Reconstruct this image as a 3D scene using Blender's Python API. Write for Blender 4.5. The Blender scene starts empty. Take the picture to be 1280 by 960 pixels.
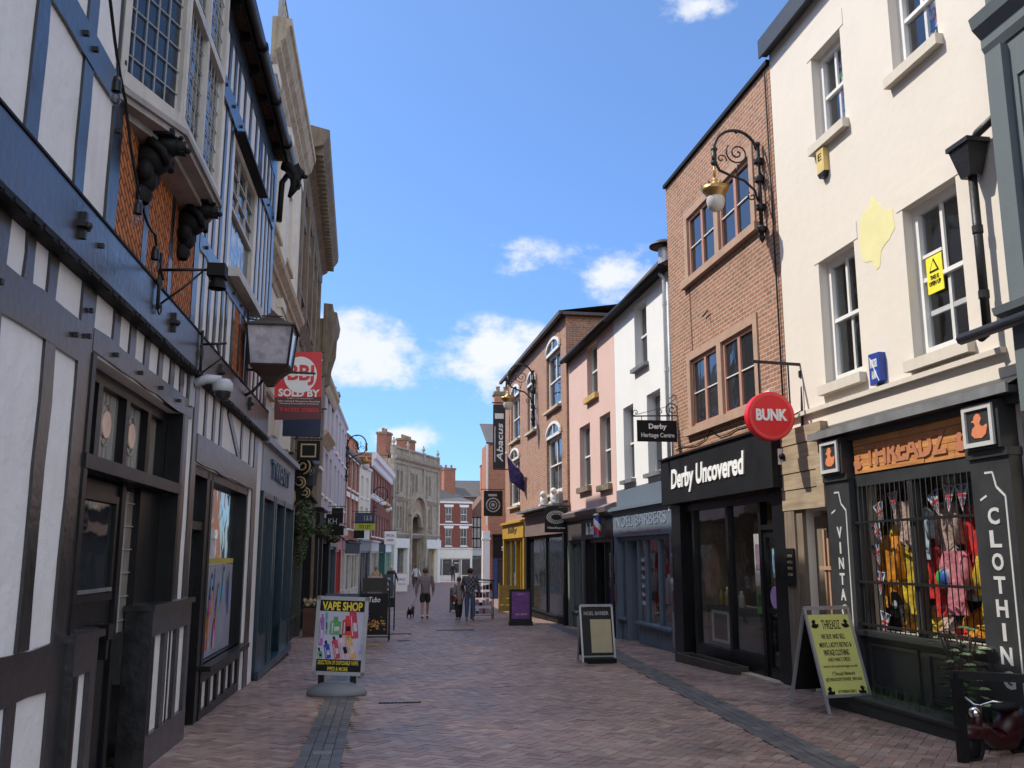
import bpy, bmesh, math, random
from mathutils import Vector, Matrix
R = math.radians
random.seed(11)
S = bpy.context.scene
COL = S.collection

# ------------------------------------------------------------------ camera
F_PX = 1150.0
CAM_Z = 1.65
cam_d = bpy.data.cameras.new('camera'); cam = bpy.data.objects.new('camera', cam_d); COL.objects.link(cam)
cam_d.sensor_width = 36; cam_d.lens = F_PX / 1280 * 36; cam_d.clip_end = 3000; cam_d.clip_start = .05
cam.location = (0, 0, CAM_Z)
cam.rotation_euler = (R(90 + 10.5414), 0, R(-7.7887))
S.camera = cam

# ------------------------------------------------------------------ sun and sky
SUN = Vector((-.58, .20, .735)).normalized()
sun_d = bpy.data.lights.new('sun', 'SUN'); sun_d.energy = 3.0; sun_d.angle = R(.53); sun_d.color = (1, .93, .82)
sun = bpy.data.objects.new('sun', sun_d); COL.objects.link(sun)
sun.rotation_euler = SUN.to_track_quat('Z', 'Y').to_euler(); sun.location = (0, 0, 40)
S.view_settings.view_transform = 'Standard'; S.view_settings.look = 'None'
S.view_settings.exposure = 0.85; S.view_settings.gamma = 1; S.view_settings.use_curve_mapping = False
W = bpy.data.worlds.new('World'); S.world = W; W.use_nodes = True
nt = W.node_tree; nt.nodes.clear()
def wn(t, **k):
    n = nt.nodes.new(t)
    for a, b in k.items(): setattr(n, a, b)
    return n
def wm(op, a, b=None, c=None):
    n = wn('ShaderNodeMath', operation=op)
    for i, v in enumerate((a, b, c)):
        if v is None: continue
        if hasattr(v, 'links'): nt.links.new(v, n.inputs[i])
        else: n.inputs[i].default_value = v
    return n.outputs[0]
sky = wn('ShaderNodeTexSky', sky_type='NISHITA'); sky.sun_disc = False
sky.sun_elevation = math.asin(SUN.z); sky.sun_rotation = math.atan2(SUN.x, SUN.y)
sky.air_density = 1.0; sky.dust_density = .6; sky.ozone_density = 2.2
tc = wn('ShaderNodeTexCoord')
nz = wn('ShaderNodeTexNoise'); nz.inputs['Scale'].default_value = 13; nz.inputs['Detail'].default_value = 9; nz.inputs['Roughness'].default_value = .62
mp = wn('ShaderNodeMapping'); mp.inputs['Scale'].default_value = (1, 1, 1.5)
nt.links.new(tc.outputs['Generated'], mp.inputs[0]); nt.links.new(mp.outputs[0], nz.inputs['Vector'])
n2 = wn('ShaderNodeTexNoise'); n2.inputs['Scale'].default_value = 3.2; n2.inputs['Detail'].default_value = 5
nt.links.new(tc.outputs['Generated'], n2.inputs['Vector'])
# banks of cloud standing where the sky has them: (direction, half width, half height, density)
CLOUDS = [((-.02, 1, .222), .10, .05, 1.25), ((.11, 1, .215), .095, .055, 1.25), ((.245, 1, .325), .065, .045, .85),
          ((.155, 1, .325), .06, .035, .75), ((.01, 1, .13), .06, .022, .9), ((.366, 1, .672), .06, .022, .7),
          ((.20, 1, .10), .10, .03, .8), ((-.9, 1, .35), .4, .12, .8), ((1.2, 1, .3), .5, .12, .8)]
sx = wn('ShaderNodeSeparateXYZ'); nt.links.new(tc.outputs['Generated'], sx.inputs[0])
total = None
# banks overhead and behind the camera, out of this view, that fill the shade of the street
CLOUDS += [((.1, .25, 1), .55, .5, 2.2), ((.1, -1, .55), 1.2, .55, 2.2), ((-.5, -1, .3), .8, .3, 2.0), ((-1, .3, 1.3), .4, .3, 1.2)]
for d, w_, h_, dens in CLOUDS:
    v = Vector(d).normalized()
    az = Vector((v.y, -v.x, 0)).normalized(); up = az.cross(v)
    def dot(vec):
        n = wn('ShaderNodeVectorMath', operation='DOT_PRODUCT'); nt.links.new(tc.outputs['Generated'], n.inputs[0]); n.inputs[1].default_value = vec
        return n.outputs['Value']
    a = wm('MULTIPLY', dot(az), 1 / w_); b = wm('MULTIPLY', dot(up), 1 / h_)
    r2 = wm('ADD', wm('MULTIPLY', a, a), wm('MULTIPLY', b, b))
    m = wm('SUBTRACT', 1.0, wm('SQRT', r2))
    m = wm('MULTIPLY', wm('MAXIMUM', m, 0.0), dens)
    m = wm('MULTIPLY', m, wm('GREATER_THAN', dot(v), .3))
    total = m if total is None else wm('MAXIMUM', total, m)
field = wm('ADD', wm('MULTIPLY', total, 1.55), wm('MULTIPLY', wm('SUBTRACT', nz.outputs[0], .52), 4.6))
ramp = wn('ShaderNodeMapRange', interpolation_type='SMOOTHSTEP'); nt.links.new(field, ramp.inputs[0])
ramp.inputs[1].default_value = .2; ramp.inputs[2].default_value = 1.35
cmask = wm('MULTIPLY', ramp.outputs[0], wm('GREATER_THAN', total, .001))
cmask = wm('MULTIPLY', cmask, wm('MINIMUM', wm('MULTIPLY', total, 5.0), 1.0))
cr = wn('ShaderNodeMix', data_type='RGBA'); cr.inputs[6].default_value = (3.0, 3.2, 3.6, 1); cr.inputs[7].default_value = (3.9, 4.0, 4.15, 1)
nt.links.new(n2.outputs[0], cr.inputs[0])
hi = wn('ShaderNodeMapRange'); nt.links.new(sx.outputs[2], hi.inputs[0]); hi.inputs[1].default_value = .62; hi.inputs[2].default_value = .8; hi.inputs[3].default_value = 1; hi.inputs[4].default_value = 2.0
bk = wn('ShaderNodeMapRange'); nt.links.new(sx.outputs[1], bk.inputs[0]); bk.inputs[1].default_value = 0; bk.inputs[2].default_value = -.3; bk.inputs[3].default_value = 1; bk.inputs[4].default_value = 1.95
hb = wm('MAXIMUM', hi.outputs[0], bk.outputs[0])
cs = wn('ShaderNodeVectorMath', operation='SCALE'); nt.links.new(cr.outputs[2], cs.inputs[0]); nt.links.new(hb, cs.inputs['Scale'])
tint = wn('ShaderNodeMix', data_type='RGBA', blend_type='MULTIPLY'); tint.inputs[0].default_value = 1
nt.links.new(sky.outputs[0], tint.inputs[6]); tr_ = wn('ShaderNodeMapRange'); nt.links.new(sx.outputs[2], tr_.inputs[0]); tr_.inputs[1].default_value = .1; tr_.inputs[2].default_value = .55
tm_ = wn('ShaderNodeMix', data_type='RGBA'); nt.links.new(tr_.outputs[0], tm_.inputs[0]); tm_.inputs[6].default_value = (.39, .56, .82, 1); tm_.inputs[7].default_value = (.58, .70, .86, 1)
nt.links.new(tm_.outputs[2], tint.inputs[7])
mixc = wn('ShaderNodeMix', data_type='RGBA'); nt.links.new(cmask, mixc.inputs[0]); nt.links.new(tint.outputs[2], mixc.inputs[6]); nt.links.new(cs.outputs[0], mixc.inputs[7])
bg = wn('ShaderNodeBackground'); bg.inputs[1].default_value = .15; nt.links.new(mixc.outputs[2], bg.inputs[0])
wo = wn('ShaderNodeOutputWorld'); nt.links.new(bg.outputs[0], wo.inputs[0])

# ------------------------------------------------------------------ ground profile: the street falls away from the camera
def zg(y): return -0.018 * y if y < 35 else -0.63 - 0.004 * (y - 35)

# ------------------------------------------------------------------ materials
MATS = {}
def new_mat(name):
    m = bpy.data.materials.new(name); m.use_nodes = True
    return m, m.node_tree, m.node_tree.nodes['Principled BSDF']
def mat(name, col, rough=.6, metal=0, var=.16, scale=3, bump=.12, bscale=45, spec=.5, streak=0, dirt=None, emit=0, coat=0):
    """painted / plain surface with uneven tone, fine relief and optional vertical weather streaks"""
    if name in MATS: return MATS[name]
    m, t, p = new_mat(name); N, L = t.nodes, t.links
    p.inputs['Roughness'].default_value = rough; p.inputs['Metallic'].default_value = metal; p.inputs['Specular IOR Level'].default_value = spec
    tcn = N.new('ShaderNodeTexCoord')
    n = N.new('ShaderNodeTexNoise'); n.inputs['Scale'].default_value = scale; n.inputs['Detail'].default_value = 8; n.inputs['Roughness'].default_value = .65
    L.new(tcn.outputs['Object'], n.inputs['Vector'])
    mx = N.new('ShaderNodeMix'); mx.data_type = 'RGBA'
    lo = [c * (1 - var) for c in col]; hi = [min(1, c * (1 + var)) for c in col]
    mx.inputs[6].default_value = (*lo, 1); mx.inputs[7].default_value = (*hi, 1)
    cr_ = N.new('ShaderNodeMapRange'); cr_.inputs[1].default_value = .3; cr_.inputs[2].default_value = .7; L.new(n.outputs[0], cr_.inputs[0]); L.new(cr_.outputs[0], mx.inputs[0])
    out = mx.outputs[2]
    if streak:
        mpn = N.new('ShaderNodeMapping'); mpn.inputs['Scale'].default_value = (7, 7, .5); L.new(tcn.outputs['Object'], mpn.inputs[0])
        ns = N.new('ShaderNodeTexNoise'); ns.inputs['Scale'].default_value = 1.2; ns.inputs['Detail'].default_value = 7; L.new(mpn.outputs[0], ns.inputs['Vector'])
        rs = N.new('ShaderNodeMapRange'); rs.inputs[1].default_value = .5; rs.inputs[2].default_value = .78; rs.inputs[4].default_value = streak; L.new(ns.outputs[0], rs.inputs[0])
        m2 = N.new('ShaderNodeMix'); m2.data_type = 'RGBA'; L.new(rs.outputs[0], m2.inputs[0]); L.new(out, m2.inputs[6])
        dc = dirt or [c * .35 for c in col]; m2.inputs[7].default_value = (*dc, 1); out = m2.outputs[2]
    L.new(out, p.inputs['Base Color'])
    if bump:
        nb = N.new('ShaderNodeTexNoise'); nb.inputs['Scale'].default_value = bscale; nb.inputs['Detail'].default_value = 5; L.new(tcn.outputs['Object'], nb.inputs['Vector'])
        b = N.new('ShaderNodeBump'); b.inputs['Strength'].default_value = bump; b.inputs['Distance'].default_value = .02; L.new(nb.outputs[0], b.inputs['Height']); L.new(b.outputs[0], p.inputs['Normal'])
        rr = N.new('ShaderNodeMapRange'); rr.inputs[3].default_value = max(0, rough - .1); rr.inputs[4].default_value = min(1, rough + .12); L.new(n.outputs[0], rr.inputs[0]); L.new(rr.outputs[0], p.inputs['Roughness'])
    if emit: p.inputs['Emission Color'].default_value = (*col, 1); p.inputs['Emission Strength'].default_value = emit
    if coat: p.inputs['Coat Weight'].default_value = coat; p.inputs['Coat Roughness'].default_value = .22; L.new(p.inputs['Normal'].links[0].from_socket, p.inputs['Coat Normal'])
    MATS[name] = m; return m
def brick(name, c1, c2, mortar=(.32, .29, .25), bw=.225, bh=.075, soot=.35, sootcol=(.05, .035, .03), diag=False, ms=.09):
    if name in MATS: return MATS[name]
    m, t, p = new_mat(name); N, L = t.nodes, t.links
    p.inputs['Roughness'].default_value = .88; p.inputs['Specular IOR Level'].default_value = .25
    tcn = N.new('ShaderNodeTexCoord'); sp = N.new('ShaderNodeSeparateXYZ'); L.new(tcn.outputs['Object'], sp.inputs[0])
    ad = N.new('ShaderNodeMath'); ad.operation = 'ADD'; L.new(sp.outputs[0], ad.inputs[0]); L.new(sp.outputs[1], ad.inputs[1])
    cb = N.new('ShaderNodeCombineXYZ'); L.new(ad.outputs[0], cb.inputs[0]); L.new(sp.outputs[2], cb.inputs[1])
    vec = cb.outputs[0]
    if diag:
        mr = N.new('ShaderNodeMapping'); mr.inputs['Rotation'].default_value = (0, 0, R(diag)); L.new(vec, mr.inputs[0]); vec = mr.outputs[0]
    bt = N.new('ShaderNodeTexBrick'); L.new(vec, bt.inputs['Vector'])
    bt.inputs['Color1'].default_value = (*c1, 1); bt.inputs['Color2'].default_value = (*c2, 1); bt.inputs['Mortar'].default_value = (*mortar, 1)
    bt.inputs['Scale'].default_value = 1 / bw / 2 * .5 * 2; s_ = bt.inputs['Scale'].default_value
    bt.inputs['Brick Width'].default_value = bw * s_; bt.inputs['Row Height'].default_value = bh * s_
    bt.inputs['Mortar Size'].default_value = .011 * s_; bt.inputs['Mortar Smooth'].default_value = .3; bt.inputs['Bias'].default_value = -.1
    n = N.new('ShaderNodeTexNoise'); n.inputs['Scale'].default_value = 1.3; n.inputs['Detail'].default_value = 9; n.inputs['Roughness'].default_value = .7; L.new(tcn.outputs['Object'], n.inputs['Vector'])
    mr2 = N.new('ShaderNodeMapRange'); mr2.inputs[1].default_value = .5; mr2.inputs[2].default_value = .8; mr2.inputs[4].default_value = soot; L.new(n.outputs[0], mr2.inputs[0])
    mx = N.new('ShaderNodeMix'); mx.data_type = 'RGBA'; L.new(mr2.outputs[0], mx.inputs[0]); L.new(bt.outputs[0], mx.inputs[6]); mx.inputs[7].default_value = (*sootcol, 1)
    n3 = N.new('ShaderNodeTexNoise'); n3.inputs['Scale'].default_value = 14; n3.inputs['Detail'].default_value = 4; L.new(tcn.outputs['Object'], n3.inputs['Vector'])
    m3 = N.new('ShaderNodeMix'); m3.data_type = 'RGBA'; m3.blend_type = 'MULTIPLY'; m3.inputs[0].default_value = .7
    r3 = N.new('ShaderNodeMapRange'); r3.inputs[1].default_value = .3; r3.inputs[2].default_value = .7; r3.inputs[3].default_value = .62; r3.inputs[4].default_value = 1.25; L.new(n3.outputs[0], r3.inputs[0])
    L.new(mx.outputs[2], m3.inputs[6]); L.new(r3.outputs[0], m3.inputs[7]); L.new(m3.outputs[2], p.inputs['Base Color'])
    b = N.new('ShaderNodeBump'); b.invert = True; b.inputs['Strength'].default_value = .7; b.inputs['Distance'].default_value = .012; L.new(bt.outputs['Fac'], b.inputs['Height'])
    b2 = N.new('ShaderNodeBump'); b2.inputs['Strength'].default_value = .3; b2.inputs['Distance'].default_value = .01; L.new(n3.outputs[0], b2.inputs['Height']); L.new(b.outputs[0], b2.inputs['Normal']); L.new(b2.outputs[0], p.inputs['Normal'])
    MATS[name] = m; return m
def glass_dark(name='dark_window_glass', col=(.018, .022, .028), rough=.04, wob=.05):
    if name in MATS: return MATS[name]
    m, t, p = new_mat(name); N, L = t.nodes, t.links
    p.inputs['Base Color'].default_value = (*col, 1); p.inputs['Roughness'].default_value = rough; p.inputs['IOR'].default_value = 1.52; p.inputs['Specular IOR Level'].default_value = .7
    tcn = N.new('ShaderNodeTexCoord'); nb = N.new('ShaderNodeTexNoise'); nb.inputs['Scale'].default_value = 2.2; L.new(tcn.outputs['Object'], nb.inputs['Vector'])
    b = N.new('ShaderNodeBump'); b.inputs['Strength'].default_value = wob; b.inputs['Distance'].default_value = .1; L.new(nb.outputs[0], b.inputs['Height']); L.new(b.outputs[0], p.inputs['Normal'])
    MATS[name] = m; return m
def glass_clear(name='clear_shop_glass', tintc=(.86, .9, .9), wob=.03, refl=1.0):
    if name in MATS: return MATS[name]
    m, t, p = new_mat(name); N, L = t.nodes, t.links; N.remove(p)
    tr = N.new('ShaderNodeBsdfTransparent'); tr.inputs[0].default_value = (*tintc, 1)
    gl = N.new('ShaderNodeBsdfGlossy'); gl.inputs['Roughness'].default_value = .015; gl.inputs[0].default_value = (.95, .97, 1, 1)
    fr = N.new('ShaderNodeFresnel'); geo = N.new('ShaderNodeNewGeometry'); ior = N.new('ShaderNodeMapRange'); ior.inputs[3].default_value = 1.45; ior.inputs[4].default_value = 1 / 1.45; L.new(geo.outputs['Backfacing'], ior.inputs[0]); L.new(ior.outputs[0], fr.inputs[0])
    tcn = N.new('ShaderNodeTexCoord'); nb = N.new('ShaderNodeTexNoise'); nb.inputs['Scale'].default_value = 1.6; L.new(tcn.outputs['Object'], nb.inputs['Vector'])
    b = N.new('ShaderNodeBump'); b.inputs['Strength'].default_value = wob; b.inputs['Distance'].default_value = .1; L.new(nb.outputs[0], b.inputs['Height']); L.new(b.outputs[0], gl.inputs['Normal'])
    mu = N.new('ShaderNodeMath'); mu.operation = 'MULTIPLY'; mu.inputs[1].default_value = refl; L.new(fr.outputs[0], mu.inputs[0])
    mx = N.new('ShaderNodeMixShader'); L.new(mu.outputs[0], mx.inputs[0]); L.new(tr.outputs[0], mx.inputs[1]); L.new(gl.outputs[0], mx.inputs[2]); L.new(mx.outputs[0], N['Material Output'].inputs[0])
    MATS[name] = m; return m
def wood(name, c1, c2, rough=.7, along='x', scale=1.0, bump=.3):
    if name in MATS: return MATS[name]
    m, t, p = new_mat(name); N, L = t.nodes, t.links; p.inputs['Roughness'].default_value = rough
    tcn = N.new('ShaderNodeTexCoord'); mpn = N.new('ShaderNodeMapping'); L.new(tcn.outputs['Object'], mpn.inputs[0])
    mpn.inputs['Scale'].default_value = (1.2 * scale, 14 * scale, 16 * scale) if along == 'x' else (16 * scale, 14 * scale, 1.2 * scale)
    n = N.new('ShaderNodeTexNoise'); n.inputs['Scale'].default_value = 1.6; n.inputs['Detail'].default_value = 8; n.inputs['Distortion'].default_value = .6; L.new(mpn.outputs[0], n.inputs['Vector'])
    nb = N.new('ShaderNodeTexNoise'); nb.inputs['Scale'].default_value = 2.2; nb.inputs['Detail'].default_value = 3; L.new(tcn.outputs['Object'], nb.inputs['Vector'])
    ad = N.new('ShaderNodeMath'); ad.operation = 'MULTIPLY_ADD'; ad.inputs[1].default_value = .6; L.new(nb.outputs[0], ad.inputs[0]); L.new(n.outputs[0], ad.inputs[2])
    r = N.new('ShaderNodeMapRange'); r.inputs[1].default_value = .5; r.inputs[2].default_value = 1.1; L.new(ad.outputs[0], r.inputs[0])
    mx = N.new('ShaderNodeMix'); mx.data_type = 'RGBA'; mx.inputs[6].default_value = (*c1, 1); mx.inputs[7].default_value = (*c2, 1); L.new(r.outputs[0], mx.inputs[0]); L.new(mx.outputs[2], p.inputs['Base Color'])
    b = N.new('ShaderNodeBump'); b.inputs['Strength'].default_value = bump; b.inputs['Distance'].default_value = .01; L.new(n.outputs[0], b.inputs['Height']); L.new(b.outputs[0], p.inputs['Normal'])
    MATS[name] = m; return m
def pavers(name, cols, rough=.62):
    m, t, p = new_mat(name); N, L = t.nodes, t.links
    g = N.new('ShaderNodeNewGeometry'); cr_ = N.new('ShaderNodeValToRGB'); L.new(g.outputs['Random Per Island'], cr_.inputs[0])
    e = cr_.color_ramp.elements
    while len(e) < len(cols): e.new(.5)
    for i, c in enumerate(cols): e[i].position = i / (len(cols) - 1); e[i].color = (*c, 1)
    n = N.new('ShaderNodeTexNoise'); n.inputs['Scale'].default_value = .55; n.inputs['Detail'].default_value = 10; n.inputs['Roughness'].default_value = .62; L.new(g.outputs['Position'], n.inputs['Vector'])
    r = N.new('ShaderNodeMapRange'); r.inputs[1].default_value = .3; r.inputs[2].default_value = .7; r.inputs[3].default_value = .6; r.inputs[4].default_value = 1.32; L.new(n.outputs[0], r.inputs[0])
    n2_ = N.new('ShaderNodeTexNoise'); n2_.inputs['Scale'].default_value = 60; n2_.inputs['Detail'].default_value = 4; L.new(g.outputs['Position'], n2_.inputs['Vector'])
    r2_ = N.new('ShaderNodeMapRange'); r2_.inputs[3].default_value = .75; r2_.inputs[4].default_value = 1.25; L.new(n2_.outputs[0], r2_.inputs[0])
    mm = N.new('ShaderNodeMath'); mm.operation = 'MULTIPLY'; L.new(r.outputs[0], mm.inputs[0]); L.new(r2_.outputs[0], mm.inputs[1])
    mx = N.new('ShaderNodeMix'); mx.data_type = 'RGBA'; mx.blend_type = 'MULTIPLY'; mx.inputs[0].default_value = 1; L.new(cr_.outputs[0], mx.inputs[6]); L.new(mm.outputs[0], mx.inputs[7])
    ns = N.new('ShaderNodeTexNoise'); ns.inputs['Scale'].default_value = 1.9; ns.inputs['Detail'].default_value = 7; ns.inputs['Distortion'].default_value = .8; L.new(g.outputs['Position'], ns.inputs['Vector'])
    rs = N.new('ShaderNodeMapRange'); rs.inputs[1].default_value = .58; rs.inputs[2].default_value = .74; rs.inputs[4].default_value = .55; L.new(ns.outputs[0], rs.inputs[0])
    ms = N.new('ShaderNodeMix'); ms.data_type = 'RGBA'; L.new(rs.outputs[0], ms.inputs[0]); L.new(mx.outputs[2], ms.inputs[6]); ms.inputs[7].default_value = (.055, .046, .042, 1); mx = ms
    # chewing-gum and oil spots
    v = N.new('ShaderNodeTexVoronoi'); v.inputs['Scale'].default_value = 3.1; L.new(g.outputs['Position'], v.inputs['Vector'])
    rv = N.new('ShaderNodeMapRange'); rv.inputs[1].default_value = .03; rv.inputs[2].default_value = .07; rv.inputs[3].default_value = .55; rv.inputs[4].default_value = 0; L.new(v.outputs[0], rv.inputs[0])
    m4 = N.new('ShaderNodeMix'); m4.data_type = 'RGBA'; L.new(rv.outputs[0], m4.inputs[0]); L.new(mx.outputs[2], m4.inputs[6]); m4.inputs[7].default_value = (.05, .045, .045, 1)
    L.new(m4.outputs[2], p.inputs['Base Color'])
    rr = N.new('ShaderNodeMapRange'); rr.inputs[3].default_value = rough - .18; rr.inputs[4].default_value = rough + .2; L.new(n.outputs[0], rr.inputs[0]); L.new(rr.outputs[0], p.inputs['Roughness'])
    b = N.new('ShaderNodeBump'); b.inputs['Strength'].default_value = .35; b.inputs['Distance'].default_value = .006; L.new(n2_.outputs[0], b.inputs['Height']); L.new(b.outputs[0], p.inputs['Normal'])
    return m

# ------------------------------------------------------------------ mesh builder
class MB:
    def __init__(s): s.v = []; s.f = []; s.m = []; s.T = None; s.smooth = set()
    def add(s, vs, fs, m=0, smooth=False):
        o = len(s.v)
        if s.T is not None: vs = [tuple(s.T @ Vector(v)) for v in vs]
        s.v += [tuple(v) for v in vs]
        for f in fs:
            if smooth: s.smooth.add(len(s.f))
            s.f.append(tuple(i + o for i in f)); s.m.append(m)
        return s
    def box(s, x0, x1, y0, y1, z0, z1, m=0):
        if x0 > x1: x0, x1 = x1, x0
        if y0 > y1: y0, y1 = y1, y0
        if z0 > z1: z0, z1 = z1, z0
        return s.add([(x0, y0, z0), (x1, y0, z0), (x1, y1, z0), (x0, y1, z0), (x0, y0, z1), (x1, y0, z1), (x1, y1, z1), (x0, y1, z1)],
                     [(0, 3, 2, 1), (4, 5, 6, 7), (0, 1, 5, 4), (1, 2, 6, 5), (2, 3, 7, 6), (3, 0, 4, 7)], m)
    def bar(s, a, b, w, d, m=0, up=(0, 1, 0)):
        """rectangular bar from a to b, w across, d along `up`"""
        a, b = Vector(a), Vector(b); t = (b - a).normalized(); u = Vector(up); u = (u - t * u.dot(t)).normalized(); n = t.cross(u)
        vs = []
        for c in (a, b):
            for i, j in ((-1, -1), (1, -1), (1, 1), (-1, 1)): vs.append(c + n * (w / 2 * i) + u * (d / 2 * j))
        return s.add(vs, [(0, 1, 2, 3), (7, 6, 5, 4), (0, 4, 5, 1), (1, 5, 6, 2), (2, 6, 7, 3), (3, 7, 4, 0)], m)
    def tube(s, pts, r, seg=6, m=0, cap=True):
        pts = [Vector(p) for p in pts]; rs = r if isinstance(r, (list, tuple)) else [r] * len(pts)
        vs = []; n = None
        for i, p in enumerate(pts):
            t = (pts[min(i + 1, len(pts) - 1)] - pts[max(i - 1, 0)])
            if t.length < 1e-9: t = Vector((0, 0, 1))
            t.normalize()
            if n is None: n = t.orthogonal().normalized()
            else:
                n = n - t * n.dot(t)
                n = n.normalized() if n.length > 1e-6 else t.orthogonal().normalized()
            b = t.cross(n)
            for k in range(seg): a = 2 * math.pi * k / seg; vs.append(p + (n * math.cos(a) + b * math.sin(a)) * rs[i])
        fs = [(i * seg + k, i * seg + (k + 1) % seg, (i + 1) * seg + (k + 1) % seg, (i + 1) * seg + k) for i in range(len(pts) - 1) for k in range(seg)]
        s.add(vs, fs, m, smooth=seg > 4)
        if cap: s.add([], [], m); o = len(s.v) - len(vs); s.f += [tuple(o + k for k in reversed(range(seg))), tuple(o + (len(pts) - 1) * seg + k for k in range(seg))]; s.m += [m, m]
        return s
    def lathe(s, prof, c=(0, 0, 0), seg=16, m=0, axis='z', smooth=True):
        vs = []
        for r, h in prof:
            for k in range(seg):
                a = 2 * math.pi * k / seg; x, y = r * math.cos(a), r * math.sin(a)
                v = (x, y, h) if axis == 'z' else ((x, h, y) if axis == 'y' else (h, x, y)); vs.append((v[0] + c[0], v[1] + c[1], v[2] + c[2]))
        fs = [(i * seg + k, i * seg + (k + 1) % seg, (i + 1) * seg + (k + 1) % seg, (i + 1) * seg + k) for i in range(len(prof) - 1) for k in range(seg)]
        return s.add(vs, fs, m, smooth)
    def ball(s, c, r, seg=12, m=0, sc=(1, 1, 1)):
        n = seg // 2; prof = [(math.sin(math.pi * i / n) * r, -math.cos(math.pi * i / n) * r) for i in range(n + 1)]
        vs = [];
        for q, h in prof:
            for k in range(seg): a = 2 * math.pi * k / seg; vs.append((c[0] + q * math.cos(a) * sc[0], c[1] + q * math.sin(a) * sc[1], c[2] + h * sc[2]))
        fs = [(i * seg + k, i * seg + (k + 1) % seg, (i + 1) * seg + (k + 1) % seg, (i + 1) * seg + k) for i in range(n) for k in range(seg)]
        return s.add(vs, fs, m, True)
    def poly(s, pts, y0, y1, m=0, plane='xz'):
        """outline in a plane pushed through a thickness"""
        n = len(pts)
        def P(p, d): return (p[0], d, p[1]) if plane == 'xz' else ((d, p[0], p[1]) if plane == 'yz' else (p[0], p[1], d))
        vs = [P(p, y0) for p in pts] + [P(p, y1) for p in pts]
        return s.add(vs, [tuple(range(n)), tuple(reversed(range(n, 2 * n)))] + [(i, i + n, (i + 1) % n + n, (i + 1) % n) for i in range(n)], m)
    def wall(s, x0, x1, z0, z1, holes=(), rev=.14, y=0, m=0, mr=None):
        """wall face at depth y with rectangular openings (x0,x1,z0,z1) that have reveals"""
        xs = sorted({x0, x1, *[min(max(h[i], x0), x1) for h in holes for i in (0, 1)]}); zs = sorted({z0, z1, *[min(max(h[i], z0), z1) for h in holes for i in (2, 3)]})
        for a, b in zip(xs, xs[1:]):
            run = None
            for c, d in zip(zs, zs[1:]):
                cx, cz = (a + b) / 2, (c + d) / 2
                inside = any(h[0] < cx < h[1] and h[2] < cz < h[3] for h in holes)
                if not inside: s.add([(a, y, c), (b, y, c), (b, y, d), (a, y, d)], [(0, 1, 2, 3)], m)
        mr = m if mr is None else mr
        for a, b, c, d in holes:
            a, b, c, d = max(a, x0), min(b, x1), max(c, z0), min(d, z1)
            s.add([(a, y, c), (b, y, c), (b, y, d), (a, y, d), (a, y + rev, c), (b, y + rev, c), (b, y + rev, d), (a, y + rev, d)],
                  [(0, 3, 7, 4), (1, 5, 6, 2), (0, 4, 5, 1), (3, 2, 6, 7)], mr)
        return s
    def mesh(s, name, mats):
        me = bpy.data.meshes.new(name); me.from_pydata(s.v, [], s.f); me.update()
        for mm in (mats if isinstance(mats, (list, tuple)) else [mats]): me.materials.append(mm)
        me.polygons.foreach_set('material_index', s.m)
        if s.smooth: me.polygons.foreach_set('use_smooth', [i in s.smooth for i in range(len(s.f))])
        me.update(); return me
    def build(s, name, mats, parent=None, loc=(0, 0, 0), rot=None, label=None):
        o = bpy.data.objects.new(name, s.mesh(name, mats)); COL.objects.link(o); o.location = loc
        if rot: o.rotation_euler = rot
        if parent: o.parent = parent
        if label: o['label'] = label
        return o
def tag(o, label=None, cat=None, group=None, kind=None):
    for k, v in (('label', label), ('category', cat), ('group', group), ('kind', kind)):
        if v: o[k] = v
    return o
def thing(name, label, cat, loc=(0, 0, 0), rz=0, group=None):
    o = bpy.data.objects.new(name, None); COL.objects.link(o); o.location = loc; o.rotation_euler = (0, 0, rz); o.empty_display_size = .2
    return tag(o, label, cat, group)
def dup(root, loc, rz=None, label=None, group=None):
    r = root.copy(); COL.objects.link(r); r.location = loc
    if rz is not None: r.rotation_euler = (0, 0, rz)
    if label: r['label'] = label
    if group: r['group'] = group
    for ch in list(root.children):
        c = ch.copy(); COL.objects.link(c); c.parent = r
        for g in ch.children: d = g.copy(); COL.objects.link(d); d.parent = c
    return r
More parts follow.
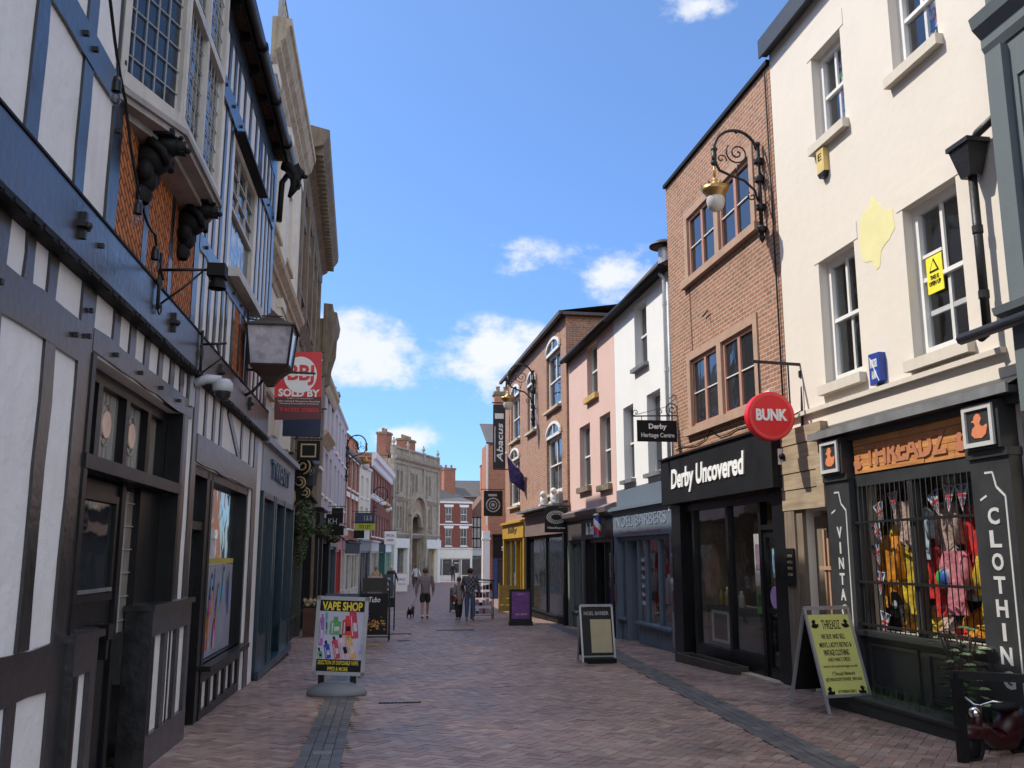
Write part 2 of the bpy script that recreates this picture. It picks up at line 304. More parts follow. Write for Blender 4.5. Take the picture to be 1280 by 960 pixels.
def lettering(txt, parent, x0, x1, z0, z1, y, m, shear=0, bold=.0, depth=.012, name='lettering', off=(0, 0, 0), tilt=0, vertical=False):
    """the words as solid letters filling the box x0..x1, z0..z1, face at depth y looking to -y"""
    cu = bpy.data.curves.new('t', 'FONT'); cu.body = txt; cu.size = 1; cu.offset = bold; cu.extrude = 0; cu.shear = shear; cu.resolution_u = 3; cu.align_x = 'CENTER'
    if vertical: cu.space_line = .95
    ob = bpy.data.objects.new('t', cu); COL.objects.link(ob); dg = bpy.context.evaluated_depsgraph_get(); me0 = bpy.data.meshes.new_from_object(ob.evaluated_get(dg))
    vs = [v.co.copy() for v in me0.vertices]; fs = [tuple(p.vertices) for p in me0.polygons]
    bpy.data.objects.remove(ob); bpy.data.curves.remove(cu); bpy.data.meshes.remove(me0)
    if not vs: return None
    ax, bx = min(v.x for v in vs), max(v.x for v in vs); az, bz = min(v.y for v in vs), max(v.y for v in vs)
    def tr(v, d):
        x = x0 + (v.x - ax) / (bx - ax) * (x1 - x0); z = z0 + (v.y - az) / (bz - az) * (z1 - z0)
        return (x, y - d, z + tilt * (x - x0))
    n = len(vs); V = [tr(v, depth) for v in vs] + [tr(v, 0) for v in vs]
    bmx = {}
    for f in fs:
        for a, b in zip(f, f[1:] + f[:1]): bmx[(a, b)] = 1
    F = list(fs) + [(b, a, a + n, b + n) for (a, b) in bmx if (b, a) not in bmx]
    mb = MB(); mb.add(V, F); return mb.build(name, m, parent, loc=off)

# ------------------------------------------------------------------ buildings: local x runs to the right as you face the front, y goes into the building, z is height
class Bld:
    def __init__(s, name, label, cat, A, B, u0=0, group=None, zb=None):
        A, B = Vector(A), Vector(B); d = (B - A).normalized(); P = A + d * u0
        s.zb = zg(P.y) if zb is None else zb; s.u0 = u0
        s.root = thing(name, label, cat, (P.x, P.y, s.zb), math.atan2(d.y, d.x), group)
        s.off = (-u0, 0, -s.zb)
    def part(s, mb, name, mats, parent=None, label=None):
        return mb.build(name, mats, parent or s.root, loc=s.off if parent is None else (0, 0, 0), label=label)
    def text(s, txt, x0, x1, z0, z1, y, m, parent=None, **k):
        return lettering(txt, parent or s.root, x0, x1, z0, z1, y, m, off=s.off if parent is None else (0, 0, 0), **k)
    def world(s, x, y, z):
        rz = s.root.rotation_euler.z; x -= s.u0
        return Vector((s.root.location.x + x * math.cos(rz) - y * math.sin(rz), s.root.location.y + x * math.sin(rz) + y * math.cos(rz), z))
    def shell(s, x0, x1, z1, holes, m, depth=7, rev=.14, z0=None, name='wall', front=0, extra=None, roofm=None, label=None):
        mb = MB(); z0 = s.zb - .45 if z0 is None else z0
        mb.wall(x0, x1, z0, z1, holes, rev, front)
        mb.add([(x0, front, z0), (x0, depth, z0), (x0, depth, z1), (x0, front, z1)], [(3, 2, 1, 0)])
        mb.add([(x1, front, z0), (x1, depth, z0), (x1, depth, z1), (x1, front, z1)], [(0, 1, 2, 3)])
        mb.add([(x0, depth, z0), (x1, depth, z0), (x1, depth, z1), (x0, depth, z1)], [(3, 2, 1, 0)])
        mb.add([(x0, front, z1), (x1, front, z1), (x1, depth, z1), (x0, depth, z1)], [(0, 1, 2, 3)])
        if extra: extra(mb)
        return s.part(mb, name, m, label=label)
def sash(b, x0, x1, z0, z1, y=.10, fm=None, gm=None, sill=None, cols=2, rows=(1, 1), fw=.055, bw=.028, sillm=None, sillw=.09, horned=True, label=None):
    """sliding sash window: frame, glazing bars, panes and sill"""
    fm = fm or M_whitewood; gm = gm or glass_dark(); fr = MB()
    fr.box(x0, x0 + fw, y, y + .09, z0, z1); fr.box(x1 - fw, x1, y, y + .09, z0, z1); fr.box(x0 + fw, x1 - fw, y, y + .09, z1 - fw, z1); fr.box(x0 + fw, x1 - fw, y - .02, y + .09, z0, z0 + fw * 1.3)
    n = len(rows); zs = [z0 + fw * 1.3 + (z1 - fw - z0 - fw * 1.3) * i / n for i in range(n + 1)]
    for i in range(n):
        yy = y + .02 + (.035 if i < n - 1 or n == 1 else 0)
        if i: fr.box(x0 + fw, x1 - fw, y + .012, y + .082, zs[i] - .025, zs[i] + .025)
        for c in range(1, cols): xc = x0 + fw + (x1 - x0 - 2 * fw) * c / cols; fr.box(xc - bw / 2, xc + bw / 2, yy, yy + .03, zs[i], zs[i + 1])
        for r_ in range(1, rows[i]): zc = zs[i] + (zs[i + 1] - zs[i]) * r_ / rows[i]; fr.box(x0 + fw, x1 - fw, yy + .003, yy + .033, zc - bw / 2, zc + bw / 2)
    o = b.part(fr, 'window', fm, label=label)
    g = MB(); g.box(x0 + fw * .5, x1 - fw * .5, y + .055, y + .06, z0 + fw * .5, z1 - fw * .5); g.build('pane', gm, o)
    if sill is not None:
        sb = MB(); sb.box(x0 - .08, x1 + .08, -sill, y, z0 - sillw, z0); sb.build('sill', sillm or fm, o)
    return o
def cornice(b, x0, x1, prof, m, name='cornice', ret=.0, parent=None):
    """moulded strip: prof = [(out, z) ...] from bottom to top, out = distance in front of the wall"""
    mb = MB(); n = len(prof); pts = [(-o, z) for o, z in prof]
    poly = [(0.0, prof[0][1])] + pts + [(0.0, prof[-1][1])]
    mb.add([(x0, p[0], p[1]) for p in poly] + [(x1, p[0], p[1]) for p in poly],
           [tuple(range(len(poly))), tuple(reversed(range(len(poly), 2 * len(poly))))] + [(i, i + len(poly), (i + 1) % len(poly) + len(poly), (i + 1) % len(poly)) for i in range(len(poly))])
    return b.part(mb, name, m, parent)
def spiral(cx, cz, r0, r1, a0, a1, n=24, y=0, plane='xz'):
    out = []
    for i in range(n + 1):
        t = i / n; r = r0 + (r1 - r0) * t; a = R(a0 + (a1 - a0) * t); out.append((cx + r * math.cos(a), y, cz + r * math.sin(a)))
    return out

# ------------------------------------------------------------------ palette
M_whitewood = mat('white_gloss_paint', (.74, .73, .70), .35, var=.06, bump=.05)
M_black = mat('black_gloss_paint', (.008, .008, .009), .34, var=.3, bump=.08, bscale=25, spec=.3)
M_blackmatt = mat('black_matt_paint', (.009, .009, .010), .62, var=.3, spec=.2)
M_iron = mat('black_wrought_iron', (.018, .018, .02), .45, metal=.3, var=.3, bump=.2)
M_void = mat('dark_interior', (.02, .018, .017), .9, var=.3, bump=0)
M_slate = mat('grey_roof_slate', (.075, .07, .072), .7, var=.3, scale=5)
M_lead = mat('weathered_lead', (.16, .165, .17), .55, var=.3, streak=.3)
M_white = mat('plain_white_lettering', (.8, .8, .78), .5, var=.02, bump=0)
G_D = glass_dark(); G_C = glass_clear()
# ================================================================== SETTING: ground
def ground():
    ys = [-30, -10, 0, 10, 20, 30, 35, 45, 60, 80, 110, 160, 400, 1500]; xs = [-900, -60, -12, -6, 0, 6, 12, 60, 900]
    mb = MB(); vs = [(x, y, zg(max(y, -60)) - .012) for y in ys for x in xs]; n = len(xs)
    mb.add(vs, [(j * n + i, j * n + i + 1, (j + 1) * n + i + 1, (j + 1) * n + i) for j in range(len(ys) - 1) for i in range(n - 1)])
    m = brick('far_brick_paving', (.17, .10, .085), (.11, .08, .078), (.07, .06, .055), .2, .1, .4)
    m2, t, p = new_mat('street_paving_bed'); N, L = t.nodes, t.links
    g = N.new('ShaderNodeNewGeometry'); bt = N.new('ShaderNodeTexBrick'); L.new(g.outputs['Position'], bt.inputs['Vector'])
    bt.inputs['Color1'].default_value = (.25, .155, .135, 1); bt.inputs['Color2'].default_value = (.22, .15, .14, 1); bt.inputs['Mortar'].default_value = (.05, .043, .04, 1)
    bt.inputs['Scale'].default_value = 5; bt.inputs['Brick Width'].default_value = 1; bt.inputs['Row Height'].default_value = .5; bt.inputs['Mortar Size'].default_value = .03
    L.new(bt.outputs[0], p.inputs['Base Color']); p.inputs['Roughness'].default_value = .65
    tag(mb.build('ground', m2), kind='structure', label='brick paved ground of the street')
ground()
BANDS = [[(-.52, 3), (-.54, 14), (-.75, 22), (-1.15, 34)], [(3.55, 3), (3.9, 8), (4.3, 13), (4.62, 17.5), (5.2, 24), (5.45, 30)]]
def band_d(x, y):
    best = 9
    for b in BANDS:
        for (x0, y0), (x1, y1) in zip(b, b[1:]):
            if y0 <= y <= y1: best = min(best, abs(x - (x0 + (x1 - x0) * (y - y0) / (y1 - y0))))
    return best
def paving():
    A, Bw, gap, z0 = .2, .1, .0035, .006
    mb = MB(); rng = random.Random(3)
    def one(cx, cy, ang, l, w, lift=0):
        c, s = math.cos(ang), math.sin(ang); hl, hw = l / 2 - gap, w / 2 - gap; t1, t2 = rng.uniform(-.0022, .0022), rng.uniform(-.0022, .0022); dz = rng.uniform(-.0015, .0015) + lift
        vs = []
        for k, (a, b) in enumerate(((-hl, -hw), (hl, -hw), (hl, hw), (-hl, hw))):
            x, y = cx + a * c - b * s, cy + a * s + b * c; vs.append((x, y, zg(y) + dz + t1 * (a > 0) + t2 * (b > 0)))
        e = .006
        for a, b in ((-hl - e * .4, -hw - e * .4), (hl + e * .4, -hw - e * .4), (hl + e * .4, hw + e * .4), (-hl - e * .4, hw + e * .4)):
            x, y = cx + a * c - b * s, cy + a * s + b * c; vs.append((x, y, zg(y) - .0115))
        mb.add(vs, [(0, 1, 2, 3), (0, 4, 5, 1), (1, 5, 6, 2), (2, 6, 7, 3), (3, 7, 4, 0)])
    ang = R(45 + 7); c, s = math.cos(ang), math.sin(ang)
    # herringbone: unit L of one brick along, one across, stepping on the diagonal
    for i in range(-260, 420):
        for j in range(-140, 140):
            # lattice vectors of the 2:1 herringbone
            px = (i * 1 + j * 2) * Bw; py = (i * 1 - j * 2) * Bw
            for (ox, oy, a) in ((Bw, Bw / 2, 0), (Bw * 2.5, Bw, 90)):
                lx, ly = px + ox, py + oy
                if a: lx, ly = px + Bw * 2.5, py + Bw * 0.0 + Bw * 0
                x, y = lx * c - ly * s + 2, lx * s + ly * c + 12
                if not (-2.35 < x < 6.5 and 3.2 < y < 40): continue
                if band_d(x, y) < .2: continue
                one(x, y, ang + R(a), A, Bw)
    tag(mb.build('paving', pavers('red_clay_pavers', [(.16, .105, .09), (.26, .16, .13), (.30, .20, .165), (.21, .135, .115), (.36, .25, .20), (.20, .16, .15)], .5)), kind='structure', label='herringbone of red brown clay paving bricks')
    mb = MB(); 
    for b in BANDS:
        for (x0, y0), (x1, y1) in zip(b, b[1:]):
            L_ = math.hypot(x1 - x0, y1 - y0); a = math.atan2(y1 - y0, x1 - x0); n = int(L_ / .2)
            for k in range(n):
                t = (k + .5) / n
                for r in range(4):
                    o = (r - 1.5) * .1; tt = t + (.5 / n if r % 2 else 0)
                    one(x0 + (x1 - x0) * tt - math.sin(a) * o, y0 + (y1 - y0) * tt + math.cos(a) * o, a, L_ / n, .1, .004)
    tag(mb.build('drainage_band', pavers('blue_grey_pavers', [(.065, .062, .062), (.11, .102, .10), (.085, .08, .08), (.14, .13, .125)], .5)), kind='structure', label='two bands of blue grey setts along the street')
    # iron covers let into the paving
    for (x, y, w, l, lab) in ((.52, 23.6, .3, .34, 'small square iron drain cover in the middle of the street'), (.25, 12.5, .55, .05, 'thin iron slot cover in the paving beside the vape board'), (.3, 26.2, 1.0, .28, 'long iron cover in the paving near the dog walker'), (2.1, 27.6, 1.1, .26, 'long iron cover in the paving right of the dog walker'), (-.52, 9.2, .17, .12, 'small pale cover in the left grey band')):
        mb = MB(); mb.box(-w / 2, w / 2, -l / 2, l / 2, 0, .012)
        for k in range(int(w / .05)): mb.box(-w / 2 + .015 + k * .05, -w / 2 + .035 + k * .05, -l / 2 + .015, l / 2 - .015, .012, .016)
        o = mb.build('drain_cover', mat('cast_iron_cover', (.03, .03, .032), .5, metal=.4) if w != .17 else M_lead, loc=(x, y, zg(y))); o.rotation_euler = (math.atan(-.018), 0, .03); tag(o, lab, 'drain cover', 'covers in the paving')
paving()
# ================================================================== LEFT: timber framed pub
M_plaster = mat('white_lime_render', (.74, .72, .72), .85, var=.06, scale=2, bump=.5, bscale=9, streak=.2, dirt=(.42, .40, .39))
M_timber = mat('glossy_black_timber_paint', (.012, .012, .014), .31, var=.6, scale=6, bump=.22, bscale=14, spec=.9, coat=.28)
M_tile = brick('old_clay_roof_tile', (.12, .07, .05), (.09, .055, .045), (.04, .03, .025), .17, .1)
M_infill = brick('orange_herringbone_brick', (.62, .20, .06), (.42, .13, .045), (.08, .045, .03), .2, .065, .15, diag=32)
M_lead_came = mat('pale_lead_came', (.34, .33, .31), .5, var=.1, bump=0)
G_UP = glass_dark('old_leaded_glass', (.02, .03, .045), .07, .25)
LA, LB = (-2.12, 0), (-2.0, 15.3)
pub = Bld('timber_framed_pub', 'black and white timber framed pub with an oriel window along the left of the street', 'pub', LA, LB, 0, zb=0)
U0, U1 = -1.5, 15.28
holes = [(6.6, 9.52, -.35, 3.04), (10.3, 14.2, -.35, 2.62), (11.5, 13.42, 5.2, 6.95)]
pub.shell(U0, U1, 8.35, holes, M_plaster, depth=9, rev=.3)
def pub_roof():
    mb = MB(); e = .5
    P = [(-.15, 8.42), (1.0, 12.1), (4.5, 13.2), (9.2, 8.4), (9.2, 8.36), (-.15, 8.34)]  # steep front pitch, out of view, shaped to shade the fronts opposite
    mb.add([(U0, a, z) for a, z in P] + [(U1 + .05, a, z) for a, z in P], [tuple(range(6)), tuple(reversed(range(6, 12)))] + [(i, i + 6, (i + 1) % 6 + 6, (i + 1) % 6) for i in range(6)])
    pub.part(mb, 'roof', M_tile)
pub_roof()
T = MB(); rng = random.Random(5)
def beam(x0, x1, z0, z1, out=.05, mb=None):
    out = out * .36 if mb is None else out
    """hewn timber: slightly wandering edges"""
    mb = mb or T; L_ = max(x1 - x0, z1 - z0); hor = (x1 - x0) > (z1 - z0); n = max(2, int(L_ / .35)); vs = []
    for k in range(n + 1):
        t = k / n; j1, j2 = rng.uniform(-.014, .014), rng.uniform(-.014, .014)
        if hor: x = x0 + (x1 - x0) * t; q = [(x, z0 + j1), (x, z1 + j2)]
        else: z = z0 + (z1 - z0) * t; q = [(x0 + j1, z), (x1 + j2, z)]
        vs += [(q[0][0], -out, q[0][1]), (q[1][0], -out, q[1][1]), (q[0][0], .03, q[0][1]), (q[1][0], .03, q[1][1])]
    fs = []
    for k in range(n):
        a, b = 4 * k, 4 * k + 4
        fs += [(a, b, b + 1, a + 1), (a + 1, b + 1, b + 3, a + 3), (b, a, a + 2, b + 2)]
    fs += [(0, 1, 3, 2), (4 * n, 4 * n + 2, 4 * n + 3, 4 * n + 1)]
    mb.add(vs, fs)
# lower storey
for x0, x1, z0, z1 in [(-1.5, -1.2, -.2, 3.5), (1.0, 1.3, -.2, 3.5), (3.0, 3.25, -.2, 3.5), (4.86, 5.1, -.2, 3.5), (5.76, 5.93, 1.1, 2.93), (6.34, 6.6, -.2, 3.5), (9.53, 9.74, -.2, 3.22), (10.0, 10.2, -.2, 3.5), (14.35, 14.72, -.3, 3.5)]: beam(x0, x1, z0, z1, .052)
for x in (2.1, 4.0): beam(x, x + .16, 1.1, 2.93, .05)
beam(-1.5, 6.34, 2.93, 3.2, .058); beam(6.6, 9.9, 3.045, 3.22, .062); beam(-1.5, 6.34, .82, 1.1, .06); beam(-1.5, 6.34, -.1, .12, .06)
beam(10.2, 14.35, 2.63, 2.95, .075); beam(9.74, 10.0, .9, 1.15, .045)
for x in (3.6, 4.3, 5.3, 5.7): beam(x, x + .13, .12, .82, .05)
for x in (.3, 1.6, 2.3, 3.6, 4.3, 5.35, 5.72): beam(x, x + .13, 3.2, 3.5, .05)
for x in (7.05, 7.5, 7.95, 8.42, 8.86, 9.28, 9.62): beam(x, x + .15, 3.22, 3.5, .05)
for x in (10.55, 11.05, 11.5, 13.9): beam(x, x + .13, 2.95, 3.5, .05)
T.bar((12.0, .005, 3.47), (12.95, .005, 2.98), .13, .05); beam(13.1, 13.24, 2.95, 3.5, .048)
# upper storey studs and rails
beam(-1.5, 15.28, 7.95, 8.34, .06)
for x in (-1.0, .2, 1.0, 1.9, 2.8, 3.7, 4.45, 5.17, 5.98): beam(x, x + .17, 3.93, 7.95, .05)
beam(6.64, 6.86, 3.93, 7.95, .058); beam(9.5, 9.7, 3.93, 7.95, .058)
beam(-1.5, 6.64, 4.93, 5.17, .07); beam(7.6, 7.74, 3.93, 5.08, .05); beam(8.5, 8.62, 3.93, 5.08, .05); beam(6.86, 9.5, 4.98, 5.12, .04)
for x in (9.98, 10.36, 10.74, 11.12, 13.52, 13.9, 14.3, 14.68): beam(x, x + .13, 3.93, 7.95, .048)
for x in (11.42, 11.9, 12.4, 12.95, 13.35): beam(x, x + .12, 3.93, 5.1, .05); beam(x, x + .12, 7.05, 7.95, .05)
beam(15.02, 15.28, 3.93, 7.95, .06); beam(9.7, 15.02, 4.86, 5.05, .07)
beam(9.7, 15.02, 7.0, 7.28, .11)
tf = pub.part(T, 'timber_frame', M_timber)
mb = MB(); rng = random.Random(8); beam(-1.5, 15.28, 3.53, 3.93, .075, mb)
pub.part(mb, 'jetty_beam', M_timber)
mb = MB(); mb.box(-1.5, 15.25, -.1, .0, 3.475, 3.53); mb.box(-1.5, 15.25, -.085, .0, 3.932, 3.95)
rng = random.Random(17); x = -1.4
while x < 15: w = rng.uniform(.05, .22); mb.box(x, x + w, -.1 - rng.uniform(.004, .02), -.095, 3.48, 3.5 + rng.uniform(0, .02)); x += w + rng.uniform(.02, .1)
pub.part(mb, 'beam_moulding', M_blackmatt)
for x, z in [(5.0, 3.07), (6.2, 3.07), (6.45, 3.3), (6.45, 3.12), (7.1, 3.13), (7.8, 3.13), (8.5, 3.13), (9.2, 3.13), (5.2, 5.05), (5.9, 5.05), (6.1, 5.05), (6.72, 4.75), (6.72, 5.3), (6.4, 3.75)] + [(9.9 + .55 * k, 7.14) for k in range(10)] + [(10 + .6 * k, 4.96) for k in range(9)]:
    o_ = .04 if z == 7.14 else (.075 if 3.5 < z < 3.95 else .024); mb = MB(); mb.box(x - .016, x + .016, -o_ - .028, -o_, z - .016, z + .016); pub.part(mb, 'iron_bolt', M_iron)
for x in (6.0, 8.55, 10.9, 13.2): mb = MB(); mb.box(x - .02, x + .02, -.11, -.07, 3.66, 3.84); mb.box(x - .06, x + .06, -.12, -.07, 3.73, 3.77); mb.ball((x, -.12, 3.75), .03, 8); pub.part(mb, 'iron_tie', M_iron)
for q in ((6.86, 9.5, 5.0), (12.02, 12.4, 4.86), (12.52, 12.95, 4.86)): mb = MB(); mb.box(q[0], q[1], -.012, .02, 3.96, q[2]); pub.part(mb, 'brick_infill', M_infill)
# eaves, gutter, brackets
mb = MB(); mb.box(U0, 15.3, -.15, .0, 8.36, 8.42); mb.box(U0, 15.3, -.18, -.15, 8.26, 8.5)
for k in range(20): x = -1 + k * .82; mb.box(x, x + .1, -.14, 0, 8.2, 8.36)
pub.part(mb, 'eaves_board', M_blackmatt)
mb = MB(); mb.tube([(U0, -.24, 8.34), (15.35, -.24, 8.34)], .075, 10)
for x in (10.1, 11.6, 13.1, 14.6): mb.tube([(x, -.24, 8.34), (x + .09, -.24, 8.34)], .092, 10)
mb.tube([(15.2, -.3, 8.2), (15.2, -.12, 7.9), (15.2, -.1, 7.2)], .05, 8)
pub.part(mb, 'gutter', M_black)
# oriel window
def oriel():
    pts = [(6.72, 0), (7.44, -.27), (9.0, -.27), (9.72, 0)]; z0, zt, z1 = 5.12, 6.42, 7.9
    fr = MB(); gl = MB(); ld = MB()
    for (ax, ay), (bx, by) in zip(pts, pts[1:]):
        a, b = Vector((ax, ay, 0)), Vector((bx, by, 0)); d = (b - a).normalized(); n = Vector((d.y, -d.x, 0)); L_ = (b - a).length
        for z, h in ((z0, .12), (zt - .04, .09), (z1 - .1, .1)): fr.bar(a + Vector((0, 0, z + h / 2)), b + Vector((0, 0, z + h / 2)), h, .1, up=n)
        k = 1 if L_ < 1 else 2
        for i in range(k + 1): q = a.lerp(b, i / k); fr.bar(q + Vector((0, 0, z0)), q + Vector((0, 0, z1)), .075, .09, up=n)
        q0 = a + n * -.01; q1 = b + n * -.01
        gl.add([q0 + Vector((0, 0, z0)), q1 + Vector((0, 0, z0)), q1 + Vector((0, 0, z1)), q0 + Vector((0, 0, z1))], [(0, 1, 2, 3)])
        for i in range(1, int(L_ / .14)):
            q = a.lerp(b, i * .14 / L_) + n * .004; ld.bar(q + Vector((0, 0, z0 + .1)), q + Vector((0, 0, z1)), .009, .008, up=n)
        for i in range(1, 14): z = z0 + .1 + i * .2; ld.bar(a + n * .004 + Vector((0, 0, z)), b + n * .004 + Vector((0, 0, z)), .009, .008, up=n)
    o = pub.part(fr, 'oriel_window', mat('cream_window_joinery', (.52, .49, .45), .55, var=.15, streak=.35))
    gl.build('pane', G_UP, o); ld.build('lead_lattice', M_lead_came, o)
    sb = MB(); P = [(6.68, .0), (7.42, -.33), (9.03, -.33), (9.76, .0)]
    for z, e in ((5.02, 0), (5.07, .03)):
        Q = [(x + (.0 if i in (1, 2) else 0), y - e) for i, (x, y) in enumerate(P)]
        sb.poly(Q, z, z + .05, plane='xy')
    sb.poly([(6.9, 0), (7.5, -.22), (8.95, -.22), (9.55, 0)], 4.96, 5.019, plane='xy'); sb.build('sill', mat('grey_painted_soffit', (.30, .27, .26), .7, var=.2, streak=.4), o)
oriel()
def grotesque(x):
    """carved corbel figure crouched under the oriel"""
    t = thing('carved_corbel', 'x', 'corbel', (0, 0, 0)); p = pub.world(x - .1, 0, 4.64); t.location = p; t.scale = (.72, .72, .62); t.rotation_euler.z = pub.root.rotation_euler.z
    mb = MB(); mb.ball((0, -.16, .32), .2, 14, sc=(.9, 1, 1.15)); mb.ball((0, -.3, .5), .15, 12, sc=(1, 1.1, .9)); mb.ball((0, -.12, .02), .13, 12, sc=(.9, .8, 1.3)); mb.ball((-.15, -.12, .1), .09, 10, sc=(.8, 1, 1.6)); mb.ball((.15, -.12, .1), .09, 10, sc=(.8, 1, 1.6))
    mb.lathe([(.08, -.3), (.12, -.2), (.09, -.08)], (0, -.06, 0), 10); mb.tube([(-.17, -.15, .5), (-.2, -.3, .35), (-.08, -.33, .2)], [.06, .05, .04], 8); mb.tube([(.17, -.15, .5), (.2, -.3, .35), (.08, -.33, .2)], [.06, .05, .04], 8)
    mb.build('figure', M_blackmatt, t)
    h = MB(); h.ball((0, -.42, .5), .1, 12, sc=(1, .9, 1.1)); h.ball((-.07, -.46, .6), .03, 8); h.ball((.07, -.46, .6), .03, 8); h.ball((0, -.52, .46), .045, 8); h.box(-.06, .06, -.5, -.44, .405, .425); h.build('head', M_blackmatt, t)
    s = MB(); s.box(-.2, .2, -.4, 0, .58, .66); s.build('bracket_shelf', M_blackmatt, t); return t
g1 = grotesque(7.5); tag(g1, 'black carved figure corbel under the near corner of the oriel window', 'corbel', 'carved corbels under the oriel')
g2 = grotesque(8.95); tag(g2, 'black carved figure corbel under the far corner of the oriel window', 'corbel', 'carved corbels under the oriel')
# dragon-like waterspout at end of the gutter
def spout():
    p = pub.world(15.0, -.2, 7.9); t = thing('carved_beast', 'black carved beast crouching at the far end of the pub gutter', 'carving', p, pub.root.rotation_euler.z)
    mb = MB(); mb.tube([(0, .1, .3), (0, -.1, .25), (0, -.25, .05), (0, -.22, -.2), (0, -.1, -.45)], [.1, .14, .15, .11, .04], 10); mb.ball((0, -.34, .12), .12, 10); mb.ball((0, -.44, .06), .07, 8, sc=(1, 1.4, .8))
    for s in (-1, 1): mb.poly([(-.3, .35), (.0, .1), (-.25, -.15), (-.42, .1)], .08 * s, .1 * s, plane='yz'); mb.tube([(.08 * s, -.2, 0), (.1 * s, -.34, -.12), (.08 * s, -.3, -.22)], .035, 6)
    mb.build('beast', M_blackmatt, t); t.scale = (.7, .7, .75)
spout()
# upper window
o = sash(pub, 11.5, 13.42, 5.2, 6.95, y=.02, fm=mat('cream_window_joinery', (0, 0, 0)), gm=G_UP, sill=.15, cols=3, rows=(3, 3), bw=.02, sillw=.12)
h = MB(); h.box(11.35, 13.55, -.14, .02, 6.955, 6.985); h.build('head_board', M_blackmatt, o)
# recessed entrance with leaded fanlights
def entrance():
    y = .17
    fr = MB(); fr.box(6.6, 9.52, y - .06, y + .06, 2.24, 2.36); fr.box(6.6, 9.52, y - .05, y + .05, 2.94, 3.04)
    for x in (6.6, 7.26, 8.02, 8.72, 9.3): fr.box(x, x + .11, y - .05, y + .06, 2.36, 2.94)
    fr.box(9.44, 9.53, -.03, y + .05, -.3, 3.04); fr.box(6.6, 6.68, -.03, y + .05, -.3, 3.04); fr.box(8.7, 9.44, y - .04, y + .02, -.3, 2.24); fr.box(6.6, 6.72, y - .05, y + .05, -.3, 2.24); fr.box(6.6, 9.52, -.04, .05, 2.24, 2.34); fr.box(8.1, 8.2, y - .05, y + .05, -.3, 2.24)
    o = pub.part(fr, 'entrance_screen', M_black)
    gl = MB(); gl.box(6.7, 9.3, y + .02, y + .03, 2.36, 2.94); gl.box(8.2, 8.7, y + .02, y + .03, 1.0, 2.2); gl.build('pane', glass_dark('obscured_leaded_glass', (.26, .24, .21), .25, .5), o)
    ld = MB(); rd = MB()
    for x0, x1 in ((6.71, 7.26), (7.37, 8.02), (8.13, 8.72)):
        xc = (x0 + x1) / 2
        rd.lathe([(0, 0), (.11, 0), (.11, .01)], (xc, y + .0, 2.68), 20, axis='y', smooth=False)
        ld.tube([(xc + .13 * math.cos(a / 12 * math.pi), y + .01, 2.68 + .17 * math.sin(a / 12 * math.pi)) for a in range(25)], .007, 4)
        for dx in (-.2, -.15, -.1, 0, .1, .15, .2):
            if abs(dx) > .01: ld.bar((xc + dx, y + .012, 2.37), (xc + dx, y + .012, 2.93), .01, .01)
            else: ld.bar((xc, y + .012, 2.37), (xc, y + .012, 2.5), .01, .01); ld.bar((xc, y + .012, 2.85), (xc, y + .012, 2.93), .01, .01)
    for z in (1.1, 1.3, 1.5, 1.7, 1.9, 2.1): ld.bar((8.2, y + .01, z), (8.7, y + .01, z), .01, .01)
    ld.bar((8.45, y + .01, 1.0), (8.45, y + .01, 2.2), .01, .01)
    ld.build('lead_came', M_lead_came, o); rd.build('roundel', mat('amber_obscured_glass', (.70, .48, .38), .35, var=.3), o)
    d = MB(); d.box(6.74, 8.08, y - .02, y + .04, -.25, 2.22)
    for a, b, z0, z1 in ((6.86, 7.38, .1, .85), (7.44, 7.96, .1, .85)): d.box(a, b, y - .04, y - .02, z0, z1)
    for z in (1.3, 2.06): d.box(6.86, 7.98, y - .06, y - .021, z, z + .06)
    for x in (6.86, 7.92): d.box(x, x + .06, y - .058, y - .022, 1.36, 2.06)
    for x in (6.95, 7.35, 7.75): d.box(x, x + .14, y - .12, y - .02, 1.0, 1.12); d.box(x + .04, x + .1, y - .1, y - .02, .85, 1.0)
    d = pub.part(d, 'door', M_black)
    g = MB(); g.box(6.93, 7.91, y - .03, y - .026, 1.37, 2.05); g.build('pane', G_D, d)
    k = MB(); k.box(6.95, 7.9, y - .075, y - .06, 1.37, 1.4); k.build('letter_ledge', M_lead, d)
    for (a, b, top) in ((6.6, 7.1, 1.08), (8.62, 10.2, 1.17)):
        q = MB(); q.box(a + .002, b, -.03, .16, -.3, top)
        w = pub.part(q, 'dwarf_wall', M_plaster)
        q = MB(); z0 = -.3
        q.box(a - .05, b + .08, -.09, .17, top + .001, top + .05); q.box(a, b, -.07, -.03, top - .22, top); q.box(a, b, -.07, -.03, z0, .12)
        n = 1 if b - a < 1 else 3
        for i in range(n + 1): x = a + (b - a - .13) * i / n; q.box(x, x + .13, -.068, -.031, .12, top - .22)
        q.box(a - .004, a + .1, -.068, .165, z0, top)
        q.build('dwarf_wall_timber', M_timber, w)
entrance()
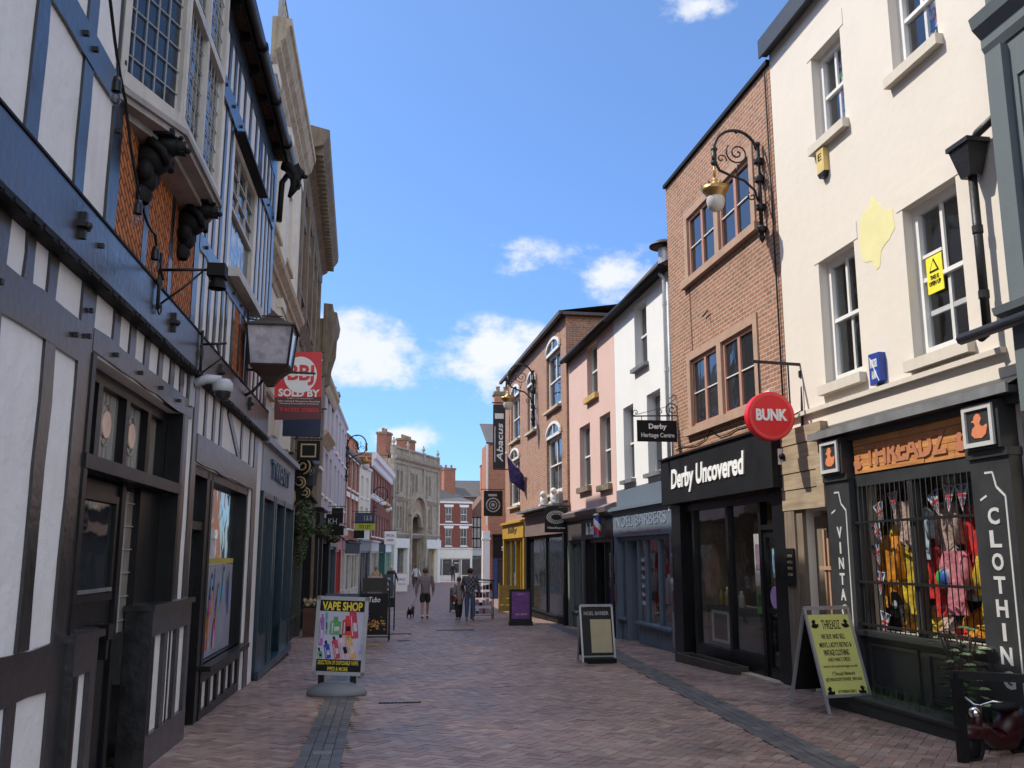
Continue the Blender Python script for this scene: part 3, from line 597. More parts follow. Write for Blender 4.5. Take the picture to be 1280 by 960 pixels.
# vape shop in the pub's ground floor
def vape_shop():
    y = .12; fr = MB()
    for x in (10.3, 11.1, 11.36, 14.08): fr.box(x, x + .12, y - .1, y + .08, -.3, 2.62)
    fr.box(10.3, 14.2, y - .1, y + .08, 2.52, 2.62); fr.box(10.42, 11.1, y - .08, y + .06, 1.93, 2.02); fr.box(11.36, 14.2, y - .1, y + .1, .3, .4); pass
    fr.box(11.22, 11.36, y - .09, y + .08, -.3, 2.52)
    o = pub.part(fr, 'shopfront', M_black)
    g = MB(); g.box(11.48, 14.08, y + .02, y + .025, .4, 2.52); g.box(10.42, 11.1, y + .02, y + .025, .5, 2.5); g.build('pane', G_C, o)
    st = MB(); st.box(11.36, 14.2, y - .06, y + .06, -.3, .3); st.build('stall_riser', M_plaster, o)
    tb = MB()
    for k in range(6): x = 11.36 + k * .53; tb.box(x, x + .14, y - .1, y - .058, -.3, .3)
    tb.box(11.36, 14.2, y - .101, y - .059, .2, .299); tb.box(11.36, 14.2, y - .101, y - .059, -.3, -.12); tb.box(11.3, 14.26, y - .22, y - .06, .34, .40); tb.build('window_ledge', M_black, o)
    d = MB(); d.box(10.42, 11.1, y + .03, y + .07, -.25, .5); d.build('kick_panel', M_black, o)
vape_shop()
def vape_poster():
    p = pub.world(11.5, .125, .41); t = thing('window_poster', 'colourful vape poster filling the lower part of the pub shop window', 'poster', p, pub.root.rotation_euler.z)
    mb = MB(); mb.box(0, 2.3, 0, .006, 0, 1.12); mb.build('sheet', mat('pale_blue_poster', (.30, .32, .42), .4, var=.2, scale=2), t)
    rng = random.Random(4); cols = [(.6, .05, .05), (.08, .1, .5), (.5, .1, .4), (.1, .35, .1), (.75, .3, .08), (.3, .1, .5), (.75, .55, .1), (.1, .4, .55)]
    for k in range(26):
        x = rng.uniform(.05, 2.1); z = rng.uniform(.02, .7); h = rng.uniform(.2, .42); a = rng.uniform(-.12, .2); w = rng.uniform(.05, .1)
        mb = MB(); mb.T = Matrix.Translation((x, -.004 - k * .0004, z)) @ Matrix.Rotation(a, 4, 'Y'); mb.box(0, w, -.0003, 0, 0, h); mb.T = mb.T @ Matrix.Translation((0, 0, h)); mb.box(.015, w - .015, -.0003, 0, 0, .06, 1)
        mb.build('printed_bottle', [mat('poster_ink_%d' % (k % 8), cols[k % 8], .4, var=.2, bump=0), M_black], t)
    mb = MB(); mb.box(.0, 2.3, -.003, 0, 1.13, 1.2); mb.build('yellow_strip', mat('yellow_tape', (.45, .38, .06), .5), t)
    lb = MB(); lb.box(.1, 1.0, .1, .12, 1.5, 2.0); lb.build('back_poster', mat('white_notice_paper', (.62, .64, .68), .6, var=.12), t)
vape_poster()

# fittings on the pub
def small_on_pub(name, label, cat, x, out, z, mb, mats, pname, group=None):
    t = thing(name, label, cat, pub.world(x, -out, z), pub.root.rotation_euler.z, group); mb.build(pname, mats, t); return t
def cctv():
    M = mat('white_camera_plastic', (.45, .47, .5), .4, var=.05)
    t = thing('security_camera', 'white dome security camera on an arm below the pub beam', 'camera', pub.world(9.75, -.05, 3.3), pub.root.rotation_euler.z)
    mb = MB(); mb.box(-.06, .06, 0, .03, -.14, .22); mb.build('wall_plate', M, t)
    mb = MB(); mb.tube([(0, 0, .1), (.02, -.12, .16), (.04, -.26, .15)], [.055, .05, .05], 8); mb.build('arm', M, t)
    mb = MB(); mb.lathe([(0, .16), (.07, .16), (.1, .12), (.105, .05), (.09, .03)], (.04, -.28, 0), 20); mb.build('housing', M, t)
    mb = MB(); mb.lathe([(.088, .03), (.08, -.02), (.05, -.06), (0, -.075)], (.04, -.28, 0), 20); mb.build('dome', mat('smoked_dome', (.03, .03, .035), .1, bump=0), t)
cctv()
def cable():
    pts = [(4.2, 5.9), (4.9, 5.4), (5.5, 5.05), (5.95, 4.62), (6.42, 4.15), (6.9, 4.02), (7.3, 3.75)]; P = []
    for (a, b), (c, d) in zip(pts, pts[1:]):
        for k in range(6): t = k / 6; P.append((a + (c - a) * t, -.3, b + (d - b) * t - .05 * math.sin(t * math.pi)))
    t = thing('string_light_cable', 'thin black festoon cable of bare bulbs hanging along the upper wall of the pub', 'festoon cable', pub.world(0, 0, 0), pub.root.rotation_euler.z)
    mb = MB(); mb.tube(P, .011, 5); mb.build('cable', M_black, t)
    for k, (x, z) in enumerate(((4.75, 4.92), (5.75, 4.55), (6.42, 3.98), (6.95, 3.82))):
        mb = MB(); mb.tube([(x, -.3, z + .22), (x, -.3, z + .1)], .006, 4); mb.lathe([(.0, .12), (.022, .12), (.03, .08), (.03, .02)], (x, -.3, z), 10); h = mb.build('lamp_holder', M_black, t)
        mb = MB(); mb.lathe([(.02, .02), (.035, -.01), (.036, -.04), (.02, -.07), (0, -.08)], (x, -.3, z), 12); mb.build('bulb', glass_clear('bulb_glass', (.8, .8, .8)), h)
cable()
def pub_bracket(x, z, k):
    t = thing('iron_sign_bracket', ['black scrolled iron bracket on the pub beam beside the orange brick', 'black scrolled iron bracket on the pub beam above the security camera'][k], 'bracket', pub.world(x, -.1, z), pub.root.rotation_euler.z, 'scrolled iron brackets on the beam')
    mb = MB(); mb.tube([(0, 0, -.25), (0, 0, .25)], .015, 6); mb.tube([(0, 0, .1), (0, -.45 + .2 * k, .12)], .013, 6); mb.tube(spiral(-.0, 0, .02, .1, 0, 500, 18), .009, 5); mb.tube([(0, -.02, -.2), (0, -.2, -.05), (0, -.35 + .2 * k, .1)], .01, 5)
    mb.tube([(p[0], p[1], p[2] - .22) for p in spiral(.06, 0, .015, .07, 0, 400, 14)], .008, 5); mb.build('scroll_work', M_iron, t)
    if k == 0:
        h = MB(); h.box(-.08, .08, -.55, -.4, .05, .16); h.lathe([(.05, 0), (.08, -.1)], (0, -.48, .05), 8); h.build('floodlight', M_blackmatt, t)
pub_bracket(7.9, 3.95, 0); pub_bracket(9.75, 3.72, 1)
def big_lantern():
    t = thing('wall_lantern', 'large black square lantern with glass panes bracketed off the pub wall', 'lantern', pub.world(12.85, -.06, 3.9), pub.root.rotation_euler.z)
    Y = -.34
    mb = MB()
    for z in (.27, .66): mb.bar((0, 0, z), (0, Y if z < .4 else -.12, z), .035, .03, up=(0, 0, 1))
    mb.bar((0, 0, -.15), (0, 0, 1.1), .045, .03); mb.tube([(0, 0, -.1), (0, -.12, -.02), (0, -.3, .2)], .02, 6); mb.tube([(0, 0, 1.0), (0, -.15, .98), (0, -.16, .8)], .012, 6); mb.bar((0, Y, .26), (0, -.95, .24), .025, .025, up=(0, 0, 1)); mb.bar((0, Y, .3), (0, Y, .18), .09, .09)
    mb.build('bracket', M_iron, t)
    mb = MB(); q = math.sqrt(2)
    def fru(r0, z0, r1, z1, m=0): mb.T = Matrix.Translation((0, Y, 0)) @ Matrix.Rotation(R(45), 4, 'Z'); mb.lathe([(r0 * q, z0), (r1 * q, z1)], seg=4, m=m, smooth=False); mb.T = None
    fru(.05, .04, .07, .08); fru(.07, .08, .13, .17); fru(.13, .17, .26, .3); fru(.26, .3, .27, .32); mb.build('base_pan', mat('rusty_iron', (.05, .03, .022), .7, var=.5), t)
    mb = MB(); fru(.345, .84, .345, .86); fru(.345, .86, .2, .93); fru(.2, .93, .12, 1.0); fru(.14, 1.0, .14, 1.02); fru(.1, 1.02, .03, 1.09); fru(.03, 1.09, .0, 1.13); fru(.0, .842, .345, .84); mb.build('roof', mat('rusty_iron', (0, 0, 0)), t)
    mb = MB()
    for sx in (-1, 1):
        for sy in (-1, 1): mb.bar((.255 * sx, Y + .255 * sy, .31), (.31 * sx, Y + .31 * sy, .84), .03, .03)
    mb.build('frame', M_black, t)
    mb = MB(); fru(.25, .32, .305, .84); mb.build('pane', mat('pale_lantern_glass', (.38, .36, .41), .12, var=.5, scale=5, bump=0), t)
    mb = MB(); mb.lathe([(.02, .54), (.02, .6), (.05, .64), (.05, .72), (0, .76)], (0, Y, 0), 10); mb.build('bulb', mat('pearl_bulb', (.7, .7, .68), .3, bump=0), t)
big_lantern()

# ================================================================== LEFT: teal shop, cream building above
M_teal = mat('dark_teal_gloss_paint', (.012, .035, .055), .3, var=.25, bump=.06)
M_fascia = mat('pale_blue_grey_fascia', (.26, .30, .36), .45, var=.1, streak=.15)
M_cream2 = mat('aged_cream_stucco', (.70, .65, .57), .85, var=.1, scale=2, bump=.3, bscale=12, streak=.35, dirt=(.28, .21, .13))
M_stone = mat('weathered_buff_stone', (.46, .38, .28), .88, var=.25, scale=3, bump=.5, bscale=10, streak=.6, dirt=(.09, .075, .06))
M_stoned = mat('dark_weathered_stone', (.20, .155, .11), .9, var=.3, scale=3, bump=.5, bscale=10, streak=.7, dirt=(.05, .04, .035))
cb = Bld('stucco_building', 'cream stucco building with a heavy moulded cornice and iron balcony lattice, next to the pub', 'building', (-2.2, 15.34), (-2.2, 40), 0)
cb.shell(0, 5.9, 10.35, [(1.2, 2.3, 4.6, 6.2), (3.4, 4.5, 4.6, 6.2), (1.2, 2.3, 7.7, 9.4), (3.4, 4.5, 7.7, 9.4), (.15, 5.75, -.4, 3.45)], M_cream2, depth=8, rev=.2)
cornice(cb, -.02, 5.92, [(.04, 10.2), (.08, 10.3), (.08, 10.42), (.16, 10.5), (.16, 10.6), (.24, 10.68), (.30, 10.9), (.34, 10.92), (.34, 11.05), (.1, 11.08)], M_stone)
cornice(cb, -.02, 5.92, [(.03, 6.6), (.06, 6.72), (.12, 6.74), (.12, 6.82), (.22, 6.9), (.24, 7.0), (.05, 7.02)], M_stone, name='string_course')
for z0, z1, n in ((7.02, 10.2, 'pilaster'), (3.9, 6.6, 'pilaster')):
    for x in (.1, 2.55, 4.9):
        mb = MB(); mb.box(x, x + .55, -.08, 0, z0, z1); mb.box(x - .03, x + .58, -.12, 0, z1 - .18, z1 - .002); cb.part(mb, n, M_cream2)
for (a, b, c, d) in ((1.2, 2.3, 4.6, 6.2), (3.4, 4.5, 4.6, 6.2), (1.2, 2.3, 7.7, 9.4), (3.4, 4.5, 7.7, 9.4)): sash(cb, a, b, c, d, sill=.08, sillm=M_stone)
mb = MB(); mb.box(.2, 5.8, .9, 7.8, 11.0, 13.0); cb.part(mb, 'shade_attic', M_slate)  # unseen attic added behind the cornice to cast shade across the street
mb = MB()
for k in range(29): x = .1 + k * .2; mb.tube([(x, -.12, 11.08), (x + .2, -.12, 11.75)], .014, 4); mb.tube([(x + .2, -.12, 11.08), (x, -.12, 11.75)], .014, 4); mb.tube([(x + .1 + .07 * math.cos(a), -.12, 11.42 + .1 * math.sin(a)) for a in [i * math.pi / 4 for i in range(9)]], .01, 4)
mb.bar((0, -.12, 11.78), (6, -.12, 11.78), .05, .04); mb.bar((0, -.12, 11.1), (6, -.12, 11.1), .04, .04)
for x in (.02, 2.9, 5.85): mb.bar((x, -.12, 11.05), (x, -.12, 11.85), .06, .06)
cb.part(mb, 'balcony_lattice', mat('pale_painted_ironwork', (.40, .38, .34), .6))
ts = Bld('teal_shopfront', 'dark teal shopfront with a pale blue grey fascia board of dark raised letters', 'shopfront', (-2.0, 15.34), (-1.96, 20.6), 0)
mb = MB(); mb.box(.0, 4.9, -.02, .2, 2.68, 3.46); mb.box(-.02, 4.95, -.12, .2, 3.46, 3.56); ts.part(mb, 'fascia', M_fascia)
ts.text('TWENTY', .9, 3.6, 2.95, 3.28, -.02, mat('dark_blue_letters', (.04, .08, .13), .4), bold=.02, depth=.05)
mb = MB()
for x in (0, 1.45, 1.7, 3.1, 4.75): mb.box(x, x + .15, -.05, .14, ts.zb - .1, 2.68)
for x in (.15, 3.1): mb.box(x, x + (1.3 if x < 1 else 1.65), -.02, .1, ts.zb - .1, .35)
mb.box(0, 4.9, -.04, .12, 2.58, 2.679); mb.box(0, 4.9, -.1, .14, ts.zb, ts.zb + .14)
ts.part(mb, 'shop_frame', M_teal)
mb = MB(); mb.box(.15, 1.45, .05, .055, .35, 2.6); mb.box(3.25, 4.75, .05, .055, .35, 2.6); mb.box(1.85, 3.1, .4, .405, .2, 2.5); ts.part(mb, 'pane', G_D)
mb = MB(); mb.box(1.85, 3.1, .38, .45, -.4, .3); mb.box(1.85, 1.97, .38, .45, .3, 2.6); mb.box(2.95, 3.1, .38, .45, .3, 2.6); mb.box(1.6, 1.7, .14, .45, -.4, 2.6); mb.box(3.15, 3.24, .14, .45, -.4, 2.6); ts.part(mb, 'door', M_teal)
# ================================================================== LEFT beyond the stucco building
M_brown = brick('brown_soot_brick', (.17, .085, .06), (.12, .06, .045), (.16, .13, .11), soot=.6)
M_red = brick('red_brick', (.36, .115, .06), (.27, .085, .05), (.30, .24, .2), soot=.25)
M_dred = brick('deep_red_brick', (.25, .06, .042), (.19, .05, .038), (.2, .14, .12), soot=.3)
M_orange = brick('orange_red_brick', (.44, .17, .10), (.36, .13, .08), (.42, .30, .22), soot=.12)
M_whitep = mat('white_painted_stucco', (.68, .68, .69), .8, var=.06, streak=.12, bump=.2)
M_creamp = mat('pale_cream_stucco', (.66, .64, .54), .8, var=.06, streak=.12, bump=.2)
M_pinkw = mat('mauve_white_stucco', (.50, .46, .50), .8, var=.08, streak=.3, bump=.2)
def far_window(b, x0, x1, z0, z1, lintel=None, sillm=None, arch=False, **k):
    o = sash(b, x0, x1, z0, z1, sill=.08, sillm=sillm or M_whitewood, **k)
    if lintel: mb = MB(); mb.add([(x0 - .12, -.04, z1), (x1 + .12, -.04, z1), (x1 + .2, -.04, z1 + .26), (x0 - .2, -.04, z1 + .26), (x0 - .12, 0, z1), (x1 + .12, 0, z1), (x1 + .2, 0, z1 + .26), (x0 - .2, 0, z1 + .26)], [(0, 1, 2, 3), (0, 4, 5, 1), (1, 5, 6, 2), (2, 6, 7, 3), (3, 7, 4, 0)]); mb.build('lintel', lintel, o)
    return o
def shopfront(b, x0, x1, zt, fm, fascm, zf, posts, glass=None, riser=.45, name='shopfront', door=None, pil=.22, back=.8, cor=True, textm=None, ledge=.06):
    """timber shopfront applied to the wall: frame with pilasters, fascia, stall riser, panes, door"""
    zb = b.zb; f = MB()
    for x in (x0, x1 - pil): f.box(x, x + pil, -.12, .1, zb - .1, zt)
    for x in posts: f.box(x, x + .08, -.03, .1, zb - .1, zt)
    f.box(x0 + pil, x1 - pil, -.03, .1, zt - .1, zt)
    segs = [x0 + pil, *posts, x1 - pil]
    for i, (a, c) in enumerate(zip(segs, segs[1:])):
        if i: a += .08
        if door == i: continue
        f.box(a, c, -.02, .1, zb - .1, zb + riser); f.box(a, c, -.02 - ledge, .1, zb + riser, zb + riser + .05); f.box(a + .12, c - .12, -.032, -.02, zb + .08, zb + riser - .1)
    o = b.part(f, name, fm)
    fa = MB(); fa.box(x0 - .02, x1 + .02, -.14, .06, zt + .002, zf)
    if cor: fa.box(x0 - .06, x1 + .06, -.26, .06, zf + .001, zf + .07); fa.box(x0 - .04, x1 + .04, -.2, .06, zf + .072, zf + .11)
    fo = b.part(fa, 'fascia', fascm)
    g = MB()
    for i, (a, c) in enumerate(zip(segs, segs[1:])):
        if i: a += .08
        if door == i: continue
        g.box(a, c, .03, .036, zb + riser + .05, zt - .1)
    g.build('pane', glass or G_D, o)
    if door is not None:
        a, c = segs[door] + (.08 if door else 0), segs[door + 1]; d = MB(); y = .35
        d.box(a, a + .1, y, y + .05, zb, zt - .1); d.box(c - .1, c, y, y + .05, zb, zt - .1); d.box(a + .1, c - .1, y, y + .05, zb, zb + .7); d.box(a + .1, c - .1, y, y + .05, zt - .55, zt - .45); d.box(a + .1, c - .1, y, y + .05, zt - .2, zt - .1)
        d.box(a, a + .02, .1, y, zb, zt - .1); d.box(c - .02, c, .1, y, zb, zt - .1)
        d = b.part(d, 'door', fm); q = MB(); q.box(a + .1, c - .1, y + .02, y + .025, zb + .7, zt - .2); q.build('pane', glass or G_D, d)
        q = MB(); q.tube([(c - .13, y - .05, zb + .95), (c - .13, y - .05, zb + 1.15)], .015, 6); q.build('handle', M_lead, d)
    return o, fo
def roof_pitch(b, x0, x1, ze, zr, d, m, over=.2, name='roof'):
    mb = MB(); P = [(-over, ze), (d / 2, zr), (d + over, ze), (d + over, ze - .06), (-over, ze - .06)]
    mb.add([(x0, a, z) for a, z in P] + [(x1, a, z) for a, z in P], [tuple(range(5)), tuple(reversed(range(5, 10)))] + [(i, i + 5, (i + 1) % 5 + 5, (i + 1) % 5) for i in range(5)])
    return b.part(mb, name, m)
def chimney(b, x, y, z0, z1, w, d, m, pots=3, potm=None, cap=M_stoned):
    mb = MB(); mb.box(x, x + w, y, y + d, z0, z1); o = b.part(mb, 'chimney', m)
    c = MB(); c.box(x - .08, x + w + .08, y - .08, y + d + .08, z1 + .002, z1 + .14); c.box(x - .04, x + w + .04, y - .04, y + d + .04, z1 + .142, z1 + .22); c.build('chimney_cap', cap, o)
    for k in range(pots):
        q = MB(); xx = x + w * (k + .5) / pots; q.lathe([(.13, z1 + .22), (.11, z1 + .5), (.14, z1 + .52), (.13, z1 + .58), (.0, z1 + .58)], (xx, y + d / 2, 0), 10); q.build('chimney_pot', potm or mat('buff_clay_pot', (.33, .22, .14), .8), o)
    return o

# brown brick building with the great cornice
L4 = Bld('brown_brick_building', 'tall brown brick building with a great overhanging stone cornice on the left', 'building', (-2.2, 21.28), (-2.45, 31.0), 0)
hs = [(x, x + 1.15, z, z + 1.9) for x in (.9, 3.1, 5.3, 7.5) for z in (4.6, 8.0)] + [(.3, 9.4, -.6, 3.2)]
L4.shell(0, 9.7, 11.6, hs, M_brown, depth=9, rev=.2)
cornice(L4, -.05, 9.75, [(.05, 10.7), (.12, 10.85), (.12, 11.1), (.28, 11.2), (.3, 11.35), (.5, 11.42), (.62, 11.6), (.64, 11.8), (.2, 11.9)], M_stoned)
mb = MB()
for k in range(32): x = .1 + k * .3; mb.box(x, x + .14, -.5, -.1, 11.2, 11.4)
L4.part(mb, 'dentil_course', M_stoned)
cornice(L4, -.05, 9.75, [(.04, 6.9), (.16, 7.1), (.22, 7.2), (.05, 7.25)], M_stoned, name='string_course')
for x, e, z, t in hs[:-1]: far_window(L4, x, e, z, t, lintel=M_stoned, sillm=M_stoned)
mb = MB(); mb.box(.3, 9.4, 1.6, 8, 11.9, 13.3); mb.box(6.6, 9.0, .9, 2.2, 11.9, 15.0); L4.part(mb, 'shade_attic', M_brown)  # unseen set-back attic and taller block, added for their shadow on the houses opposite
for x in (-.02, 2.3, 4.6, 6.9, 9.2):
    mb = MB(); mb.box(x, x + .5, -.1, 0, 3.95, 10.7); L4.part(mb, 'pilaster', M_stoned)
shopfront(L4, .1, 4.6, 2.6, mat('olive_black_paint', (.03, .032, .024), .4), M_blackmatt, 3.3, (1.6, 2.6), door=1)
shopfront(L4, 4.8, 9.5, 2.6, M_blackmatt, M_blackmatt, 3.3, (6.6, 7.6), door=1)
def scroll_board(k, x, z):
    t = thing('scrolled_bracket', ['gold scrolled bracket board above the ivy, nearest the teal shop', 'smaller gold scrolled bracket board behind the first one'][k], 'bracket', L4.world(x, -.05, z), L4.root.rotation_euler.z, 'gold scrolled boards')
    g = mat('old_gold_paint', (.42, .32, .16), .5, var=.2)
    mb = MB(); mb.poly([(0, .5), (-.15, .75), (-.42, .8), (-.5, .6), (-.4, .4), (-.35, .1), (-.1, -.35), (0, -.4)], 0, .06, plane='yz'); mb.build('back_board', M_blackmatt, t)
    mb = MB()
    for c, r in (((-.24, .58), .2), ((-.2, .2), .14)):
        pts = [(-.02, p[0], p[2]) for p in spiral(c[0], c[1], .03, r, 0, 620, 30)]; mb.tube(pts, .022, 6)
    mb.tube([(-.02, -.08, 0), (-.02, -.1, -.2), (-.02, -.02, -.4)], .03, 6); mb.build('scroll_work', g, t)
scroll_board(0, .35, 3.1); scroll_board(1, 2.4, 3.0)
def plate_sign():
    t = thing('framed_sign', 'small black hanging sign with a pale square outline above the gold scrolls', 'sign', (-1.98, 20.9, 3.95)); mb = MB(); mb.box(0, .5, 0, .05, -.22, .22); mb.build('panel', M_blackmatt, t)
    mb = MB()
    for a in ((.08, .42, -.15, -.12), (.08, .42, .12, .15), (.08, .11, -.12, .12), (.39, .42, -.12, .12)): mb.box(a[0], a[1], -.008, 0, a[2], a[3])
    mb.build('outline', mat('old_gold_paint', (0, 0, 0)), t); mb = MB(); mb.bar((-.1, .02, .26), (.55, .02, .26), .03, .03); mb.build('bracket', M_iron, t)
plate_sign()
def leaf_cloud(mb, c, r, n, size, rng, droop=0):
    for _ in range(n):
        v = Vector((rng.gauss(0, 1), rng.gauss(0, 1), rng.gauss(0, 1))).normalized() * rng.uniform(.35, 1) ** .6
        p = Vector(c) + Vector((v.x * r[0], v.y * r[1], v.z * r[2])); s = size * rng.uniform(.6, 1.3)
        a = Vector((rng.gauss(0, 1), rng.gauss(0, 1), rng.gauss(0, .6) - droop)).normalized(); b = a.orthogonal().normalized(); b = (b * math.cos(1.3 * rng.random()) + a.cross(b) * math.sin(rng.random() * 6)).normalized()
        mb.add([p, p + a * s * .5 + b * s * .28, p + a * s, p + a * s * .5 - b * s * .28], [(0, 1, 2, 3)])
M_ivy = mat('dark_ivy_leaf', (.045, .075, .02), .5, var=.5, scale=9, bump=0)
def ivy():
    rng = random.Random(2); t = thing('hanging_plant', 'trailing green ivy over the dark shopfront beneath the gold scrolls', 'plant', L4.world(2.0, -.2, 2.2), L4.root.rotation_euler.z)
    mb = MB(); leaf_cloud(mb, (.6, -.05, .35), (1.9, .22, .5), 1500, .1, rng, .4); leaf_cloud(mb, (0, -.02, -.3), (.7, .14, .55), 500, .09, rng, .6); mb.build('foliage', M_ivy, t)
    mb = MB()
    for k in range(9): x = -1.1 + k * .4; mb.tube([(x, 0, .5), (x + .05, -.12, .1), (x, -.06, -.5)], .01, 4)
    mb.build('stem', mat('brown_stem', (.06, .04, .025), .8), t)
ivy()

# three window bays of the dark corniced block then the white building
L5 = Bld('corniced_stone_building', 'narrow dark stone building with a boldly bracketed cornice', 'building', (-2.25, 31.05), (-2.25, 33.6), 0)
L5.shell(0, 2.3, 9.6, [(.5, 1.7, 4.6, 6.6), (.2, 2.1, -.7, 3.1)], M_stoned, depth=9, rev=.2)
cornice(L5, -.05, 2.35, [(.06, 8.4), (.14, 8.9), (.3, 9.2), (.42, 9.5), (.46, 9.8), (.3, 9.85), (.3, 10.1), (.1, 10.12)], M_stoned)
mb = MB()
for x in (0, 1.9): mb.poly([(-.05, 7.6), (-.15, 7.7), (-.2, 8.2), (-.34, 8.7), (-.36, 9.3), (0, 9.3), (0, 7.6)], x, x + .35, plane='yz')
L5.part(mb, 'bracket', M_stoned); far_window(L5, .5, 1.7, 4.6, 6.6)
shopfront(L5, .05, 2.25, 2.5, M_black, M_blackmatt, 3.1, (1.2,))
L6 = Bld('white_stucco_building', 'long white and mauve stucco building with dark sash windows, further along on the left', 'building', (-2.4, 33.4), (-2.15, 50.0), 0)
hs = [(x, x + 1.1, z, z + 1.7) for x in (1.0, 3.2, 5.4, 8.2, 10.6, 13.0, 15.0) for z in (3.9, 6.2)] + [(.3, 16.3, -.9, 3.1)]
L6.shell(0, 16.6, 8.35, hs, M_pinkw, depth=8)
for h in hs[:-1]: far_window(L6, *h)
cornice(L6, -.02, 6.9, [(.03, 7.75), (.1, 7.9), (.12, 8.1), (.22, 8.2), (.22, 8.36), (.03, 8.38)], M_stone); cornice(L6, 7.0, 16.62, [(.02, 8.25), (.1, 8.3), (.1, 8.4), (.02, 8.42)], M_whitep)
cornice(L6, .3, 4.4, [(.03, 5.75), (.14, 5.9), (.28, 6.05), (.28, 6.12), (.03, 6.14)], M_stone, name='string_course')
roof_pitch(L6, 0, 16.6, 8.4, 11.2, 8, M_slate, over=-.1)
shopfront(L6, .1, 5.2, 2.2, M_blackmatt, M_blackmatt, 2.8, (1.9, 2.8), door=1); shopfront(L6, 5.4, 9.3, 2.0, mat('slate_blue_paint', (.05, .07, .1), .5), M_black, 2.7, (7.2,))
shopfront(L6, 9.5, 13.2, 1.9, mat('pillar_box_red_paint', (.42, .02, .02), .4), mat('pink_red_fascia', (.45, .12, .1), .5), 2.5, (10.5, 11.5, 12.3), door=1); shopfront(L6, 13.4, 16.5, 1.9, mat('off_white_shop_paint', (.55, .52, .46), .6), mat('dark_red_fascia', (.2, .03, .03), .5), 2.4, (14.2, 14.9, 15.7), door=1)
# red brick with white windows
L7 = Bld('red_brick_building', 'red brick building with white keystoned sash windows on the left', 'building', (-2.15, 50.05), (-1.6, 57), 0)
hs = [(x, x + 1.15, z, z + 1.7) for x in (.8, 3.0, 5.0) for z in (3.1, 5.3)] + [(.3, 6.6, -.9, 2.5)]
L7.shell(0, 6.9, 7.3, hs, M_red, depth=8)
for h in hs[:-1]: far_window(L7, *h, lintel=M_whitewood, rows=(1, 1))
cornice(L7, -.02, 6.92, [(.02, 7.05), (.14, 7.15), (.18, 7.32), (.02, 7.34)], M_black)
shopfront(L7, .1, 6.8, 1.75, mat('off_white_shop_paint', (0, 0, 0)), M_blackmatt, 2.3, (1.4, 2.6, 3.8, 5.4), door=2)
# tall gable with chimney behind
G8 = Bld('gabled_brick_building', 'orange red brick gable wall with a tall chimney stack rising behind the lower roofs', 'building', (-4.9, 56.2), (-1.75, 56.2), 0)
mb = MB(); mb.poly([(-2.6, -1), (3.05, -1), (3.05, 8.35), (-.3, 11.2), (-2.6, 9.0)], 0, 5); G8.part(mb, 'wall', M_orange)
mb = MB(); mb.add([(-.35, -.1, 11.28), (3.15, -.1, 8.38), (3.15, 5, 8.38), (-.35, 5, 11.28)], [(0, 1, 2, 3)]); mb.bar((-.35, -.03, 11.26), (3.12, -.03, 8.36), .12, .1); G8.part(mb, 'roof', M_slate)
chimney(G8, -1.15, .1, 9.0, 11.25, 1.35, .9, M_brown, 2); chimney(G8, .75, .35, 8.0, 11.3, 1.15, .8, M_red, 2)
L8 = Bld('cream_building', 'narrow pale cream building with three small upper windows', 'building', (-1.6, 57.05), (-.95, 61), 0)
hs = [(x, x + .8, z, z + 1.3) for x in (.6, 2.3) for z in (3.3, 5.2)] + [(.2, 3.7, -.9, 2.5)]
L8.shell(0, 3.95, 7.1, hs, M_creamp, depth=8)
for h in hs[:-1]: far_window(L8, *h)
cornice(L8, 0, 3.95, [(.02, 6.95), (.1, 7.05), (.1, 7.14), (.02, 7.16)], M_whitep)
shopfront(L8, .1, 3.85, 1.9, mat('mid_grey_paint', (.16, .17, .18), .5), mat('mid_grey_paint', (.16, .17, .18), .5), 2.5, (1.5, 2.4), door=1)
L9 = Bld('white_corniced_brick_building', 'deep red brick building with a broad white cornice beside the stone arcade', 'building', (-.95, 61.05), (.48, 77.9), 0)
hs = [(x, x + 1.3, 5.7, 7.3) for x in (1.0, 3.3, 5.6, 7.9, 10.2, 12.5, 14.6)] + [(x, x + 1.3, 2.9, 4.4) for x in (1.0, 3.3, 5.6, 7.9, 10.2, 12.5, 14.6)] + [(.3, 16.5, -1, 2.6)]
L9.shell(0, 16.8, 8.0, hs, M_dred, depth=8)
for h in hs[:-1]: far_window(L9, *h)
cornice(L9, -.05, 16.85, [(.04, 7.4), (.12, 7.5), (.12, 7.85), (.3, 7.95), (.34, 8.3), (.04, 8.36)], M_whitep); cornice(L9, 0, 16.8, [(.02, 5.3), (.1, 5.4), (.1, 5.55), (.02, 5.57)], M_whitep, name='string_course')
shopfront(L9, .1, 5.2, 1.9, mat('off_white_shop_paint', (0, 0, 0)), mat('off_white_shop_paint', (0, 0, 0)), 2.5, (1.6, 3.0), door=1); shopfront(L9, 5.4, 10.8, 1.9, mat('dark_green_teal_paint', (.03, .12, .1), .5), M_blackmatt, 2.5, (7.0, 9), door=1); shopfront(L9, 11, 16.6, 1.9, mat('pale_green_paint', (.22, .36, .3), .5), M_whitep, 2.5, (13, 14.4), door=1)
bh = Bld('low_brick_house', 'plain orange brick wall with a stone coping behind the white corniced building', 'building', (-4.2, 78.5), (.2, 78.5), 0)
mb = MB(); mb.box(-1, 4.3, 0, 4, -1, 10.0); bh.part(mb, 'wall', M_orange); mb = MB(); mb.box(-1.1, 4.4, -.1, 4.1, 10.0, 10.2); bh.part(mb, 'coping', M_stoned)

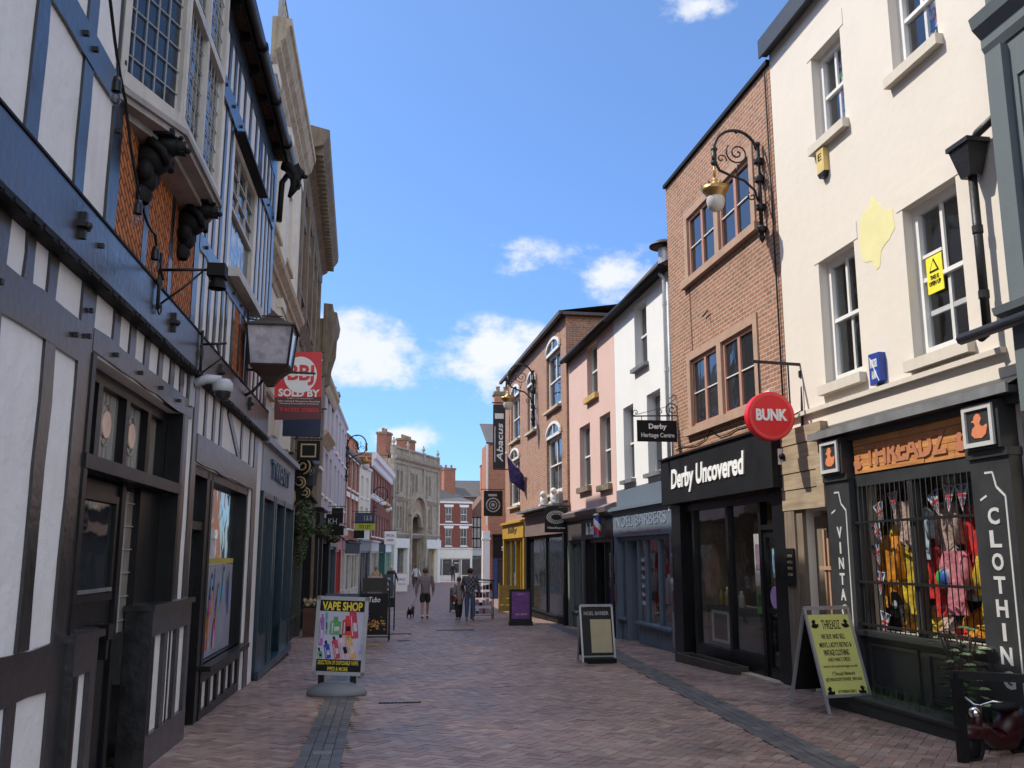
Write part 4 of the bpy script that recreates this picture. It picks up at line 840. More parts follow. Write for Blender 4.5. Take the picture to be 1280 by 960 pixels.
# stone arcade building
M_arc = mat('honey_ashlar_stone', (.33, .29, .235), .85, var=.25, scale=2, bump=.3, bscale=8, streak=.8, dirt=(.09, .08, .07))
AR = Bld('stone_arcade_building', 'tall honey stone arcade building with balustrade and great round arch over the entrance', 'building', (.5, 78), (4.95, 88.2), 0)
WA = 11.1
hs = [(3.6, 6.9, -.9, 5.0)] + [(x, x + .55, 7.0, 8.75) for x in (.8, 1.6, 4.3, 5.1, 7.6, 8.4)] + [(x, x + .55, 3.9, 5.7) for x in (.8, 1.6, 7.6, 8.4)] + [(.9, 2.9, -.9, 2.2), (7.3, 10.2, -.9, 2.2)]
AR.shell(0, WA, 9.7, hs, M_arc, depth=10, rev=.35)
for h in hs[1:-2]: sash(AR, *h, y=.2, sill=.1, sillm=M_arc, cols=1, rows=(1, 1))
mb = MB()
for x in (0, 3.2, 6.95, 10.75): mb.box(x, x + .38, -.16, 0, 3.2, 9.7)
for h in hs[1:7] + hs[7:11]: mb.box(h[0] - .14, h[0], -.1, 0, h[2], h[3] + .1); mb.box(h[1], h[1] + .12, -.1, 0, h[2], h[3] + .1)
AR.part(mb, 'pilaster', M_arc)
cornice(AR, -.05, WA + .05, [(.05, 9.3), (.15, 9.4), (.15, 9.6), (.42, 9.75), (.5, 9.95), (.1, 10.0)], M_arc); cornice(AR, 0, WA, [(.03, 6.15), (.15, 6.3), (.25, 6.45), (.05, 6.5)], M_arc, name='string_course'); cornice(AR, 0, WA, [(.03, 3.1), (.18, 3.25), (.32, 3.4), (.32, 3.5), (.05, 3.55)], M_arc, name='string_course')
mb = MB(); mb.box(0, WA, -.12, .15, 10.0, 10.12); mb.box(0, WA, -.14, .18, 10.66, 10.8)
for x in (0, 3.2, 6.95, 10.7): mb.box(x, x + .42, -.16, .2, 10.12, 10.85)
k = .55
while k < WA - .3: mb.lathe([(.05, 10.12), (.09, 10.28), (.04, 10.5), (.07, 10.66)], (k, .0, 0), 6); k += .26
bal = AR.part(mb, 'balustrade', M_arc)
for x in (.2, 3.4, 7.15, 10.9): mb = MB(); mb.lathe([(.1, 10.85), (.06, 10.95), (.17, 11.1), (.15, 11.25), (.04, 11.35), (.09, 11.45), (0, 11.55)], (x, 0, 0), 10); mb.build('urn_finial', M_arc, bal)
mb = MB()   # pediments and great arch
for x0, x1 in ((.5, 2.6), (7.3, 9.3)): mb.poly([(x0, 6.5), (x1, 6.5), ((x0 + x1) / 2, 7.0)], -.22, -.02)
for x in (.5, 2.4, 7.3, 9.1): mb.box(x, x + .18, -.2, 0, 3.55, 6.15)
AR.part(mb, 'pediment', M_arc)
mb = MB(); cx = 5.25
for (ro, ri, d, zc) in ((2.05, 1.6, -.5, 5.1), (1.5, 1.15, -.25, 4.1)):
    N_ = 24
    for i in range(N_):
        a0, a1 = math.pi * i / N_, math.pi * (i + 1) / N_
        q = [(cx + r * math.cos(a), zc + r * math.sin(a)) for r, a in ((ri, a0), (ro, a0), (ro, a1), (ri, a1))]; mb.poly(q, d, .0)
mb.box(3.35, 3.6, -.5, 0, -.9, 5.1); mb.box(6.9, 7.15, -.5, 0, -.9, 5.1)
AR.part(mb, 'entrance_arch', M_arc)
mb = MB()
for i in range(20):
    a0, a1 = math.pi * i / 20, math.pi * (i + 1) / 20
    mb.add([(cx, -.12, 5.1), (cx + 1.6 * math.cos(a0), -.12, 5.1 + 1.6 * math.sin(a0)), (cx + 1.6 * math.cos(a1), -.12, 5.1 + 1.6 * math.sin(a1))], [(0, 1, 2)])
AR.part(mb, 'tympanum', mat('carved_reddish_stone', (.33, .23, .17), .9, var=.4, scale=12, bump=1, bscale=20))
mb = MB(); mb.box(3.6, 6.9, 3.2, 3.3, -.9, 5.1); mb.box(3.6, 3.7, .35, 3.2, -.9, 5.05); mb.box(6.8, 6.9, .35, 3.2, -.9, 5.05); AR.part(mb, 'passage', M_stoned)
M_wstone = mat('white_painted_stonework', (.62, .62, .58), .7, var=.08, streak=.1)
for (p_, q_, a_, b_) in (((0, .7), (2.95, .4), 0, 3.3), ((7.2, .35), (10.35, .75), 7.2, WA)):
    mb = MB(); mb.box(p_[0], p_[0] + p_[1], -.35, 0, -.9, 2.25); mb.box(q_[0], q_[0] + q_[1], -.35, 0, -.9, 2.25); mb.box(a_, b_, -.4, 0, 2.25, 3.05); AR.part(mb, 'shop_surround', M_wstone)
mb = MB(); mb.box(.9, 2.9, .1, .12, -.9, 2.2); mb.box(7.5, 10.2, .1, .12, -.3, 2.2); AR.part(mb, 'pane', G_C)
mb = MB(); mb.box(.7, 3.0, .6, .7, -.9, 2.2); mb.box(7.3, 10.3, 1.5, 1.6, -.9, 2.2); AR.part(mb, 'shutter', mat('roller_grey', (.22, .22, .22), .6))
mb = MB(); mb.lathe([(.25, 1.5), (.3, 1.3), (.0, 1.25)], (8.6, .8, 0), 12); mb.lathe([(.2, .9), (.24, .75), (0, .7)], (9.3, .7, 0), 12); AR.part(mb, 'lit_lampshade', mat('warm_lit_shade', (1, .7, .3), .5, emit=3, bump=0))
chimney(AR, 1.6, 1.3, 9.7, 12.0, 1.2, .9, M_red, 2); chimney(AR, 6.2, 1.4, 9.7, 12.0, 2.4, .9, M_red, 4)

# end of the street
E1 = Bld('three_storey_brick_corner', 'deep red brick house with four white framed windows over a pale shop, closing the street', 'building', (5.15, 96.5), (9.1, 97.6), 0)
hs = [(1.15, 1.85, 2.6, 4.4), (2.85, 3.55, 2.6, 4.4), (1.15, 1.85, 5.1, 6.6), (2.85, 3.55, 5.1, 6.6), (.4, 3.9, -.9, 1.6)]
E1.shell(.5, 4.1, 7.15, hs, M_dred, depth=6)
for h in hs[:-1]: far_window(E1, *h, lintel=M_whitewood)
mb = MB(); mb.box(-.6, .5, .0, 6, -1, 7.2); mb.box(.48, 4.12, -.06, 0, 4.72, 4.85); mb.box(.48, 4.14, -.1, 0, 7.0, 7.2); E1.part(mb, 'white_side', M_whitep)
shopfront(E1, -.5, 4.1, 1.35, M_wstone, M_wstone, 2.3, (.8, 1.9, 2.9), glass=G_D, door=2)
mb = MB(); mb.add([(-.7, -.1, 7.2), (4.2, -.1, 7.2), (4.2, 3.5, 7.9), (.2, 3.5, 9.2)], [(0, 1, 2, 3)]); mb.box(-.6, 4.1, 3.5, 3.6, 6, 7.9); E1.part(mb, 'roof', M_slate)
chimney(E1, 2.4, 4.2, 7, 10.9, 1.3, .9, M_red, 2, mat('red_clay_pot', (.4, .14, .08), .8)); 
E2 = Bld('half_timbered_house', 'grey and white patterned gabled house at the end of the street', 'building', (9.2, 102), (12.6, 102.5), 0)
E2.shell(0, 3.4, 5.9, [(.4, 3.0, -.9, 2.2)], mat('grey_patterned_render', (.3, .29, .28), .8, var=.5, scale=8), depth=5)
mb = MB()
for k in range(9): mb.box(.05 + k * .4, .13 + k * .4, -.05, 0, 2.4, 5.9)
for z in (2.4, 3.4, 4.6, 5.7): mb.box(0, 3.4, -.06, 0, z, z + .12)
E2.part(mb, 'timber_frame', M_blackmatt)
mb = MB(); mb.poly([(-.2, 5.9), (3.6, 5.9), (1.7, 8.2)], -.1, 3); E2.part(mb, 'gable', M_brown)
shopfront(E2, .05, 3.35, 1.6, mat('slate_blue_paint', (0, 0, 0)), mat('pale_grey_fascia', (.4, .43, .45), .5), 2.3, (1.4,))
E3 = Bld('distant_brick_houses', 'distant slate roofed brick house with tall chimneys behind the end of the street', 'building', (5.5, 118), (16, 118), 0)
E3.shell(0, 11, 9.0, [], M_brown, depth=6); roof_pitch(E3, 0, 11, 9, 11.3, 6, M_slate)
chimney(E3, 1.2, 1, 9, 12.6, 1.3, 1, M_red, 2); chimney(E3, 6.6, 0, 7.5, 12.9, 1.9, 1.2, M_orange, 3)
for k, (x, y) in enumerate(((-14, 92), (-9.5, 96))):
    t = thing('bare_tree', ['pale bare tree rising beyond the brick gable, left of the chimney', 'bare winter tree between the two chimney stacks'][k], 'tree', (x + 6.4, y - 6, -1), 0, 'bare trees'); rng = random.Random(20 + k); mb = MB()
    def grow(p, d, L_, r, dep):
        q = p + d * L_; mb.tube([p, q], [r, r * .65], 4, cap=False)
        if dep == 0: return
        for _ in range(3 if dep > 1 else 4):
            e = (d + Vector((rng.gauss(0, .42), rng.gauss(0, .42), rng.gauss(.1, .25)))).normalized(); grow(q, e, L_ * rng.uniform(.62, .85), r * .62, dep - 1)
    q = Vector((0, 0, 6.5)); 
    for _ in range(4): grow(q, Vector((rng.gauss(0, .3), rng.gauss(0, .3), 1)).normalized(), 2.0, .12, 4)
    mb.build('crown', mat('pale_bark', (.22, .2, .19), .9), t); mb = MB(); mb.tube([(0, 0, 0), (0, 0, 3), (0, 0, 6.6)], [.3, .25, .18], 8); mb.build('trunk', mat('pale_bark', (0, 0, 0)), t)
# ================================================================== RIGHT side
M_rbrick = brick('warm_orange_brown_brick', (.37, .175, .11), (.27, .13, .085), (.44, .37, .29), soot=.5, sootcol=(.08, .05, .04))
M_r5brick = brick('pinkish_brown_brick', (.40, .21, .14), (.30, .15, .11), (.42, .34, .27), soot=.45)
M_creamw = mat('cream_stucco', (.66, .605, .53), .85, var=.03, scale=1.2, bump=.25, bscale=6, streak=.07, dirt=(.5, .43, .34))
M_creams = mat('cream_stone_sill', (.58, .53, .45), .85, var=.05, streak=.12)
M_wstuc = mat('bright_white_stucco', (.72, .72, .71), .8, var=.03, scale=1.5, bump=.2, bscale=8, streak=.06)
M_pink = mat('salmon_pink_stucco', (.62, .43, .38), .85, var=.05, scale=1.5, bump=.2, bscale=8, streak=.08)
M_pinkstone = mat('pinkish_sandstone_surround', (.38, .25, .18), .85, var=.15, scale=4)
M_pinkframe = mat('terracotta_pink_frame_paint', (.42, .22, .16), .55, var=.08)
M_greygreen = mat('grey_green_stucco', (.10, .125, .135), .75, var=.06, streak=.15)
RA, RB = (5.92, 18.9), (6.05, 13.5)
# --- tall brick building
bb = Bld('tall_brick_building', 'tall narrow orange brick building with two rows of pink framed windows on the right', 'building', RA, RB, .45)
hs = [(1.55, 4.95, 7.1, 8.55), (1.45, 4.8, 4.1, 5.62), (.55, 5.4, -.5, 2.68)]
bb.shell(.45, 5.72, 9.56, hs, M_rbrick, depth=9, rev=.3)
mb = MB(); mb.box(.42, 5.74, -.06, .3, 9.565, 9.64); bb.part(mb, 'coping', M_blackmatt)
for (x0, x1, z0, z1) in hs[:2]:
    s = MB(); w = .16
    s.box(x0, x0 + w, -.03, .12, z0, z1); s.box(x1 - w, x1, -.03, .12, z0, z1); s.box(x0 + w, x1 - w, -.03, .12, z1 - w, z1); s.box(x0 - .12, x1 + .12, -.1, .12, z0 - .14, z0 + .002); xm = (x0 + x1) / 2; s.box(xm - .1, xm + .1, -.03, .12, z0, z1 - w)
    o = bb.part(s, 'window', M_pinkstone)
    f = MB(); g = MB()
    for a, b_ in ((x0 + w, xm - .1), (xm + .1, x1 - w)):
        f.box(a, a + .07, .02, .1, z0, z1 - w); f.box(b_ - .07, b_, .02, .1, z0, z1 - w); f.box(a, b_, .021, .099, z0, z0 + .08); f.box(a, b_, .021, .099, z1 - w - .07, z1 - w); m_ = (a + b_) / 2; f.box(m_ - .05, m_ + .05, .022, .1, z0, z1 - w); f.box(a, b_, .03, .08, (z0 + z1 - w) / 2 - .01, (z0 + z1 - w) / 2 + .01, 1)
        g.box(a, b_, .06, .065, z0, z1 - w)
    f.build('frame', [M_pinkframe, M_whitewood], o); g.build('pane', G_D, o)
# --- shop below: black
def derby_shop():
    zb = bb.zb; f = MB()
    f.box(.45, .95, -.1, .25, zb - .1, 2.64); f.box(5.1, 5.55, -.06, .2, zb - .1, 2.52)
    for x in (1.35, 3.05, 4.42): f.box(x, x + .1, .0, .12, zb - .1, 2.64)
    f.box(.95, 5.45, -.01, .13, 2.5, 2.64); f.box(1.4, 3.1, -.01, .12, zb - .1, .02); f.box(3.15, 4.45, -.01, .12, zb - .1, .06); f.box(4.52, 5.1, -.01, .12, 2.05, 2.13)
    f.box(4.52, 4.62, .03, .09, zb, 2.05); f.box(5.0, 5.1, .03, .09, zb, 2.05); f.box(4.62, 5.0, .03, .09, zb, zb + .25); f.box(4.62, 5.0, .03, .09, 1.93, 2.05); f.box(4.62, 5.0, .03, .09, .75, .83)
    o = bb.part(f, 'shopfront', M_black)
    g = MB(); g.box(1.0, 1.35, .1, .105, 0, 2.5); g.box(1.45, 3.05, .06, .065, .02, 2.5); g.box(3.15, 4.42, .06, .065, .06, 2.5); g.box(4.62, 5.0, .06, .065, zb + .25, 2.0); g.build('pane', glass_clear('shop_window_glass', (.9, .92, .92), .03, .9), o)
    fa = MB(); fa.box(.32, 5.62, -.26, .0, 2.66, 3.56); fa.box(.32, 5.62, -.3, .0, 3.562, 3.6); bb.part(fa, 'fascia', M_blackmatt)
    bb.text('Derby Uncovered', 1.0, 4.62, 2.83, 3.33, -.262, M_white, shear=.12, bold=.028, depth=.02)
    st = MB(); st.box(.9, 5.2, -.18, 0, zb - .1, zb + .1); bb.part(st, 'door_step', M_stone)
    # interior room
    pb = MB(); pb.box(3.0, 4.5, .95, 1.0, zb, 2.3); pb.box(1.3, 2.2, 1.3, 1.35, zb, 2.3); bb.part(pb, 'display_partition', brick('pale_interior_brick', (.62, .47, .33), (.5, .36, .25), (.6, .5, .4)))
    r = MB(); r.box(.6, 5.4, 2.3, 2.35, zb, 2.7); r.box(.6, 5.4, .3, 3.4, 2.69, 2.74); r.box(.6, 5.4, .15, 3.4, zb - .02, zb + .02); r.box(.56, .6, .3, 3.4, zb, 2.7); r.box(5.4, 5.44, .3, 3.4, zb, 2.7); bb.part(r, 'shop_interior', mat('brown_shop_interior', (.46, .36, .27), .85, var=.35))
derby_shop()
def shop_goods():
    rng = random.Random(9); zb = bb.zb; rz = bb.root.rotation_euler.z
    t = thing('display_counter', 'wooden display unit of shelves inside the black fronted shop window', 'display unit', bb.world(3.2, .5, zb), rz); mb = MB()
    for z in (.05, .35, .65, .95): mb.box(0, 1.3, 0, .45, z, z + .03)
    for x in (0, .63, 1.27): mb.box(x, x + .03, 0, .45, 0, .95)
    mb.build('shelf_unit', wood('dark_display_wood', (.07, .04, .025), (.14, .09, .05)), t)
    t2 = thing('display_plinth', 'grey window plinth with a dark framed screen in the black fronted shop', 'display plinth', bb.world(1.5, .2, zb), rz); mb = MB(); mb.box(0, 1.4, 0, .6, 0, 1.05); mb.build('plinth', mat('grey_plinth', (.12, .12, .12), .7), t2)
    mb = MB(); mb.box(.35, 1.1, -.03, 0, .45, .95); mb.build('screen', M_black, t2); mb = MB()
    for q in ((.32, .38, .42, .98), (1.07, 1.13, .42, .98), (.38, 1.07, .42, .47), (.38, 1.07, .93, .98)): mb.box(q[0], q[1], -.05, -.02, q[2], q[3])
    mb.build('screen_frame', mat('cream_frame', (.5, .46, .38), .5), t2)
    cols = [(.5, .35, .15), (.08, .08, .08), (.5, .5, .45), (.3, .1, .06), (.1, .15, .25), (.4, .3, .1)]
    for k in range(9):
        x = 3.3 + (k % 5) * .24 if k < 5 else 1.6 + (k - 5) * .32; z = .98 + zb if k < 5 else 1.05 + zb; h = rng.uniform(.2, .36)
        q = thing('ornament', 'small dark and gold ornament on the shop window shelves', 'ornament', bb.world(x, .6 if k < 5 else .45, z), rz, 'ornaments in the shop window'); mb = MB(); mb.lathe([(.05, 0), (.07, .04), (.05, h * .5), (.06, h * .7), (.025, h * .85), (.03, h), (0, h)], seg=10); mb.build('body', mat('ornament_%d' % (k % 6), cols[k % 6], .4), q)
    def pst(x, y, z0, z1, w, col, lab, nm):
        q = thing('wall_poster', lab, 'poster', bb.world(x, y, z0), rz, 'posters inside the shop window'); mb = MB(); mb.box(0, w, 0, .008, 0, z1 - z0); mb.build('sheet', mat(nm, col, .5, var=.15), q)
        mb = MB(); mb.box(w * .15, w * .85, -.004, 0, (z1 - z0) * .3, (z1 - z0) * .8); mb.build('picture', mat(nm + '_picture', (col[0] * .5, col[1] * .35, col[2] * .5), .5, var=.5, scale=14), q)
    pst(3.95, .12, 1.15, 2.0, .33, (.62, .6, .58), 'tall white poster with a pink figure in the black fronted shop window', 'white_poster'); pst(3.95, .13, .7, 1.1, .35, (.2, .45, .15), 'green and yellow poster low in the black fronted shop window', 'green_poster')
    pst(4.68, .1, 1.3, 1.75, .22, (.35, .6, .8), 'pale blue notice on the shop door', 'blue_notice'); pst(3.2, 2.2, 1.1, 1.7, .6, (.4, .33, .25), 'framed picture on the back wall of the black fronted shop', 'old_picture')
    q = thing('round_sticker', 'round lilac sticker on the glass of the shop door', 'sticker', bb.world(4.83, .05, 1.0), rz); mb = MB(); mb.lathe([(0, -.006), (.17, -.006), (.17, 0)], (0, 0, 0), 20, axis='y', smooth=False); mb.build('disc', mat('lilac_paper', (.5, .3, .6), .5), q)
    q = thing('window_shelf_board', 'long white board displayed across the black fronted shop window', 'display board', bb.world(3.2, .45, .98 + zb), rz); mb = MB(); mb.box(0, 1.15, .35, .37, 0, .35); mb.build('board', mat('white_notice_paper', (.6, .6, .6), .6), q)
    q = thing('timber_baulk', 'weathered timber trough lying at the foot of the black shopfront', 'trough', bb.world(1.5, -.32, zb - .02), rz + .05); mb = MB(); mb.box(0, 2.4, -.16, .16, 0, .06); mb.box(0, 2.4, -.16, -.12, .06, .2); mb.box(0, 2.4, .12, .16, .06, .2); mb.box(0, .05, -.12, .12, .06, .2); mb.box(2.35, 2.4, -.12, .12, .06, .2); mb.build('trough', wood('wet_dark_timber', (.035, .028, .022), (.07, .055, .045)), q)
shop_goods()
mb = MB(); mb.tube([(5.62, -.03, 2.7), (5.63, -.03, 5.2), (5.6, -.03, 9.5)], .014, 5); bb.part(mb, 'cable', M_blackmatt)
mb = MB(); mb.tube([(.6 + k * .4, -.02, 3.78 + .03 * math.sin(k * 1.7) + (.12 if k == 5 else 0)) for k in range(13)], .009, 4); bb.part(mb, 'cable', M_blackmatt)
mb = MB(); mb.tube([(1.75, -.015, 4.1), (1.76, -.015, 5.9), (1.72, -.015, 7.0)], .007, 4); bb.part(mb, 'cable', M_blackmatt)
t = thing('wall_bracket', 'small rusty iron bracket on the orange brick between the two rows of windows', 'bracket', bb.world(2.6, -.02, 6.15), bb.root.rotation_euler.z); mb = MB(); mb.bar((-.12, -.03, 0), (.15, -.03, .04), .02, .02, up=(0, 0, 1)); mb.bar((.1, -.03, .03), (.1, -.12, -.08), .02, .02); mb.build('bar', M_iron, t)
# --- cream building
cw = Bld('cream_building', 'large cream stucco building with tall white sash windows and a yellow paint patch', 'building', RA, RB, 5.74)
hs = [(7.08, 7.92, 7.5, 8.88), (9.08, 10.0, 7.5, 8.88), (6.92, 7.9, 3.98, 5.78), (9.03, 10.06, 3.9, 5.78), (6.1, 6.98, -.4, 2.28), (7.62, 10.04, .72, 2.58)]
cw.shell(5.74, 11.02, 9.82, hs, M_creamw, depth=9, rev=.24)
mb = MB(); mb.box(5.7, 10.9, -.14, .1, 9.82, 9.9); mb.box(5.7, 10.9, -.17, -.14, 9.66, 9.98); mb.box(5.7, 10.9, -.14, -.02, 9.7, 9.82); cw.part(mb, 'eaves_board', mat('dark_blue_grey_eaves', (.03, .035, .045), .5))
roof_pitch(cw, 5.72, 10.9, 9.99, 12.5, 9, M_slate, over=.16)
for i, h in enumerate(hs[:4]):
    rows = (1, 1)
    o = sash(cw, *h, y=.13, gm=glass_clear('sash_glass', (.88, .9, .92), .05, 1.0), sill=.10, sillm=M_creams, cols=2, rows=rows, fw=.10, bw=.05, sillw=.13)
    l = MB(); l.box(h[0] - .12, h[1] + .1, -.008, .0, h[3] + .001, h[3] + .24); l.build('lintel', M_creamw, o)
mb = MB(); mb.box(5.74, 10.6, -.07, 0, 3.66, 3.72); cw.part(mb, 'string_course', M_creams)
mb = MB(); mb.box(9.13, 9.96, .19, .23, 4.42, 4.48); mb.box(9.13, 9.5, .15, .17, 5.12, 5.16); cw.part(mb, 'raised_sash_rail', M_whitewood)
# yellow test patch of paint
rng = random.Random(3); P = [(8.04, 5.62), (8.1, 5.42), (8.3, 5.36), (8.38, 5.22), (8.47, 5.24), (8.52, 5.42), (8.72, 5.52), (8.86, 5.62), (8.84, 5.86), (8.66, 5.9), (8.6, 5.98), (8.48, 6.14), (8.38, 6.2), (8.3, 6.08), (8.1, 6.02), (8.06, 5.84)]
Pp = [(p[0] * (1 - t) + q[0] * t + rng.uniform(-.012, .012), p[1] * (1 - t) + q[1] * t + rng.uniform(-.012, .012)) for p, q in zip(P, P[1:] + P[:1]) for t in (0, .33, .66)]
mb = MB(); mb.poly(Pp, -.004, 0); cw.part(mb, 'paint_patch', mat('lemon_yellow_test_paint', (.70, .65, .33), .8, var=.05), label='lemon yellow patch of test paint')
def uw(name, label, cat, x, out, z, group=None): return thing(name, label, cat, cw.world(x, -out, z), cw.root.rotation_euler.z, group)
t = uw('alarm_box', 'yellow burglar alarm box under the upper left sash window of the cream building', 'alarm', 7.3, .0, 7.16); mb = MB(); mb.box(-.1, .1, -.08, 0, -.16, .18); mb.poly([(-.1, -.16), (.1, -.16), (.05, -.24), (-.05, -.24)], -.08, 0, m=1); mb.build('case', [mat('faded_yellow_plastic', (.62, .46, .16), .5), M_black], t)
lettering('E', t, -.05, .05, .02, .12, -.081, M_black, depth=.003, name='emblem')
t = uw('alarm_box', 'dark blue burglar alarm box with white lettering beside the lower left sash window', 'alarm', 8.32, .0, 3.95); mb = MB(); mb.poly([(-.12, -.2), (.02, -.2), (.12, -.17), (.12, .19), (-.12, .2)], -.09, 0); mb.build('case', mat('royal_blue_plastic', (.02, .05, .28), .35), t)
lettering('INTRUDER\nALARM', t, -.09, .07, -.13, .12, -.091, M_white, depth=.003, bold=.02); mb = MB(); mb.bar((-.09, -.093, .15), (.09, -.093, -.17), .012, .004); mb.build('stripe', M_white, t)
t = uw('warning_notice', 'yellow overhead warning notice inside the right hand sash window', 'notice', 9.2, -.14, 4.66); mb = MB(); mb.box(0, .3, 0, .01, 0, .44); mb.build('sheet', mat('bright_yellow_card', (.85, .75, .05), .5, bump=0), t)
mb = MB(); mb.poly([(.06, .25), (.24, .25), (.15, .41)], -.006, 0); mb.build('triangle', M_black, t); mb = MB(); mb.poly([(.088, .266), (.212, .266), (.15, .378)], -.01, -.006); mb.build('triangle_face', mat('bright_yellow_card', (0, 0, 0)), t); lettering('THIS IS\nOPEN UP', t, .04, .26, .09, .21, -.004, M_black, bold=.01, depth=.003)
# hanging bunting behind the upper panes
def bunting_window(x0, x1, z0, z1, seed, lab):
    t = uw('flag_bunting', lab, 'bunting', x0, -.26, z0, 'flags hanging in the upper windows'); rng = random.Random(seed)
    cols = [(.55, .04, .05), (.03, .07, .3), (.65, .65, .62), (.04, .3, .12), (.6, .08, .06), (.65, .65, .62), (.05, .1, .4)]
    ms = [mat('flag_cloth_%d' % i, c, .8, var=.1, bump=0) for i, c in enumerate(cols)]; w, h = x1 - x0, z1 - z0; mb = MB(); nx, nz = 6, 9
    for i in range(nx):
        for j in range(nz):
            if rng.random() < .18: continue
            a = w * i / nx; c = h * j / nz - a * .12; ofs = rng.uniform(-.02, .02); k = rng.randrange(7)
            mb.box(a + .005, a + w / nx - .005, ofs, ofs + .004, c, c + h / nz * rng.uniform(.6, .95), k)
            if rng.random() < .6: mb.bar((a + .01, ofs - .004, c), (a + w / nx - .01, ofs - .004, c + h / nz * .7), .02, .003, 2)
    mb.build('flags', ms, t)
bunting_window(7.35, 7.9, 7.55, 8.7, 1, 'coloured flags hanging behind the far upper sash window of the cream building'); bunting_window(9.45, 9.98, 7.5, 8.7, 2, 'coloured flags hanging behind the near upper sash window of the cream building')
def garment(p, rz, w, h, cols, lab, name='hanging_garment', cat='garment', group='clothes hanging in the windows'):
    t = thing(name, lab, cat, p, rz, group); mb = MB(); rng = random.Random(hash(lab) % 1000 if False else len(lab)); n = 9
    vs = []
    for j in range(6):
        for i in range(n): u = i / (n - 1) - .5; f = .75 + .25 * (j / 5); vs.append((u * w * (1.15 - .3 * j / 5), .05 * math.sin(i * 2.1 + j * .7) - .05 * math.cos(u * 3), h * j / 5))
    mb.add(vs, [(j * n + i, j * n + i + 1, (j + 1) * n + i + 1, (j + 1) * n + i) for j in range(5) for i in range(n - 1)], 0, True)
    for s in (-1, 1): mb.tube([(s * w * .38, 0, h * .97), (s * w * .56, -.02, h * .7), (s * w * .6, .0, h * .4)], [.06, .07, .06], 7)
    mb.build('cloth', cols, t); k = MB(); k.tube([(-w * .3, 0, h), (0, 0, h + .06), (w * .3, 0, h)], .008, 5); k.tube([(0, 0, h + .06), (0, 0, h + .13), (.03, 0, h + .16)], .006, 5); k.build('hanger', M_lead, t); return t
garment(cw.world(7.62, .45, 4.05), cw.root.rotation_euler.z, .3, .75, mat('green_white_cloth', (.1, .3, .2), .8, var=.6, scale=12), 'green and white garment hanging behind the lower left sash window')
# hopper and pipes on the right
t = uw('rain_hopper', 'black rainwater hopper and downpipe between the cream and grey green buildings', 'downpipe', 10.5, .12, 3.95)
mb = MB(); mb.tube([(0, 0, .0), (0, 0, 1.62)], .045, 10); mb.tube([(0, 0, 0), (0, -.02, -.08), (.02, -.1, -.13)], .045, 10)
for z in (.3, 1.0): mb.lathe([(.056, z), (.056, z + .08)], (0, 0, 0), 10)
mb.build('pipe', M_iron, t); mb = MB(); mb.add([(-.16, -.14, 1.95), (.16, -.14, 1.95), (.16, .1, 1.95), (-.16, .1, 1.95), (-.08, -.08, 1.62), (.08, -.08, 1.62), (.08, .06, 1.62), (-.08, .06, 1.62)], [(3, 2, 1, 0), (4, 5, 6, 7), (0, 1, 5, 4), (1, 2, 6, 5), (2, 3, 7, 6), (3, 0, 4, 7)]); mb.box(-.18, .18, -.16, .11, 1.95, 2.0); mb.build('hopper_head', M_iron, t)
mb = MB(); mb.tube([(.06, -.02, 1.95), (.14, -.0, 2.05), (.45, .02, 2.12)], .045, 8); mb.build('offset_pipe', M_iron, t)
t = uw('gutter_run', 'black gutter section with moulded end on the grey green shop cornice', 'gutter', 10.35, .32, 3.84); mb = MB(); mb.tube([(0, 0, 0), (3, 0, 0)], .06, 8); mb.build('trough', M_iron, t)
